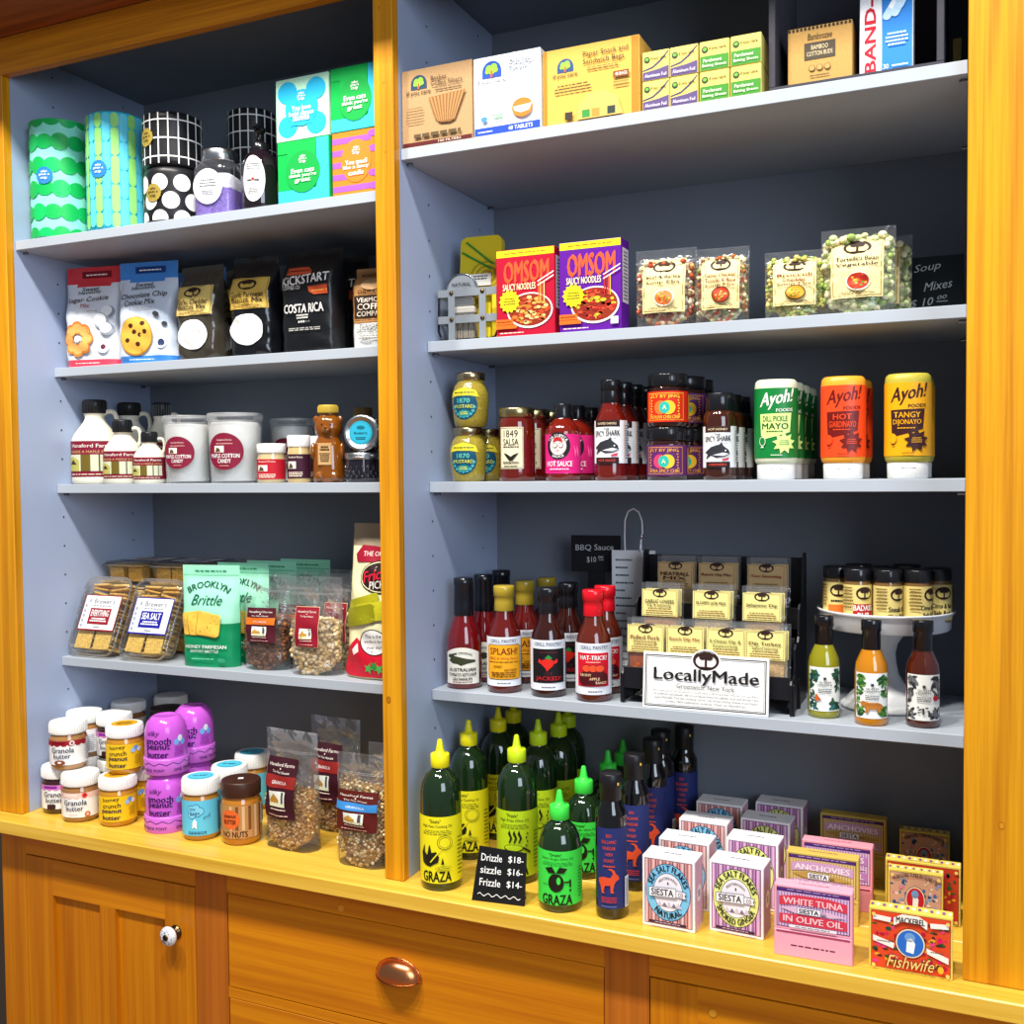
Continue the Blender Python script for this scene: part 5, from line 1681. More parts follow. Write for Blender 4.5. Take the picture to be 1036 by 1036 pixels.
P.o = .0026; P.rect(-.034, .022, -.012, .010, H('eeeee6')).greek(-.006, .003, .044, .009, 2, H('4a4a4a'), 2)
o = b.build('cloth_pack', None, (.1130, .1620, R2+.0030), RAD(4)); o.rotation_euler[0] = RAD(-6)
tag(o, 'yellow pack of dish cloths with ring pattern standing at the back of the caddy', 'cloth pack')
b = MB(); b.box(-.0055, .0055, 0, .006, 0, .086, H('d6c020'), 'satin', .001)
o = b.build('wooden_stick', None, (.1420, .1400, R2+.0026), RAD(4)); o.rotation_euler[0] = RAD(-3)
tag(o, 'narrow yellow slat standing upright in the right side of the caddy', 'slat')
t = thing('scrub_brush', 'scrub brush standing bristles down in the metal caddy', 'brush', (.0920, .1480, R2+.0030), RAD(4))
b = MB()
rd = random.Random(4)
for i in range(13):
    for j in range(3):
        b.box(-.0012, .0012, -.0012, .0012, 0, .046, H('9a9284') if (i+j) % 3 else H('7c7466'), 'soft', M=Matrix.Translation((-.021+.0035*i+rd.uniform(-.0006, .0006), -.006+.006*j, 0)))
q = b.build('bristles', t); q['kind'] = 'stuff'
b = MB(); b.box(-.024, .024, -.009, .009, .046, .060, H('b8b4aa'), 'satin', .003)
b.box(-.020, .020, -.006, .006, .060, .078, H('a8a8a4'), 'satin', .003); b.build('brush_block', t)
t = thing('soap_tin', 'silver arched soap tin with a printed top poking out of the caddy', 'tin', (.0900, .1400, R2+.0800), RAD(4))
arch = [(-.028, 0), (.028, 0)]+[(.028*cos(pi*k/16), .014+.026*sin(pi*k/16)) for k in range(17)]
b = MB(); b.prism(arch, 0, .012, H('868c92'), 'satin', True)
b.tube([(x, -.0005, z) for x, z in arch], .0012, H('8c9298'), 'metal', 6, True)
P = Print(b, flat(0, 0, 0), 'paper', base=.0016)
P.text('NATURAL', 0, .0215, w=.036, h=.0060, col=H('2c3034'), bold=.01); P.o -= P.step
P.text('SOAP', 0, .0105, w=.022, h=.0065, col=H('2c3034'), bold=.02)
b.build('tin', t)
t.location = (.0900, .1405, R2+.0795)
# the tin stands on the brush block
t.location = (.0900, .1430, R2+.0812)

def f_noodle(red):
    def f(P, w, h):
        e = .001
        P.rect(-w/2+e, w/2-e, h*.915, h-e, H('f0e01c')).greek(0, h*.955, w*.9, h*.02, 1, H('b84a1c'), 3)
        P.text('OMSOM', w*.02, h*.735, w=w*.76, h=h*.245, col=H('f4582c'), bold=.045)
        P.text('SAUCY NOODLES', -w*.10, h*.565, w=w*.56, h=h*.075, col=H('f6e6b8'), bold=.03); P.o -= P.step
        P.ell(w*.08, h*.285, w*.39, h*.205, H('f2ece4'), 32).ell(w*.08, h*.29, w*.365, h*.185, H('8c2a14'), 32)
        rd = random.Random(3 if red else 5); o = P.o
        cs = [H('d8742c'), H('e8a44c'), H('b84420'), H('f0c884')] if red else [H('b8281c'), H('8c1c14'), H('d0482c'), H('c8b42c')]
        for k in range(70):
            a = rd.uniform(0, 2*pi); q = sqrt(rd.random())*.9
            P.o = o+P.step*(k % 3); P.ell(w*.08+w*.345*q*cos(a), h*.29+h*.172*q*sin(a), w*rd.uniform(.03, .06), h*rd.uniform(.012, .022), cs[k % len(cs)], 9)
        P.o = o+P.step*4
        for k in range(4):
            x = w*(.24+.03*k); P.rect(x-w*.009, x+w*.009, h*.38, h*.60, cs[k]); P.o -= P.step
        P.o += P.step
        for dz in (0, .045):
            P.poly([(w*.22, h*(.60-dz)), (w/2-e, h*(.70-dz)), (w/2-e, h*(.715-dz)), (w*.22, h*(.612-dz))], H('f4eee8')); P.o -= P.step
        P.o += P.step
        P.star(-w*.26, h*.40, w*.15, w*.185, 14, H('f2e41c'))
        P.greek(-w*.26, h*.40, w*.22, h*.09, 3, H('7a6a10'), 4, .6)
        P.rect(-w/2+e, -w*.20, h*.135, h*.195, H('f06a1c')); P.o -= P.step; P.rect(-w/2+e, -w*.14, h*.085, h*.13, H('f06a1c'))
        P.greek(-w*.35, h*.165, w*.24, h*.02, 1, H('5a2008'), 2)
        P.greek(-w*.22, h*.035, w*.46, h*.02, 1, H('f4d8c4'), 5)
        if not red: P.rect(w*.34, w*.46, h*.06, h*.14, H('e8e4ea'))
    return f
def s_nut(P, d, h):
    P.rect(d*.12, d*.88, h*.30, h*.90, H('d8d0d8')); P.greek(d*.5, h*.6, d*.6, h*.55, 14, H('3a3038'), 3, .4)
pbox('noodle_box', 'crimson noodle box with orange lettering and noodle bowl, beside the caddy', 'noodle box', .1715, .2805, .1150, R2, .1480, .042, H('b00f2e'), f_noodle(True), s_nut)
pbox('noodle_box', 'purple noodle box with orange lettering and noodle bowl, beside the crimson one', 'noodle box', .2890, .3985, .1150, R2, .1500, .042, H('5c1590'), f_noodle(False), s_nut)

def soup_label(title, bowl):
    def f(P, w, h):
        X, Y0, Y1 = w*.35, h*.17, h*.86
        HH = Y1-Y0
        P.rect(-X, X, Y0, Y1, H('e8d696')).frame(-X*.93, X*.93, Y0+HH*.03, Y1-HH*.03, .0009, H('8a6a2c'))
        oval_logo(P, 0, Y1-HH*.15, X*.54, HH*.12, H('e8d696'))
        n = len(title)
        for i, s in enumerate(title):
            P.text(s, 0, Y0+HH*(.645-.105*i), w=X*1.62 if len(s) > 7 else X*1.1, h=HH*.075, col=H('7a2a14') if n == 3 else H('201810'), bold=.02); P.o -= P.step
        by = Y0+HH*.265
        P.ell(X*.05, by, X*.48, HH*.155, H('f2e8d0') if n < 3 else H('5a3018'), 24).ell(X*.05, by, X*.42, HH*.135, bowl, 24)
        rd = random.Random(n); o = P.o
        for k in range(16):
            a = rd.uniform(0, 6.28); q = rd.uniform(.1, .8)
            P.o = o; P.ell(X*.05+X*.4*q*cos(a), by+HH*.125*q*sin(a), X*.06, HH*.02, [H('e8a83c'), H('c84a20'), H('7a8a2c')][k % 3], 8)
        P.o += P.step
        P.greek(0, Y0+HH*.075, X*1.5, HH*.05, 2, H('5a3a1c'), 4, .5)
    return f
beanmix = [H('d8c49a'), H('b8542c'), H('e4d4b0'), H('8a4a24'), H('c8a868'), H('a83c24')]
ricemix = [H('e4d8b0'), H('b0682c'), H('c84c24'), H('d8c48c'), H('8c9a4c')]
pasta = [H('dccb7c'), H('8ca43c'), H('c8b85c'), H('b4bc5c')]
tort = [H('e8dfa8'), H('cdd69a'), H('f0e8c0'), H('9ab45c')]
s1 = pouch('soup_mix_bag', 'clear beef and barley soup mix bag beside the purple noodle box', 'soup mix', .0980, .1290, .050, .80, beanmix, soup_label(('Beef & Barley', 'Soup Mix'), H('d8702c')), 230, 21, .0046)
put(s1, (.4660, .1450, R2), RAD(4))
s2 = pouch('soup_mix_bag', 'clear fiesta chicken soup mix bag, second soup bag from the noodle boxes', 'soup mix', .0840, .1220, .046, .84, ricemix, soup_label(('Fiesta Chicken', 'Tortilla & Rice', 'Soup Mix'), H('c23a1c')), 210, 22, .0040)
put(s2, (.5590, .1430, R2), RAD(4))
s3 = pouch('soup_mix_bag', 'shorter clear broccoli cheddar soup mix bag, left of the tortellini bag', 'soup mix', .0900, .1060, .046, .86, pasta, soup_label(('Broccoli', 'Cheddar', 'Soup Mix'), H('e8a42c')), 210, 23, .0042)
put(s3, (.6730, .1440, R2), RAD(6))
s4 = pouch('soup_mix_bag', 'tallest clear soup mix bag filled with pale tortellini, rightmost in front', 'soup mix', .1060, .1330, .062, .88, tort, soup_label(('Tortellini Bean', 'Vegetable'), H('b8301c')), 190, 24, .0062)
put(s4, (.7660, .1520, R2), RAD(2))
dup(s4, (.7850, .2380, R2), RAD(-2), 'clear tortellini soup bag half hidden behind the front tortellini bag')
dup(s3, (.6820, .2200, R2), RAD(3), 'clear broccoli soup bag hidden behind the shorter front bag')
dup(s1, (.4720, .2260, R2), RAD(3), 'clear beef and barley soup bag hidden behind the front one')

t = thing('chalk_sign', 'small black chalk sign with white handwriting for soup mixes and price', 'chalk sign', (.8640, .2600, R2), RAD(2))
b = MB(); b.box(-.050, .050, 0, .005, 0, .105, H('1c2124'), 'paper', .0006)
CH = H('cfd4d4')
P = Print(b, flat(0, 0, 0), 'paper', base=.0004)
P.text('Soup', -.004, .086, w=.040, h=.016, col=CH, shear=.25, slant=.12); P.o -= P.step
P.text('Mixes', .012, .057, w=.042, h=.014, col=CH, shear=.25, slant=.12); P.o -= P.step
P.text('$ 10', -.012, .029, w=.034, h=.015, col=CH, shear=.2, slant=.1); P.o -= P.step
P.text('00', .018, .037, w=.014, h=.006, col=CH, shear=.2, slant=.1); P.o -= P.step
P.rect(.010, .026, .0295, .0308, CH)
o = b.build('board', t); o.rotation_euler[0] = RAD(-8)
MB().box(-.02, .02, .026, .029, 0, .070, H('1c2124'), 'paper').build('easel_leg', t).rotation_euler[0] = RAD(9)

# ================================================================== RIGHT BAY, THIRD SHELF: mustards, salsas, sauces, squeeze bottles
def mustard(label):
    t = thing('mustard_jar', label, 'mustard jar')
    r, h = .0335, .0975
    b = MB(); b.lathe([(.026, 0), (.0285, .003), (.0305, .014), (.0335, .048), (.0330, .060), (.0285, .074), (.0245, .079), (.0245, .085)], H('9a8830'), 'grainy', 40)
    b.build('jar', t)
    b = MB(); b.lathe([(.0255, .0835), (.0268, .085), (.0268, .0945), (.0255, .0970), (.0, .0975)], H('b0a07a'), 'metal', 36); b.build('lid', t)
    def mp(u, v, o):
        rr = .0298+(.0335-.0298)*min(max((v-.012)/.036, 0), 1) if v < .05 else .0335-.0045*max(0, (v-.058)/.016)
        a = u/.032
        return ((rr+o)*sin(a), -(rr+o)*cos(a), v)
    b = MB(); P = Print(b, mp, 'paper', base=.0008, maxu=.006, maxv=.006)
    P.ell(0, .038, .0245, .0255, H('15506a'), 30)
    P.poly([(-.027, .052), (-.022, .064), (0, .070), (.022, .064), (.027, .052), (.012, .055), (-.012, .055)], H('e0d02c'))
    P.greek(0, .0605, .038, .004, 1, H('2c3a1c'), 2)
    P.text('1870', 0, .046, w=.022, h=.008, col=H('6ad0c0'), bold=.02); P.o -= P.step
    P.text('MUSTARD', 0, .036, w=.036, h=.006, col=H('d8e04c'), bold=.02); P.o -= P.step
    o = P.o
    for k in range(9):
        a = pi*(1.05+.9*k/8); P.o = o; P.star(.019*cos(a), .038+.020*sin(a), .002, .004, 5, H('4ab0b8'), a)
    P.ell(0, .024, .011, .006, H('2a8a8c')); P.greek(0, .024, .016, .006, 2, H('d8e04c'), 4)
    b.build('label', t)
    return t
m1 = mustard('')
row(m1, [(.0945, .1530, R3, RAD(10)), (.0995, .1545, R3+.0978, RAD(4)), (.0990, .2250, R3, RAD(10))],
    ['mustard jar with round teal label, bottom one of the front stack', 'mustard jar with round teal label stacked on another mustard jar', 'mustard jar half hidden behind the front mustard stack'], 'mustard jars')
def salsa():
    t = thing('salsa_jar', '', 'salsa jar')
    r, h = .0318, .1300
    b = MB(); b.lathe([(.029, 0), (.0315, .003), (.0318, .010), (.0318, .100), (.0300, .108), (.0285, .112)], H('5e1207'), 'liquid', 40); b.build('jar', t)
    b = MB(); b.lathe([(.0300, .1125), (.0312, .114), (.0312, .1265), (.0298, .1292), (0, .1300)], H('b9a874'), 'metal', 36); b.build('lid', t)
    b = MB(); P = Print(b, cylm(r, 0), 'paper', base=.0006, maxu=.006)
    P.rect(-.0235, .0225, .022, .0945, H('e6dcb8')).frame(-.0225, .0215, .0235, .0930, .0008, H('2a2018'))
    P.text('1849', -.0005, .0830, w=.026, h=.0125, col=H('1c1a14'), bold=.0); P.o -= P.step
    P.text('SALSA', -.0005, .0685, w=.028, h=.0115, col=H('1c1a14'), bold=.01); P.o -= P.step
    P.greek(-.0005, .0600, .036, .004, 1, H('3a3428'), 3)
    P.poly([(-.014, .050), (-.006, .047), (0, .043), (.006, .047), (.014, .050), (.008, .042), (.003, .036), (-.003, .036), (-.008, .042)], H('1c1a14')); P.o -= P.step
    P.greek(-.0005, .0325, .034, .005, 2, H('5a5240'), 5); P.greek(-.0005, .0265, .026, .003, 1, H('1c1a14'), 6)
    b.build('label', t)
    return t
row(salsa(), [(.1915, .1520, R3, RAD(4)), (.1945, .2180, R3, RAD(8)), (.1975, .2840, R3, RAD(8))],
    ['red salsa jar with cream label and gold lid, front one', 'red salsa jar with gold lid right behind the front salsa jar', 'red salsa jar furthest back of the three salsa jars'], 'salsa jars')
def pink_sauce():
    t = thing('hot_sauce_bottle', '', 'hot sauce')
    r = .0300
    b = MB(); b.lathe([(.027, 0), (.0298, .003), (.0300, .012), (.0300, .082), (.0275, .092), (.020, .102), (.0150, .106), (.0140, .110)], H('6c1408'), 'liquid', 40); b.build('bottle', t)
    b = MB(); b.lathe([(.0150, .1085), (.0153, .110), (.0150, .1315), (.0140, .1330), (0, .1335)], H('17171c'), 'gloss', 30); b.build('cap', t)
    b = MB(); P = Print(b, cylm(r, 0), 'paper', base=.0006, maxu=.006)
    P.rect(-.062, .066, .013, .0800, H('e0217c'))
    P.ell(-.006, .0600, .0215, .0235, H('18161a'), 30).ell(-.006, .0600, .0145, .0155, H('f2d8d0'), 26)
    P.arc('TIA LUPITA', -.006, .0600, .0155, .0048, 2.2, WHITE, .02); P.o -= P.step
    P.arc('SAUCE', -.006, .0600, .0205, .0042, 1.1, WHITE, .02, below=True); P.o -= P.step
    P.poly([(-.015, .066), (-.012, .0735), (-.006, .0755), (0, .0735), (.003, .066), (-.006, .069)], H('b8242c'))
    o = P.o
    for s in (-1, 1):
        P.o = o; P.ell(-.006+s*.005, .061, .0042, .0042, H('18161a'), 14); P.ell(-.006+s*.005, .061, .0034, .0034, H('f2e4dc'), 14)
    P.rect(-.009, -.003, .0515, .0525, H('8c2a2c'))
    P.text('HOT SAUCE', -.004, .0295, w=.044, h=.0090, col=WHITE, bold=.02); P.o -= P.step
    P.greek(-.004, .0205, .040, .004, 1, H('f4c8dc'), 3)
    for u in (.021, .026):
        P.poly([(u, .062), (u+.004, .052), (u+.003, .040), (u+.0015, .046), (u+.0005, .055)], H('ff6ab0')); P.o -= P.step
    b.build('label', t)
    return t
row(pink_sauce(), [(.2790, .1510, R3, RAD(16)), (.2820, .2140, R3, RAD(14)), (.2845, .2770, R3, RAD(14))],
    ['hot sauce bottle with bright pink label and black cap, front one', 'pink labelled hot sauce bottle right behind the front pink one', 'pink labelled hot sauce bottle furthest back in its row'], 'pink labelled hot sauces')
def shark(r, prof, capz, cap, cont, z0, z1, top, name, cat):
    t = thing(name, '', cat)
    b = MB(); b.lathe(prof, cont, 'liquid', 40); b.build('bottle', t)
    b = MB(); b.lathe(cap, H('15161b'), 'gloss', 32); b.build('cap', t)
    b = MB(); P = Print(b, cylm(r, 0), 'paper', base=.0006, maxu=r*.2)
    W = r*2.2; HH = z1-z0; X = r*.98
    P.rect(-W, W, z0, z1, H('eceef0'))
    P.rect(-X, X*.72, z1-HH*.15, z1, H('2a1416') if top[2] else H('3a2218')); P.text(top[0], -r*.12, z1-HH*.075, w=r*1.2, h=HH*.05, col=H('f0d8b0'), bold=.015); P.o -= P.step
    P.text('THE', -r*.12, z1-HH*.20, w=r*.34, h=HH*.05, col=BLACK, bold=.02); P.o -= P.step
    P.text('SPICY SHARK', -r*.12, z1-HH*.30, w=r*1.62, h=HH*.13, col=BLACK, bold=.02, slant=.04); P.o -= P.step
    P.poly([(-r*.95, z0+HH*.36), (-r*.5, z0+HH*.50), (r*.0, z0+HH*.56), (r*.12, z0+HH*.62), (r*.2, z0+HH*.53), (r*.55, z0+HH*.42), (r*.62, z0+HH*.33), (r*.3, z0+HH*.26), (-r*.2, z0+HH*.24), (-r*.5, z0+HH*.30), (-r*.9, z0+HH*.20), (-r*.72, z0+HH*.33)], H('2c2e34'))
    P.poly([(-r*.4, z0+HH*.30), (r*.25, z0+HH*.28), (r*.55, z0+HH*.33), (r*.2, z0+HH*.36)], H('dfe2e6'))
    P.ell(r*.34, z0+HH*.41, r*.05, r*.05, WHITE, 8); P.o -= P.step
    P.greek(-r*.1, z0+HH*.58, r*1.4, HH*.02, 1, H('6a6c74'), 4)
    P.poly([(r*.1, z0+HH*.20), (r*.55, z0+HH*.24), (r*.62, z0+HH*.30), (r*.5, z0+HH*.18), (r*.2, z0+HH*.16)], H('c8344a'))
    P.rect(-X*.85, X*.62, z0, z0+HH*.14, H('2a1416')); P.text(top[1], -r*.12, z0+HH*.07, w=r*1.0, h=HH*.05, col=H('e04a3a'), bold=.015); P.o -= P.step
    P.greek(r*1.5, z0+HH*.5, r*.95, HH*.8, 14, H('6a7484'), 6, .45)
    P.rect(r*1.0, r*1.04, z0, z1, H('d8942c'))
    b.build('label', t)
    return t
sp = shark(.0272, [(.0245, 0), (.0270, .003), (.0272, .010), (.0272, .090), (.0255, .104), (.0195, .118), (.0160, .126), (.0155, .136)], 0,
           [(.0165, .1310), (.0170, .1320), (.0162, .1500), (.0162, .1520), (.0172, .1530), (.0172, .1680), (.0160, .1700), (0, .1702)], H('641207'), .0290, .1010, ('ROASTED CHIPOTLE', 'HOT SAUCE', True), 'hot_sauce_bottle', 'hot sauce')
row(sp, [(.3680, .1470, R3, RAD(10)), (.3700, .2055, R3, RAD(12)), (.3720, .2640, R3, RAD(12)), (.3740, .3225, R3, RAD(12))],
    ['tall red hot sauce bottle with white shark label and black cap, front one', 'tall red shark label bottle, second in its row', 'tall red shark label bottle, third in its row', 'tall red shark label bottle, last in its row against the back'], 'tall shark label sauces')
def chili(lower):
    t = thing('chili_crisp_jar', '', 'chili crisp jar')
    r, h = .0330, .0875
    b = MB(); b.lathe([(.030, 0), (.0326, .003), (.0330, .010), (.0330, .057), (.0305, .064), (.0290, .067)], H('2a0c08'), 'liquid', 40); b.build('jar', t)
    b = MB(); b.lathe([(.0312, .0655), (.0325, .067), (.0325, .0850), (.0312, .0870), (0, .0875)], H('16161a'), 'gloss', 40)
    for i in range(40):
        a = 2*pi*i/40
        b.box(-.0006, .0006, -.0006, .0006, .068, .084, H('16161a'), 'gloss', M=Matrix.Translation((.0325*cos(a), .0325*sin(a), 0)))
    b.build('lid', t)
    b = MB(); P = Print(b, cylm(r, 0), 'paper', base=.0006, maxu=.0065)
    bg_, ink = (H('5c2464'), H('e8a02c')) if lower else (H('d82c14'), H('f6c83c'))
    P.rect(-.068, .068, .0075, .0575, bg_).frame(-.031, .033, .0105, .0545, .0009, ink)
    P.text('FLY BY JING', 0, .0485, w=.048, h=.0068, col=ink, bold=.02); P.o -= P.step
    P.ell(-.006, .031, .0115, .0115, H('e8702c') if not lower else H('d83c6a'), 22).ell(.006, .031, .0115, .0115, H('f0c02c'), 22).ell(0, .031, .0085, .0095, H('26b4a0'), 22)
    P.text('A', 0, .031, w=.006, h=.007, col=H('f0e8c0'), bold=.02); P.o -= P.step
    P.text('XTRA SPICY CHILI' if lower else 'SICHUAN CHILI CRISP', 0, .0155, w=.050, h=.0055, col=ink, bold=.02); P.o -= P.step
    o = P.o
    for k in range(8):
        for s in (-1, 1):
            P.o = o; P.ell(s*(.022+.0008*(k % 2)), .0135+.0045*k+.002, .0018, .0012, ink, 6)
    for s in (.048, .058):
        P.o = o; P.rect(s-.002, s+.002, .012, .052, ink)
    b.build('label', t)
    return t
ch, cr = chili(True), chili(False)
put(cr, (.4655, .1535, R3+.0880), RAD(6)); tag(cr, 'black-lidded chili crisp jar with red label, on top of the front purple one', None, 'chili crisp jars')
put(ch, (.4640, .1525, R3), RAD(6)); tag(ch, 'black-lidded chili crisp jar with purple label, bottom of the front stack', None, 'chili crisp jars')
for i, (x, y) in enumerate(((.4780, .2235), (.4760, .2930))):
    for j in (0, 1):
        dup(ch, (x, y, R3+.0880*j), RAD(14), 'purple label chili crisp jar, %s of the %s stack' % ('top' if j else 'bottom', 'middle' if i == 0 else 'rearmost'), 'chili crisp jars')
hh = shark(.0262, [(.0240, 0), (.0260, .003), (.0262, .010), (.0262, .094), (.0255, .102), (.0225, .110), (.0205, .112)], 0,
           [(.0215, .1110), (.0222, .1120), (.0222, .1385), (.0210, .1400), (0, .1405)], H('3a1608'), .0200, .0860, ('HOT HONEY', 'HABANERO', False), 'hot_honey_bottle', 'hot honey')
row(hh, [(.5535, .1460, R3, RAD(12)), (.5560, .2010, R3, RAD(10)), (.5590, .2560, R3, RAD(10))],
    ['short dark hot honey bottle with white shark label, front one', 'short dark hot honey bottle right behind the front one', 'short dark hot honey bottle, last of its row'], 'hot honey bottles')

def squeeze(kind):
    t = thing('squeeze_bottle', '', 'squeeze bottle')
    body, lab, dark, pale = {'mayo': (H('d8e0c0'), H('0d7a34'), H('0a4a20'), H('d2f08c')),
                             'hot': (H('f0a02c'), H('f0481c'), H('6a120c'), H('f0481c')),
                             'tangy': (H('b8ac3c'), H('eaa80e'), H('3a1a1c'), H('eaa80e'))}[kind]
    r, h = .0330, .1570
    SQ = (1.0, .88, 2.3)
    b = MB(); b.lathe([(.0285, .0245), (.0315, .0270), (.0328, .032), (.0330, .060), (.0333, .120), (.0330, .146), (.0318, .1535), (.0285, .1568), (.0, .1565)], body, 'satin', 44, sq=SQ); b.build('bottle', t)
    b = MB(); b.lathe([(.0275, 0), (.0290, .0012), (.0295, .0225), (.0288, .0245), (.024, .0247)], H('eeeeea'), 'satin', 44, sq=SQ)
    b.box(-.010, .010, -.0262, -.024, .016, .0195, H('e2e2de'), 'satin', .0006)
    b.build('cap', t)
    b = MB(); P = Print(b, sqm(.0333, SQ), 'satin', base=.0005, maxu=.006)
    z0, z1 = .0340, .1430
    P.rect(-.072, .072, z0, z1, lab)
    ink = H('f2f4e4') if kind == 'mayo' else dark
    P.text('Ayoh!', .0005, .1250, w=.052, h=.0270, col=ink, bold=.03, shear=.25, slant=.17); P.o -= P.step
    P.text('FOODS', .0120, .1085, w=.025, h=.0050, col=ink, bold=.02, slant=.05); P.o -= P.step
    P.poly([(-.025, .1025), (.0225, .1040), (.0200, .0740), (.0040, .0690), (-.0160, .0640), (-.0235, .0690)], pale if kind == 'mayo' else dark)
    tx = {'mayo': ('DILL PICKLE', 'MAYO'), 'hot': ('HOT', 'GIARDINAYO'), 'tangy': ('TANGY', 'DIJONAYO')}[kind]
    tc = H('0a4a20') if kind == 'mayo' else lab
    P.text(tx[0], -.002, .0950, w={'mayo': .036, 'hot': .026, 'tangy': .036}[kind], h=.0085, col=tc, bold=.02); P.o -= P.step
    P.text(tx[1], -.002, .0835, w=.038, h=.0095, col=tc, bold=.02); P.o -= P.step
    P.greek(-.003, .0755, .030, .003, 1, tc, 3)
    P.star(.0110, .0570, .0110, .0175, 9, pale if kind == 'mayo' else dark, .2)
    P.greek(.0110, .0575, .015, .009, 3, H('0a4a20') if kind == 'mayo' else lab, 4, .4)
    P.ell(-.0205, .0600, .0050, .0075, H('d8e8c0') if kind == 'mayo' else lab, 14).ell(-.0205, .0600, .0040, .0062, lab, 14)
    P.rect(-.0225, -.0185, .0500, .0520, ink)
    P.greek(.0, .0385, .018, .002, 1, ink, 5)
    b.build('label', t)
    return t
row(squeeze('mayo'), [(.6430, .1480, R3, RAD(11)), (.6440, .2120, R3, RAD(18)), (.6450, .2760, R3, RAD(18)), (.6460, .3400, R3, RAD(18))],
    ['green labelled mayo squeeze bottle standing on its white cap, front one', 'green labelled squeeze bottle, second in its row', 'green labelled squeeze bottle, third in its row', 'green labelled squeeze bottle, last in its row at the back'], 'green squeeze bottles')
row(squeeze('hot'), [(.7450, .1480, R3, RAD(8)), (.7480, .2240, R3, RAD(14))],
    ['orange-red labelled squeeze bottle standing on its white cap, front one', 'orange-red squeeze bottle hidden behind the front one'], 'orange squeeze bottles')
row(squeeze('tangy'), [(.8385, .1480, R3, RAD(5)), (.8400, .2240, R3, RAD(8))],
    ['yellow labelled dijon squeeze bottle, rightmost on its shelf', 'yellow squeeze bottle hidden behind the front yellow one'], 'yellow squeeze bottles')

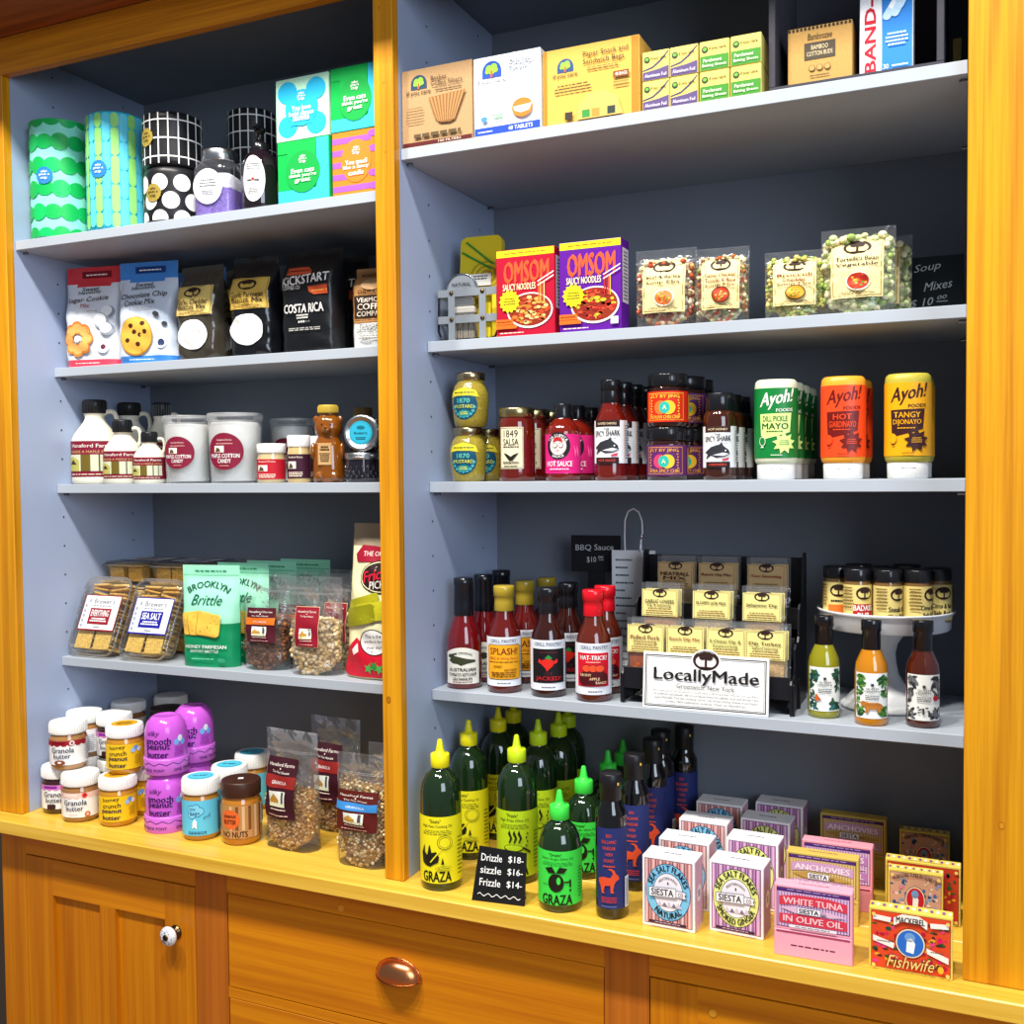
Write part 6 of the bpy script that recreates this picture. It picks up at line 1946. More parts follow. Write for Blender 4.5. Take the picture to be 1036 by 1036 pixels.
# ================================================================== RIGHT BAY, FOURTH SHELF: barbecue sauces, seasoning rack, spice stand
def sauce(kind):
    t = thing('ketchup_bottle' if kind == 'ketchup' else 'sauce_bottle', '', 'sauce bottle')
    r = .0310
    if kind == 'ketchup':
        prof = [(.028, 0), (.0318, .003), (.0325, .012), (.0325, .078), (.0300, .096), (.0230, .116), (.0175, .130), (.0165, .142)]
        cap = [(.0182, .1310), (.0186, .1320), (.0180, .1500), (.0172, .1850), (.0178, .1860), (.0182, .1900), (.0178, .1985), (.0160, .1995), (0, .1995)]
        rr = .0325; cont = H('6a0a10'); cc = H('15171e')
    else:
        prof = [(.027, 0), (.0302, .003), (.0308, .012), (.0308, .092), (.0285, .108), (.0215, .124), (.0170, .134), (.0160, .146)]
        cap = [(.0175, .1440), (.0180, .1450), (.0172, .1600), (.0172, .1690), (.0188, .1705), (.0188, .1860), (.0176, .1885), (0, .1888)]
        rr = .0308; cont = {'splash': H('5a100c'), 'jacked': H('300e08'), 'hat': H('5a1c0c')}[kind]; cc = {'splash': H('a8902c'), 'jacked': H('17181d'), 'hat': H('d81424')}[kind]
    b = MB(); b.lathe(prof, cont, 'liquid', 40); b.build('bottle', t)
    b = MB(); b.lathe(cap, cc, 'gloss', 32); b.build('cap', t)
    b = MB(); P = Print(b, cylm(rr, 0), 'paper', base=.0006, maxu=.006)
    if kind == 'ketchup':
        P.poly([(-.034, .010), (.034, .010), (.034, .066)]+[(.034-.068*i/10, .066+.010*sin(pi*i/10)) for i in range(1, 10)]+[(-.034, .066)], H('e9e7da'))
        P.arc('THE ORIGINAL', 0, .020, .0440, .0040, .85, H('26241c'), .01); P.o -= P.step
        P.poly([(-.027, .058), (-.020, .062), (-.006, .059), (.012, .055), (.025, .053), (.025, .049), (.010, .047), (-.002, .043), (-.008, .046), (-.018, .047), (-.026, .052), (-.022, .056)], H('3a4028'))
        P.poly([(-.027, .058), (-.010, .064), (-.012, .066), (-.028, .062)], H('3a4028'))
        P.text('AUSTRALIAN', 0, .0360, w=.050, h=.0062, col=H('26241c'), bold=.03); P.o -= P.step
        P.text('TOMATO KETCHUP', 0, .0270, w=.052, h=.0058, col=H('26241c'), bold=.03); P.o -= P.step
        P.text('GROWNUPS', 0, .0190, w=.036, h=.0052, col=H('26241c'), bold=.03); P.o -= P.step
        P.greek(0, .0135, .044, .003, 1, H('8c1c1c'), 3)
    else:
        P.rect(-.046, .040, .0130, .1000, H('e8ebf2'))
        P.rect(-.027, .031, .0885, .0975, H('d2d8e4')); P.text('GRILL PANTRY', .002, .0930, w=.048, h=.0058, col=H('2a3244'), bold=.0); P.o -= P.step
        P.greek(.002, .0185, .030, .0035, 1, H('6a7080'), 3)
        if kind == 'splash':
            P.poly([(x+.002, z+.0560) for x, z in rrect(.066, .062, .007)], H('3a2410')).poly([(x+.002, z+.0560) for x, z in rrect(.0635, .0600, .006)], H('e8a41c'))
            P.text('SPLASH!', .002, .0750, w=.050, h=.0115, col=H('7a1c14'), bold=.015); P.o -= P.step
            P.text('BBQ & Wing Sauce', .002, .0620, w=.052, h=.0055, col=H('b8481c')); P.o -= P.step
            P.greek(.002, .0560, .056, .003, 1, H('7a4a10'), 2); P.text('SWEET', -.008, .0480, w=.015, h=.004, col=H('5a2a0c'), bold=.01); P.o -= P.step
            P.text('AND TANGY', .014, .0420, w=.022, h=.004, col=H('5a2a0c'), bold=.01); P.o -= P.step
            P.greek(.002, .0340, .050, .010, 3, H('7a4a10'), 5)
        elif kind == 'jacked':
            P.rect(-.0280, .0320, .0260, .0850, H('141216'))
            P.text('GET', .002, .0420, w=.014, h=.005, col=H('5a2024'), bold=.0); P.o -= P.step
            P.greek(.002, .0790, .040, .004, 1, H('5a1c20'), 4)
            P.text('JACKED!', .002, .0330, w=.044, h=.0090, col=H('d01c24'), bold=.01); P.o -= P.step
            P.poly([(-.008, .066), (.004, .069), (.011, .064), (.010, .056), (.003, .050), (.000, .046), (-.003, .052), (-.009, .058)], H('d8261c'))
            P.poly([(-.014, .068), (-.008, .064), (-.009, .058), (-.015, .062)], H('d8261c')); P.o -= P.step
            P.poly([(.017, .068), (.011, .064), (.011, .058), (.018, .062)], H('d8261c')); P.o -= P.step
            P.poly([(-.004, .069), (.002, .075), (.009, .069), (.003, .067)], H('2c8a3c'))
        else:
            P.rect(-.0300, .0270, .0270, .0840, H('d4122c'))
            P.text('HAT-TRICK!', -.001, .0760, w=.046, h=.0075, col=WHITE, bold=.025); P.o -= P.step
            P.greek(-.001, .0685, .024, .003, 1, H('f4b8a8'), 2)
            o = P.o
            for k in range(3):
                P.o = o+P.step*k; P.ell(-.012+.011*k, .0580, .0085, .0065, H('3a0c10'), 18); P.ell(-.012+.011*k, .0580, .0076, .0057, H('e8502c'), 18)
            P.o = o+P.step*6
            P.poly([(x-.001, z+.0410) for x, z in rrect(.048, .022, .009)], H('4a0c14'))
            P.text('EBONY', -.013, .0470, w=.018, h=.0045, col=H('f0c8a0'), bold=.02); P.o -= P.step
            P.text('APPLE', .001, .0405, w=.016, h=.0045, col=H('f0c8a0'), bold=.02); P.o -= P.step
            P.text('TANGY', .011, .0340, w=.018, h=.0045, col=H('f0c8a0'), bold=.02); P.o -= P.step
        P.greek(.036, .055, .006, .06, 12, H('7a8090'), 7)
    b.build('label', t)
    return t
row(sauce('ketchup'), [(.0800, .1560, R4, RAD(20)), (.0870, .2250, R4), (0.0837, 0.3128, 0.3135)],
    ['black-capped ketchup bottle with white crocodile label, front left on its shelf', 'black-capped ketchup bottle behind the front crocodile label bottle', 'black-capped ketchup bottle furthest back of the three'], 'ketchup bottles')
row(sauce('splash'), [(.1640, .1500, R4, RAD(18)), (0.1643, 0.2413, 0.3135), (.1830, .3030, R4)],
    ['sauce bottle with gold cap and yellow label, front one', 'gold-capped sauce bottle right behind the front gold-capped one', 'gold-capped sauce bottle at the back beside the black chalk sign'], 'gold-capped sauces')
row(sauce('jacked'), [(.2500, .1470, R4, RAD(18)), (0.2538, 0.2348, 0.3135)],
    ['dark sauce bottle with black cap and chili pepper label, front one', 'dark black-capped sauce bottle behind the chili pepper label bottle'], 'black-capped sauces')
row(sauce('hat'), [(.3360, .1420, R4, RAD(20)), (0.3339, 0.2094, 0.3135)],
    ['sauce bottle with bright red cap and red label, front one', 'red-capped sauce bottle behind the front red-capped one'], 'red-capped sauces')

t = thing('chalk_sign', 'black chalk sign on a stem announcing barbecue sauce, behind the red-capped bottles', 'chalk sign', (.2740, .3300, R4), RAD(6))
b = MB(); b.box(-.048, .048, 0, .004, .2000, .2690, H('131318'), 'paper', .0006)
P = Print(b, flat(0, 0, .2345), 'paper', base=.0003)
P.text('BBQ Sauce', -.002, .011, w=.074, h=.0130, col=H('c4c8cc'), slant=.02); P.o -= P.step
P.text('$10', -.008, -.012, w=.018, h=.0120, col=H('c4c8cc')); P.o -= P.step
P.text('00', .010, -.007, w=.010, h=.005, col=H('c4c8cc')); P.o -= P.step
P.rect(.006, .016, -.0125, -.0117, H('c4c8cc'))
b.build('board', t)
MB().box(-.016, .016, .001, .006, .004, .2000, H('131318'), 'satin', .0005).build('stem', t)
MB().box(-.030, .030, -.016, .024, 0, .004, H('131318'), 'satin', .0008).build('foot', t)

t = thing('price_list', 'white typed price list card with a wire loop, standing beside the seasoning rack', 'price list', (.3560, .3070, R4), RAD(4))
b = MB(); b.box(-.041, .041, 0, .0016, 0, .2440, H('dfe3e6'), 'paper')
P = Print(b, flat(0, 0, 0), 'paper', base=.0003)
rd = random.Random(9); o = P.o
for i in range(15):
    P.o = o; z = .226-.0142*i; L = rd.uniform(.022, .046)
    P.greek(-.034+L/2, z, L, .0042, 1, H('4a4e56'), i, .8, False); P.o = o
    P.rect(.029, .037, z-.0015, z+.0015, H('4a4e56'))
o = b.build('card', t)
b = MB(); b.tube([(-.016, .0024, .2350), (-.017, .0024, .2700), (-.016, .002, .3000), (-.010, .002, .3160), (0, .002, .3210), (.010, .002, .3150), (.016, .002, .2980), (.0165, .0024, .2760), (.0150, -.0022, .2560), (.0155, -.0026, .2300)], .0015, H('eceff2'), 'gloss', 8)
b.build('wire_loop', t)
b = MB(); b.ell((.016, -.001, .2700), (.0036, .0036, .0045), H('d8dade'), 'metal', 10, 6); b.tube([(.0150, -.002, .2660), (.0130, -.003, .2420)], .0019, H('d8dade'), 'metal', 8); b.build('knot', t)

# seasoning rack
RX0, RX1 = .3900, .6700
t = thing('seasoning_rack', 'black tiered countertop rack holding clear seasoning packets behind the white sign', 'rack', ((RX0+RX1)/2, .1300, R4))
w = RX1-RX0; KB = H('15151a')
def rk(name, x0, x1, y0, y1, z0, z1): return MB().box(x0, x1, y0, y1, z0, z1, KB, 'satin', .0006).build(name, t)
side = [(0, .002), (.155, .002), (.155, .247), (.140, .250), (.128, .247), (.118, .175), (.112, .168), (.088, .168), (.080, .160), (.076, .116), (.070, .108), (.046, .108), (.038, .100), (.034, .060), (.028, .056), (.004, .056), (0, .050)]
for name, x in (('side_panel', -w/2), ('side_panel', w/2-.003)):
    vs = [(x, y, z) for y, z in side]+[(x+.003, y, z) for y, z in side]
    n = len(side)
    b = MB(); b.add(vs, [tuple(range(n))[::-1], tuple(range(n, 2*n))]+[(i, (i+1) % n, (i+1) % n+n, i+n) for i in range(n)], KB, 'satin')
    b.build(name, t)
for sx in (-w/2-.004, w/2-.004):
    for yy in (.004, .060):
        MB().box(sx, sx+.008, yy, yy+.004, 0, .050, KB, 'satin', .0006).build('foot', t)
for k, (y0, zz) in enumerate(((.0, .026), (.050, .081), (.100, .124))):
    rk('tier_floor', -w/2+.003, w/2-.003, y0+.004, y0+.048, zz, zz+.003)
    rk('tier_front', -w/2+.003, w/2-.003, y0+.001, y0+.0035, zz, zz+.036)
rk('back_panel', -w/2+.003, w/2-.003, .151, .154, .004, .240)

def packet(kind):
    """flat clear seasoning packet with a printed card header"""
    w, h = .0680, .114
    t = thing('seasoning_packet', '', 'seasoning packet')
    kraft = {'y': H('e6d88a'), 'k': H('b99a6c')}[kind[0]]
    fill = H(kind[1])
    fn = bag_fn(w, h, .010, 2.0, 0, .25, .0012, hash(kind[2]) % 7 if False else len(kind[2]), .35)
    b = MB(); bag(b, w, h, .010, WHITE, 'film', fn, 10, 14); b.build('film_packet', t)
    b = MB()
    f2 = bag_fn(w*.86, h*.50, .0085, 2.2, 0, .1, .0008, 2, .6)
    bag(b, w*.84, h*.50, .0085, fill, 'food', lambda u, v, o: (lambda p: (p[0], p[1], p[2]+.0015))(f2(u, v, o)), 10, 8)
    b.build('seasoning', t)
    b = MB(); P = Print(b, lambda u, v, o: (u, -.0060-o, v), 'paper', base=.0002)
    x, y0, y1 = w*.46, h*.50, h*.90
    b.box(-x, x, -.0060, -.0056, y0, y1, kraft, 'paper')
    P.frame(-x*.94, x*.94, y0+.0014, y1-.0014, .0006, H('6a5428'))
    oval_logo(P, 0, y1-.006, .0125, .0072, kraft)
    P.text(kind[2], 0, y0+.0255, w=x*1.62, h=.0062, col=H(kind[3]), bold=.02); P.o -= P.step
    if kind[4]: P.text(kind[4], 0, y0+.0180, w=x*1.3, h=.0055, col=H(kind[3]), bold=.015); P.o -= P.step
    P.greek(0, y0+.009, x*1.6, .011, 3, H('8a6a3c'), 4, .5)
    b.build('header_card', t)
    return t
rows = [  # y, z, lean, [x, kind, what]
 (.2395, .1275, -3, [(.4540, ('k', 'a88a5c', 'MEATBALL', '4a1a10', 'MIX'), 'meatball mix'), (.5270, ('k', 'b0925c', 'Ranch Dip Mix', '5a1a10', None), 'ranch dip mix'), (.6110, ('k', '8a4a2c', 'Taco Seasoning', '8a2010', None), 'taco seasoning')]),
 (.1895, .0845, -3, [(.4400, ('y', 'c8862c', 'GARLIC LOVERS', '2a2410', 'Dip & Seasoning'), 'garlic dip seasoning'), (.5290, ('y', 'cdb27c', 'SLOPPY JOE MIX', '2a2410', None), 'sloppy joe mix'), (.6130, ('y', 'c89a4c', 'Jalapeno Dip', '2a3410', None), 'jalapeno dip')]),
 (.1395, .0295, -3, [(.4295, ('y', 'b4541c', 'Pulled Pork', '6a1c10', 'Seasoning'), 'pulled pork seasoning'), (.4970, ('y', 'd0b884', 'Ranch Dip Mix', '8a2010', None), 'ranch dip'), (.5640, ('y', 'd8c48c', '5-Onion Dip &', '4a5a1c', 'Seasoning'), 'onion dip seasoning'), (.6275, ('y', 'd8b47c', 'Dip Turkey', '2a2410', 'Seafood Seasoning'), 'turkey dip seasoning')]),
]
for ri, (y, z, lean, its) in enumerate(rows):
    rn = ('top', 'middle', 'front')[ri]
    for x, kind, what in its:
        p = packet(kind)
        put(p, (x, y, R4+z), RAD(0)); p.rotation_euler[0] = RAD(lean)
        tag(p, 'clear %s packet with printed card, foremost in the %s tier of the rack' % (what, rn), None, 'seasoning packets')
        q = dup(p, (x+.003, y+.0135, R4+z), None, 'clear %s packet tucked behind the foremost one in the %s tier' % (what, rn), 'seasoning packets')
        q.rotation_euler[0] = RAD(lean-1)

# white sign leaning on the rack
def bsign(P, w, h):
    ink = H('1c1a1c')
    for e, tt in ((.004, .0016), (.0070, .0006)):
        P.frame(-w/2+e, w/2-e, e, h-e, tt, ink)
    P.ell(.002, h*.90, .0235, h*.195, H('f4f4f4'), 30)
    oval_logo(P, .002, h*.90, .0215, h*.175, H('d8d4d4'))
    P.arc('GRILL PANTRY', .002, h*.90, .0175, .0024, 1.5, H('d8d4d4'), .0, ky=.80); P.o -= P.step
    P.text('LocallyMade', .002, h*.600, w=w*.83, h=h*.275, col=ink, bold=.022)
    P.text('Greenwich, New York', .002, h*.425, w=w*.46, h=h*.095, col=ink)
    for i, s in enumerate(('We make all of our products in small hand crafted batches. We do not use fillers', 'or artificial ingredients. All of our spice mixes are gluten free and about 2 are', 'vegan friendly. You use anything not on top of our mixing makes it our heart', 'to make 100% authenticity products. Thank you Mary & Kate')):
        P.text(s, .002, h*(.325-.062*i), w=w*(.84, .83, .82, .64)[i], h=h*.048, col=ink); P.o -= P.step
t = pbox('shop_sign', 'white sign reading Locally Made propped against the front of the seasoning rack', 'sign', .4320, .6370, .1115, R4+.0002, .0920, .0025, H('f1f1ef'), bsign, kind='paper')
t.rotation_euler = (RAD(-6), 0, RAD(1.0))

# cake stand and spice jars
CX, CY = .7985, .2620
t = thing('cake_stand', 'white pedestal cake stand carrying small spice jars', 'cake stand', (CX, CY, R4))
CW = H('dfe2e4')
b = MB(); b.lathe([(.0640, 0), (.0700, .002), (.0690, .006), (.0640, .009), (.0600, .011), (.0590, .015), (.0500, .024), (.0440, .027), (.0420, .031), (.030, .040), (.0215, .055), (.0175, .075), (.0165, .090), (.0200, .105), (.030, .120), (.045, .1305), (.050, .1315)], CW, 'gloss', 56, cap1=False); b.build('pedestal', t)
b = MB(); b.lathe([(.045, .1310), (.098, .1315), (.1000, .1335), (.1010, .1520), (.1050, .1580), (.1075, .1615), (.1065, .1632), (.1035, .1625), (.1000, .1570), (.0985, .1480), (0, .1475)], CW, 'gloss', 64); b.build('plate', t)
def spice(n, pal):
    t = thing('spice_jar', '', 'spice jar')
    r = .0212
    b = MB(); b.lathe([(.0195, 0), (.0210, .002), (.0212, .006), (.0212, .060), (.0200, .065), (.0195, .068)], H('7a5a2c'), 'liquid', 32); b.build('jar', t)
    b = MB(); b.lathe([(.0212, .0660), (.0216, .0672), (.0216, .0835), (.0205, .0850), (0, .0852)], H('16161a'), 'gloss', 32); b.build('cap', t)
    b = MB(); P = Print(b, cylm(r, 0), 'paper', base=.0006, maxu=.0045)
    P.rect(-.060, .060, .004, .0600, H('e4d080'))
    if n == 0:
        P.rect(-.016, .016, .006, .030, H('b81c1c')); P.text('BADASS', 0, .0240, w=.030, h=.0090, col=WHITE, bold=.03); P.o -= P.step; P.text('RUB', 0, .0125, w=.018, h=.008, col=WHITE, bold=.03); P.o -= P.step
    elif n == 1:
        P.text('Steak &', 0, .0240, w=.028, h=.0080, col=BLACK, bold=.03); P.o -= P.step; P.text('Chop Rub', 0, .0130, w=.030, h=.007, col=BLACK, bold=.03); P.o -= P.step
    elif n == 2:
        P.text('Citrus & Sea', 0, .0270, w=.032, h=.0070, col=BLACK, bold=.03); P.o -= P.step; P.text('Salt Rub', 0, .0160, w=.026, h=.0065, col=BLACK, bold=.03); P.o -= P.step
    else:
        P.rect(-.015, .015, .010, .024, H('e0762c')); P.greek(0, .0300, .026, .006, 1, BLACK, 3)
    oval_logo(P, .001, .0470, .0125, .0100, H('e4d080'))
    P.o += P.step
    P.greek(-.024, .040, .018, .036, 7, H('7a5a24'), 5, .45); P.greek(.026, .040, .018, .036, 7, H('7a5a24'), 6, .45)
    b.build('label', t)
    return t
PZ = R4+.1478
sj = [spice(k, 0) for k in range(4)]
G = 'spice jars on the cake stand'
spots = [(3, .7270, .2260, 10, 'leftmost on the cake stand'), (0, .7625, .1945, 30, 'red block on yellow label, front left of the stand'), (1, .8080, .1890, 45, 'at the front centre'), (2, .8500, .2010, 62, 'front right of the stand')]
for k, x, y, a, lab in spots:
    put(sj[k], (x, y, PZ), RAD(a)); tag(sj[k], 'yellow labelled spice jar, '+lab, None, G)
dup(sj[2], (.8780, .2370, PZ), RAD(25), 'yellow labelled spice jar with black cap, rightmost on the cake stand', G)
dup(sj[1], (.8300, .2900, PZ), RAD(20), 'black-capped spice jar behind, tallest looking at the back of the stand', G)
dup(sj[0], (.7560, .2760, PZ), RAD(20), 'black-capped spice jar at the back left of the stand', G)
dup(sj[3], (.7930, .2450, PZ), RAD(20), 'black-capped spice jar in the middle of the stand, hidden by the front ones', G)

def hot(kind):
    t = thing('hot_sauce_bottle', '', 'hot sauce')
    r = .0243
    cont = {'g': H('8a8612'), 'o': H('c07a0c'), 'b': H('4a1808')}[kind]
    b = MB(); b.lathe([(.0215, 0), (.0238, .003), (.0243, .008), (.0243, .080), (.0225, .094), (.0165, .108), (.0130, .116), (.0125, .126)], cont, 'liquid', 40); b.build('bottle', t)
    b = MB(); b.lathe([(.0135, .1130), (.0138, .114), (.0135, .1420), (.0150, .1430), (.0150, .1590), (.0140, .1605), (0, .1608)], H('131318'), 'gloss', 30); b.build('cap', t)
    b = MB(); P = Print(b, cylm(r, 0), 'paper', base=.0006, maxu=.005)
    P.rect(-.0265, .0275, .0120, .0810, H('eaede8'))
    rd = random.Random({'g': 1, 'o': 2, 'b': 3}[kind])
    leaf = {'g': [H('1c4a3a'), H('2c5a34'), H('16302c'), H('2a6a6a')], 'o': [H('2c6a2c'), H('4a8a2c'), H('1c4a24'), H('6a9a3c')], 'b': [H('4a4c50'), H('2c2e32'), H('6a6c70')]}[kind]
    o = P.o
    def leaves(cx, cy, n, s):
        for i in range(n):
            a = rd.uniform(0, 6.28); L = rd.uniform(.5, 1)*s
            x, y = cx+rd.uniform(-.006, .006), cy+rd.uniform(-.007, .007)
            P.o = o+P.step*(1+i % 3)
            pts = []
            for q in range(8):
                tt = 2*pi*q/8; px, py = L*cos(tt), L*.36*sin(tt)
                pts.append((min(max(x+px*cos(a)-py*sin(a), -.0250), .0260), min(max(y+px*sin(a)+py*cos(a), .0140), .0790)))
            P.poly(pts, leaf[i % len(leaf)])
    leaves(-.017, .070, 16, .0075); leaves(.018, .070, 16, .0075); leaves(-.020, .055, 11, .006); leaves(.021, .052, 11, .006)
    leaves(.017, .022, 18, .0075); leaves(-.019, .022, 14, .006); leaves(-.021, .038, 8, .005)
    P.o = o+P.step*5
    P.star(.0005, .0635, .0016, .0036, 6, H('1c1c1e')); P.o -= P.step
    P.text('QUEEN', .0005, .0575, w=.017, h=.0036, col=H('26282c'), bold=.01); P.o -= P.step
    P.text('MAJESTY', .0005, .0530, w=.021, h=.0036, col=H('26282c'), bold=.01); P.o -= P.step
    P.greek(.0005, .0445, .024, .008, 3, H('5a5c60'), 3)
    if kind == 'o':
        P.poly([(-.017, .036), (-.012, .039), (-.004, .037), (.008, .037), (.014, .034), (.016, .028), (.013, .028), (.011, .022), (.008, .022), (.007, .027), (-.003, .027), (-.006, .020), (-.009, .021), (-.008, .029), (-.013, .031)], H('b8742c'))
        for k in range(8):
            P.ell(-.008+.0026*k, .033+.0014*(k % 2), .0007, .0006, H('4a2a10'), 6); P.o -= P.step
    elif kind == 'g':
        P.poly([(-.014, .036), (-.011, .040), (-.008, .035), (-.004, .030), (-.012, .028)], H('c85a2c'))
    else:
        P.ell(.0165, .046, .0042, .0042, H('b01c24'), 14)
        for k in range(14):
            P.ell(-.010+.020*rd.random(), .020+.012*rd.random(), .0016, .0013, H('2c2e32'), 7); P.o -= P.step
    b.build('label', t)
    return t
for kind, p, lab in (('g', (.7150, .1605, R4, RAD(10)), 'green hot sauce bottle with white jungle label, left of the cake stand foot'), ('o', (.7880, .1370, R4, RAD(8)), 'orange hot sauce bottle with a tiger on its label, in front of the cake stand'), ('b', (.8610, .1520, R4, RAD(6)), 'brown hot sauce bottle with a red dot on its label, beside the right post')):
    q = hot(kind); put(q, p[:3], p[3]); tag(q, lab, None, 'small hot sauces with animal labels')

# ================================================================== RIGHT BAY, COUNTERTOP: olive oils, vinegar, salt and tinned fish
def oil(kind):
    t = thing('olive_oil_bottle', '', 'olive oil')
    lab, capc = {'s': (H('f0e41c'), H('f2e61a')), 'f': (H('b8d41c'), H('c6e21e')), 'd': (H('3fe04a'), H('42e24a'))}[kind]
    r = .0352; h = .2500 if kind != 'd' else .1890
    k = h-.2500
    prof = [(.0320, 0), (.0345, .0025), (.0352, .009), (.0352, .150+k), (.0345, .164+k), (.0315, .178+k), (.0255, .190+k), (.0175, .198+k), (.0140, .2005+k), (.0135, .2040+k)]
    b = MB(); b.lathe(prof, H('142a10'), 'liquid', 48); b.build('bottle', t)
    b = MB(); b.lathe([(.0152, .2035+k), (.0162, .2050+k), (.0162, .2245+k), (.0150, .2262+k), (.0080, .2272+k), (.0066, .2330+k), (.0040, .2480+k), (.0028, .2500+k), (0, .2500+k)], capc, 'satin', 32); b.build('squeeze_cap', t)
    b = MB(); P = Print(b, cylm(r, 0), 'paper', base=.0006, maxu=.007)
    z0, z1 = (.0140, .1270) if kind != 'd' else (.0130, .1000)
    HH = z1-z0; ink = H('1c1c10'); W = .046
    P.rect(-.062, .062, z0, z1, lab)
    P.text({'s': '"Sizzle"', 'f': '"Frizzle"', 'd': '"Drizzle"'}[kind], -.004, z1-HH*.065, w=.020, h=HH*.05, col=ink, bold=.01); P.o -= P.step
    P.text({'s': 'High Heat Cooking Oil', 'f': 'High Frizz Olive Oil', 'd': 'Extra Virgin Olive Oil'}[kind], -.001, z1-HH*.145, w=.052, h=HH*.055, col=ink); P.o -= P.step
    P.greek(-.001, z1-HH*.235, .054, HH*.08, 3, H('4a4a14') if kind != 'd' else H('145a1c'), 4, .3)
    P.text('GRAZA', -.002, z0+HH*.105, w=.050, h=HH*.155 if kind != 'd' else HH*.19, col=ink, bold=.035); P.o -= P.step
    if kind == 's':
        P.poly([(-.028, z0+HH*.30), (-.030, z0+HH*.44), (-.024, z0+HH*.58), (-.023, z0+HH*.46), (-.018, z0+HH*.42), (-.015, z0+HH*.55), (-.013, z0+HH*.58), (-.010, z0+HH*.46), (-.002, z0+HH*.48), (.003, z0+HH*.40), (.001, z0+HH*.32), (-.008, z0+HH*.28), (-.012, z0+HH*.25), (-.020, z0+HH*.26)], ink)
        P.poly([(-.013, z0+HH*.32), (.0085, z0+HH*.56), (.0100, z0+HH*.545), (-.0115, z0+HH*.31)], lab)
        P.ell(.0125, z0+HH*.62, .0125, HH*.105, ink, 26).ell(.0125, z0+HH*.62, .0117, HH*.098, lab, 26).ell(.0125, z0+HH*.62, .0095, HH*.080, ink, 26).ell(.0125, z0+HH*.62, .0088, HH*.074, lab, 26)
        P.poly([(.006, z0+HH*.29), (.0085, z0+HH*.40), (.011, z0+HH*.30)], ink); P.o -= P.step
        P.ell(.010, z0+HH*.235, .0135, HH*.025, ink, 20).ell(.010, z0+HH*.235, .0128, HH*.021, lab, 20).greek(.010, z0+HH*.235, .018, HH*.018, 1, ink, 2)
    elif kind == 'f':
        P.ell(-.002, z0+HH*.44, .0165, HH*.055, ink, 24).ell(-.002, z0+HH*.445, .0150, HH*.045, lab, 24)
        P.poly([(.013, z0+HH*.44), (.026, z0+HH*.36), (.028, z0+HH*.38), (.015, z0+HH*.465)], ink); P.o -= P.step
        for dx in (-.010, -.002, .006):
            P.poly([(dx, z0+HH*.52), (dx+.003, z0+HH*.60), (dx-.001, z0+HH*.66), (dx+.002, z0+HH*.72), (dx+.0035, z0+HH*.66), (dx+.0065, z0+HH*.60), (dx+.0025, z0+HH*.52)], ink); P.o -= P.step
        for k_ in range(4):
            P.ell(.020+.002*(k_ % 2), z0+HH*(.48+.06*k_), .0014, HH*.018, ink, 8); P.o -= P.step
    else:
        P.ell(-.003, z0+HH*.42, .0125, HH*.17, ink, 24).ell(.001, z0+HH*.46, .0032, HH*.07, lab, 14)
        for s in (-1, 1):
            P.poly([(-.003, z0+HH*.60), (-.003+s*.006, z0+HH*.72), (-.003+s*.018, z0+HH*.68), (-.003+s*.012, z0+HH*.60)], ink); P.o -= P.step
        P.rect(.010, .020, z0+HH*.42, z0+HH*.45, ink); P.o -= P.step
        P.rect(.018, .021, z0+HH*.34, z0+HH*.48, ink); P.o -= P.step
        P.ell(.0195, z0+HH*.28, .0018, HH*.025, ink, 10); P.o -= P.step
        P.rect(-.026, -.012, z0+HH*.375, z0+HH*.385, ink)
    P.greek(.040, z0+HH*.4, .012, HH*.6, 10, H('5a5a14') if kind != 'd' else H('146a20'), 7, .35)
    b.build('label', t)
    return t
row(oil('s'), [(.1010, .0190, 0, RAD(18)), (.0830, .1640, 0, RAD(14)), (.0900, .2780, 0, RAD(12)), (.0880, .3540, 0, RAD(12))],
    ['tall green oil bottle with bright yellow cap and label, nearest the centre post', 'tall yellow-capped oil bottle, second in its column', 'tall yellow-capped oil bottle, third in its column and shaded', 'tall yellow-capped oil bottle against the back panel'], 'yellow-capped oil bottles')
row(oil('f'), [(.2100, .0960, 0, RAD(16)), (.2000, .2160, 0, RAD(14)), (.2120, .2875, 0, RAD(12)), (.2030, .3595, 0, RAD(12))],
    ['tall green oil bottle with lime yellow cap, behind the black price sign', 'tall lime-capped oil bottle, second in its column', 'tall lime-capped oil bottle, third in its column', 'tall lime-capped oil bottle against the back panel'], 'lime-capped oil bottles')
row(oil('d'), [(.3200, .0180, 0, RAD(16)), (.3090, .1610, 0, RAD(14)), (.3150, .2740, 0, RAD(12)), (.3180, .3550, 0, RAD(12))],
    ['shorter oil bottle with bright green cap and label, in front of the goat bottles', 'shorter green-capped oil bottle, second in its column', 'shorter green-capped oil bottle with only its cap tip showing, third', 'shorter green-capped oil bottle at the back with only its cap tip showing'], 'green-capped oil bottles')
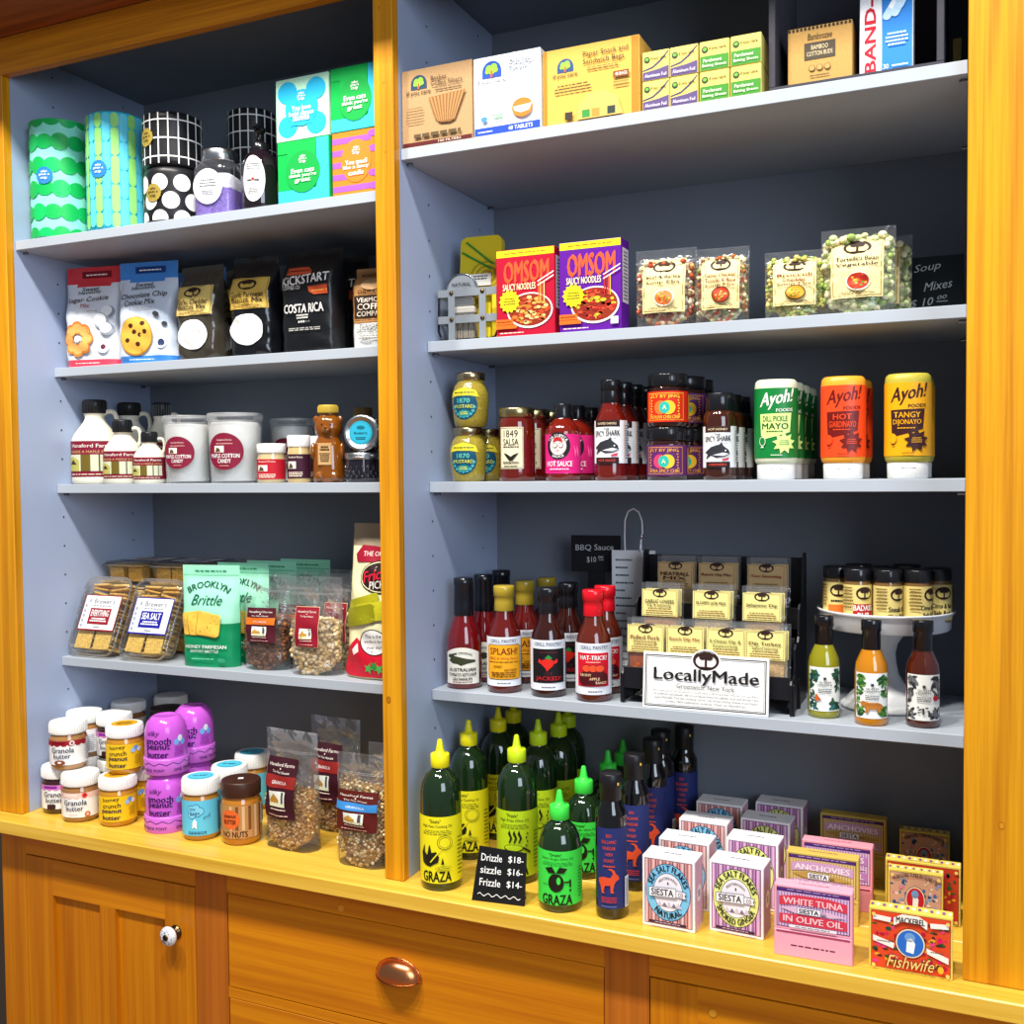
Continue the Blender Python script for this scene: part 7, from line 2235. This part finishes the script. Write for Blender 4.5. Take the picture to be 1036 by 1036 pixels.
def vinegar():
    t = thing('vinegar_bottle', '', 'vinegar')
    r = .0248
    b = MB(); b.lathe([(.0220, 0), (.0243, .003), (.0248, .008), (.0248, .160), (.0240, .168), (.0190, .178), (.0165, .186), (.0160, .192)], H('0b0a0c'), 'liquid', 40); b.build('bottle', t)
    b = MB(); b.lathe([(.0170, .1860), (.0175, .1870), (.0170, .2040), (.0178, .2055), (.0178, .2265), (.0165, .2280), (0, .2283)], H('17161b'), 'satin', 32)
    b.box(.010, .0125, -.0152, -.0140, .2110, .2150, H('d8b84c'), 'gloss'); b.build('cap', t)
    b = MB(); P = Print(b, cylm(r, 0), 'paper', base=.0006, maxu=.005)
    P.rect(-.026, .034, .0180, .1460, H('26306a'))
    org = H('e0502c')
    for i, (s, w_) in enumerate((('BIO', .008), ('BALSAMIC', .022), ('VINEGAR', .020), ('WITH', .011), ('HONEY', .015))):
        P.text(s, -.004, .1340-.0098*i, w=w_, h=.0052, col=org, bold=.01); P.o -= P.step
    P.greek(-.004, .0860, .022, .004, 1, org, 3)
    P.poly([(-.020, .066), (-.012, .069), (-.002, .068), (.002, .074), (.000, .079), (-.006, .082), (-.001, .083), (.004, .080), (.006, .075), (.010, .071), (.012, .066), (.007, .063), (.004, .058), (.002, .048), (.0035, .044), (-.0015, .044), (-.002, .056), (-.010, .055), (-.012, .046), (-.010, .043), (-.015, .043), (-.017, .054), (-.020, .060)], org)
    P.greek(-.004, .0330, .026, .010, 3, H('d0342c'), 5, .5)
    P.greek(-.004, .0225, .024, .003, 1, H('6a72a8'), 6)
    P.rect(.0215, .033, .019, .068, H('d8dce4')); o = P.o
    for k in range(12):
        P.o = o; P.rect(.0235, .031, .022+.0036*k, .0236+.0036*k, H('6a7080'))
    b.build('label', t)
    return t
row(vinegar(), [(.4080, .0165, 0, RAD(20)), (.4090, .1370, 0, RAD(16)), (.4105, .2430, 0, RAD(14)), (.4060, .3080, 0, RAD(14)), (.4380, .3540, 0, RAD(14))],
    ['slim dark vinegar bottle with blue label and orange goat, front one', 'slim dark vinegar bottle with orange goat, second in its row', 'slim dark vinegar bottle with orange goat, third in its row', 'slim dark vinegar bottle in shade, fourth in its row', 'slim dark vinegar bottle furthest back beside the salt boxes'], 'goat label vinegar bottles')

t = thing('price_sign', 'small black price sign with white handwriting between the oil bottles', 'chalk sign', (.2230, -.0180, 0), RAD(6))
b = MB(); b.prism([(-.044, 0), (.047, .001), (.045, .0830), (-.037, .0870)], 0, .003, H('111113'), 'paper')
P = Print(b, flat(.002, 0, 0), 'paper', base=.0003)
for i, (a, c) in enumerate((('Drizzle', '$18-'), ('sizzle', '$16-'), ('Frizzle', '$14-'))):
    z = .0700-.0195*i
    P.text(a, -.016, z, w=.036, h=.0115, col=WHITE, bold=.012); P.o -= P.step
    P.text(c, .026, z, w=.026, h=.0115, col=WHITE, bold=.012); P.o -= P.step
n = 30; o = P.o
for i in range(n):
    P.o = o
    u0, u1 = -.036+.074*i/n, -.036+.074*(i+1)/n
    v0, v1 = .0115+.0022*sin(i*1.05), .0115+.0022*sin((i+1)*1.05)
    P.poly([(u0, v0-.0006), (u1, v1-.0006), (u1, v1+.0006), (u0, v0+.0006)], WHITE)
b.build('board', t).rotation_euler[0] = RAD(-14)
MB().box(-.036, .040, .003, .032, 0, .0025, H('111113'), 'paper').build('foot', t)
MB().box(-.02, .02, .0265, .0290, .0025, .070, H('111113'), 'paper').build('easel_leg', t).rotation_euler[0] = RAD(3)

def salt(ginger):
    w, h, d = .0830, .1095, .0460
    t = thing('salt_box', '', 'salt box')
    b = MB(); b.box(-w/2, w/2, 0, d, 0, h, H('f2eef0'), 'card', .0008)
    P = Print(b, flat(0, 0, 0), 'paper', base=.0003)
    m = .0055; ink = H('3a2440')
    bgc = H('c88ec0') if ginger else H('dc9a94')
    P.rect(-w/2+m*.7, w/2-m*.7, m*.9, h-m*.6, ink); P.rect(-w/2+m*.85, w/2-m*.85, m*1.05, h-m*.75, bgc)
    o = P.o; n = 19
    for i in range(n):
        P.o = o; x = -w/2+m+(w-2*m)*(i+.2)/n
        P.rect(x, x+(w-2*m)/n*.30, m*1.1, h-m*.8, ink if i % 3 else H('f2e4ea'))
    cy = h*.520
    ring = H('e6ec8a') if ginger else H('7cc4e8')
    P.ell(0, cy, w*.425, h*.408, ink, 36).ell(0, cy, w*.415, h*.398, ring, 36).ell(0, cy, w*.285, h*.275, ink, 30).ell(0, cy, w*.275, h*.266, H('f0eaf0'), 30)
    P.arc('SEA SALT FLAKES', 0, cy, w*.315, h*.070, 2.55, H('1c1424'), .03, ky=1.26); P.o -= P.step
    P.arc('SMOKED GINGER' if ginger else 'NATURAL', 0, cy, w*.390, h*.070, 2.3 if ginger else 1.5, H('1c1424'), .03, below=True, ky=1.26); P.o -= P.step
    P.arc('MEDITERRANEAN', 0, cy, w*.205, h*.030, 1.7, H('4a3a4c'), .0, ky=1.2); P.o -= P.step
    P.rect(-.0010, .0010, cy+h*.115, cy+h*.150, ink); P.o -= P.step
    for k in range(5):
        P.poly([(-w*.20+w*.09*k, cy-h*.20), (-w*.16+w*.09*k, cy-h*.12-h*.02*(k % 2)), (-w*.10+w*.09*k, cy-h*.20)], H('7a6a80') if k % 2 else H('d0c4d0')); P.o -= P.step*.5
    P.o += P.step*2
    P.poly([(w*.12, cy+h*.055), (w*.36, cy+h*.045), (w*.33, cy-h*.005), (w*.36, cy-h*.055), (w*.12, cy-h*.045)], ink).poly([(w*.12, cy+h*.047), (w*.345, cy+h*.038), (w*.318, cy-h*.005), (w*.345, cy-h*.047), (w*.12, cy-h*.037)], H('f4f0f2'))
    P.text('CO', w*.245, cy-h*.003, w=w*.09, h=h*.055, col=ink, bold=.02); P.o += 0
    P.poly([(-w*.36, cy+h*.060), (w*.16, cy+h*.085), (w*.16, cy-h*.055), (-w*.36, cy-h*.075)], ink).poly([(-w*.352, cy+h*.053), (w*.153, cy+h*.077), (w*.153, cy-h*.048), (-w*.352, cy-h*.067)], H('f4f0f2'))
    P.text('SIESTA', -w*.10, cy+h*.004, w=w*.42, h=h*.092, col=H('1c1424'), bold=.025, slant=.03)
    P.poly([(x, z+h*.095) for x, z in rrect(w*.72, h*.040, .002)], ink).greek(0, h*.095, w*.6, h*.016, 1, H('d8b8d0'), 3)
    S = Print(b, side_r(w/2, 0, 0), 'paper', base=.0003)
    S.rect(.0025, d-.0025, .003, h-.003, H('d8a8bc') if not ginger else H('b88cb4')); S.ell(d*.5, h*.5, d*.26, h*.12, H('ece4ec'), 20).greek(d*.5, h*.5, d*.3, h*.1, 3, ink, 3)
    T = Print(b, topf(0, 0, h), 'paper', base=.0003); T.greek(0, d*.5, w*.44, d*.14, 1, H('6a5a6c'), 4)
    o = b.build('carton', t)
    return t
for g, spots in ((False, [(.5060, -.0010, -.02), (.5080, .0830, -.02), (.5140, .1860, -.02), (.5180, .2900, -.02)]), (True, [(.6060, .0170, -.05), (.6090, .1240, -.03), (.6100, .2300, -.03), (.6170, .3250, -.03)])):
    what = 'purple striped sea salt box with yellow ring' if g else 'pink striped sea salt box with light blue ring'
    row(salt(g), [(x, y, 0, a) for x, y, a in spots], [what+', '+s for s in ('front of its row', 'second in its row', 'third in its row', 'last in its row against the back')], ('yellow' if g else 'blue')+' ring salt boxes')

def fish_label(kind):
    def f(P, w, h):
        ink = H('2c1440')
        m = .0035
        pal = {'white': (H('f0aebe'), H('d83a4c')), 'anch': (H('e8cc7a'), H('d8b0c4')), 'pink': (H('f0aebe'), H('b87ab8'))}[kind]
        P.rect(-w/2+m, w/2-m, m*1.1, h-m, ink); P.rect(-w/2+m*1.3, w/2-m*1.3, m*1.4, h-m*1.3, H('dcb4d4') if kind != 'anch' else H('d8bc78'))
        o = P.o
        for i in range(24):
            P.o = o; x = -w/2+m*1.4+(w-2.8*m)*(i+.2)/24; P.rect(x, x+w*.012, m*1.4, h*.84, H('8a6a9c') if kind != 'anch' else H('a88a50'))
        P.rect(-w/2+m*1.3, w/2-m*1.3, h*.86, h-m*1.3, H('4a2070')).greek(0, h*.91, w*.84, h*.03, 1, H('b89ac8'), 3)
        for s in (1, -1):
            zc = h*(.66 if s > 0 else .27)
            P.poly([(-w*.43, zc-h*.11), (-w*.2, zc-h*.09+s*h*.03), (w*.2, zc-h*.09+s*h*.03), (w*.43, zc-h*.11), (w*.43, zc+h*.09), (w*.2, zc+h*.13+s*h*.02), (-w*.2, zc+h*.13+s*h*.02), (-w*.43, zc+h*.09)], pal[1] if kind != 'anch' else H('c89ac0')); P.o -= P.step
        P.o += P.step
        tx = {'white': ('WHITE TUNA', 'IN OLIVE OIL'), 'anch': ('ANCHOVIES', 'IN OLIVE OIL'), 'pink': ('SMALL SARDINES', 'IN OLIVE OIL')}[kind]
        P.text(tx[0], 0, h*.67, w=w*.76, h=h*.14, col=H('f6c8d0') if kind == 'white' else H('f0e4ec'), bold=.03); P.o -= P.step
        P.text(tx[1], 0, h*.27, w=w*.76, h=h*.14, col=H('f6c8d0') if kind == 'white' else H('f0e4ec'), bold=.03); P.o -= P.step
        P.poly([(-w*.42, h*.50), (-w*.2, h*.56), (0, h*.47), (-w*.22, h*.40)], H('e0b8d0') if kind != 'anch' else H('b8944c')); P.o -= P.step
        P.poly([(w*.42, h*.45), (w*.2, h*.52), (0, h*.47), (w*.22, h*.40)], H('e0b8d0') if kind != 'anch' else H('b8944c')); P.o += P.step
        P.rect(-w*.20, w*.10, h*.40, h*.55, ink); P.rect(-w*.195, w*.095, h*.407, h*.543, H('f4f0f4'))
        P.text('SIESTA', -w*.05, h*.475, w=w*.25, h=h*.10, col=H('1c1424'), bold=.03); P.o -= P.step
        P.text('CO', w*.14, h*.46, w=w*.06, h=h*.06, col=H('1c1424'), bold=.02); P.o -= P.step
        P.rect(-w*.3, w*.3, h*.085, h*.145, H('f4ecf0')); P.greek(0, h*.115, w*.5, h*.03, 1, H('6a5a6c'), 5)
    return f
def fish_pair(kind, x, y, rz, labs):
    base = {'white': H('f2a6b8'), 'anch': H('d2b458'), 'pink': H('f09aa8')}[kind]
    w, d = .1085, .026
    def low(P, w, h):
        P.greek(0, h*.45, w*.72, h*.09, 1, H('5a2a44'), 3)
        P.rect(-w*.47, w*.47, h*.90, h*.97, H('a83c5c') if kind != 'anch' else H('b89a2c'))
    lo = pbox('fish_tin_box', labs[0], 'fish box', -w/2, w/2, 0, 0, .0385, d, base, low, None, None)
    put(lo, (x, y, 0), rz); lo['group'] = 'striped fish boxes'
    up_ = pbox('fish_tin_box', labs[1], 'fish box', -w/2, w/2, 0, 0, .0650, d-.002, base, fish_label(kind), None, lambda P, w, d: P.greek(0, d*.5, w*.5, d*.16, 1, H('8a4a5c'), 4))
    put(up_, (x, y+.001, .0388), rz); up_['group'] = 'striped fish boxes'
fish_pair('white', .7235, -.0200, RAD(1), ('plain pink fish box at the counter edge, under the white tuna box', 'pink white-tuna box with red banners, on the front plain pink box'))
fish_pair('anch', .7180, .1180, RAD(0), ('yellow fish box under the front anchovies box', 'yellow-edged anchovies box behind the white tuna box'))
fish_pair('pink', .7330, .1780, RAD(0), ('pink fish box lowest in the third pair', 'pink fish box with its lilac label mostly hidden, behind the anchovies'))
fish_pair('anch', .7420, .3250, RAD(-1), ('shaded yellow fish box at the back under an anchovies box', 'shaded anchovies box furthest back against the panel'))

def wife(kind):
    def f(P, w, h):
        rim = H('e6d06a'); bgc = {'mack': H('dc4822'), 'tuna': H('c89a80'), 'red': H('c03a20')}[kind]
        e = .0028
        P.rect(-w/2+e, w/2-e, e, h-e*1.2, H('5a2a1c')); P.rect(-w/2+e*1.2, w/2-e*1.2, e*1.2, h-e*1.4, bgc)
        mid = H('2a6ac4') if kind != 'tuna' else H('b81c2c')
        tx = {'mack': 'MACKEREL', 'tuna': 'ALBACORE TUNA IN OLIVE OIL', 'red': 'SALMON'}[kind]
        rd = random.Random(len(kind)); o = P.o
        cl = [H('d81c5c'), H('e83c7c'), H('3c5a24'), H('f0a02c'), H('4a2c24'), H('b81430'), H('2c4a2c')] if kind != 'tuna' else [H('3a6aa8'), H('2c4a7c'), H('c87a8c'), H('7a9ac8'), H('e0c8b0')]
        for k in range(84):
            x = rd.uniform(-.44, .44)*w; z = rd.uniform(.12, .86)*h
            if abs(x) < w*.15: x = math.copysign(w*.15+abs(x)*.9, x)
            P.o = o+P.step*(k % 3); P.ell(x, z, w*rd.uniform(.015, .038), h*rd.uniform(.015, .042), cl[k % len(cl)], 9)
        P.o = o+P.step*4
        P.ell(0, h*.50, w*.180, h*.240, H('3a1a14'), 26).ell(0, h*.50, w*.174, h*.232, H('f0dcb8'), 26).ell(0, h*.50, w*.158, h*.212, mid, 26)
        P.poly([(-w*.05, h*.36), (-w*.04, h*.56), (w*.02, h*.60), (w*.06, h*.50), (w*.04, h*.34)], H('e8eef0')); P.o -= P.step
        P.ell(-w*.005, h*.60, w*.065, h*.075, H('6a9ad0'), 16)
        if kind == 'mack':
            for s in (-1, 1):
                P.poly([(s*w*.19, h*.47), (s*w*.45, h*.56 if s < 0 else h*.36), (s*w*.45, h*.47 if s < 0 else h*.26), (s*w*.20, h*.38)], H('f0ece0')); P.greek(s*w*.32, h*.42 if s > 0 else h*.48, w*.2, h*.03, 1, H('7a5a4c'), 3); P.o -= P.step
                P.poly([(s*w*.45, h*.90), (s*w*.23, h*.88), (s*w*.24, h*.80), (s*w*.45, h*.82)], H('f0ece0')); P.o -= P.step
            P.o += P.step
            P.poly([(-w*.20, h*.76), (-w*.10, h*.84), (w*.10, h*.84), (w*.20, h*.76), (w*.20, h*.89), (w*.10, h*.96), (-w*.10, h*.96), (-w*.20, h*.89)], H('f2ecdc'))
            P.text(tx, 0, h*.87, w=w*.34, h=h*.095, col=H('1c1c24'), bold=.03)
        else:
            P.arc(tx, 0, h*.20, w*.78, h*.07, 1.02 if kind == 'tuna' else .6, H('2a2014'), .02)
        P.text('Fishwife', 0, h*.19, w=w*.58, h=h*.21, col=H('5a1c10'), bold=.035, shear=.35, slant=.02)
        P.text('Fishwife', 0, h*.19, w=w*.57, h=h*.20, col=H('f0cc7a'), bold=.0, shear=.35, slant=.02)
        P.ell(w*.36, h*.16, w*.035, h*.06, H('e8b82c'), 12); P.o -= P.step
        for sx in (-1, 1):
            for z in (e*2.5, h-e*2.8):
                P.ell(sx*(w/2-e*2.3), z, .0026, .0026, rim, 10); P.o -= P.step
    return f
def scallop_top(P, w, d):
    o = P.o
    for k in range(14):
        P.o = o; P.ell(-w/2+w*(k+.5)/14, d*.5, w*.022, d*.22, H('f2ead0') if k % 2 else H('8a5a8c'), 10)
fw = lambda nm, lab, w, h, kind, p, rz, lean: None
a = pbox('fish_tin_box', 'orange mackerel box with a blue oval and yellow edge, at the counter front', 'fish box', -.0545, .0545, 0, 0, .0870, .024, H('e2c858'), wife('mack'), None, scallop_top); put(a, (.8535, -.0085, 0), RAD(.6))
c = pbox('fish_tin_box', 'small tuna box with a red oval leaning on the wider red box', 'fish box', -.0395, .0395, 0, 0, .0870, .022, H('e2c858'), wife('tuna'), None, scallop_top); put(c, (.8520, .1500, 0), RAD(1))
e_ = pbox('fish_tin_box', 'wide red fish box mostly hidden behind the small tuna box', 'fish box', -.0545, .0545, 0, 0, .0920, .024, H('e2c858'), wife('red'), None, scallop_top); put(e_, (.8610, .1780, 0), RAD(0))
g_ = dup(c, (.8570, .3350, 0), RAD(0), 'shaded tuna box against the back panel, behind the wide red box')
g_.scale = (1, 1, 1.02)
for q in (a, c, e_, g_): q['group'] = 'flowered fish boxes'
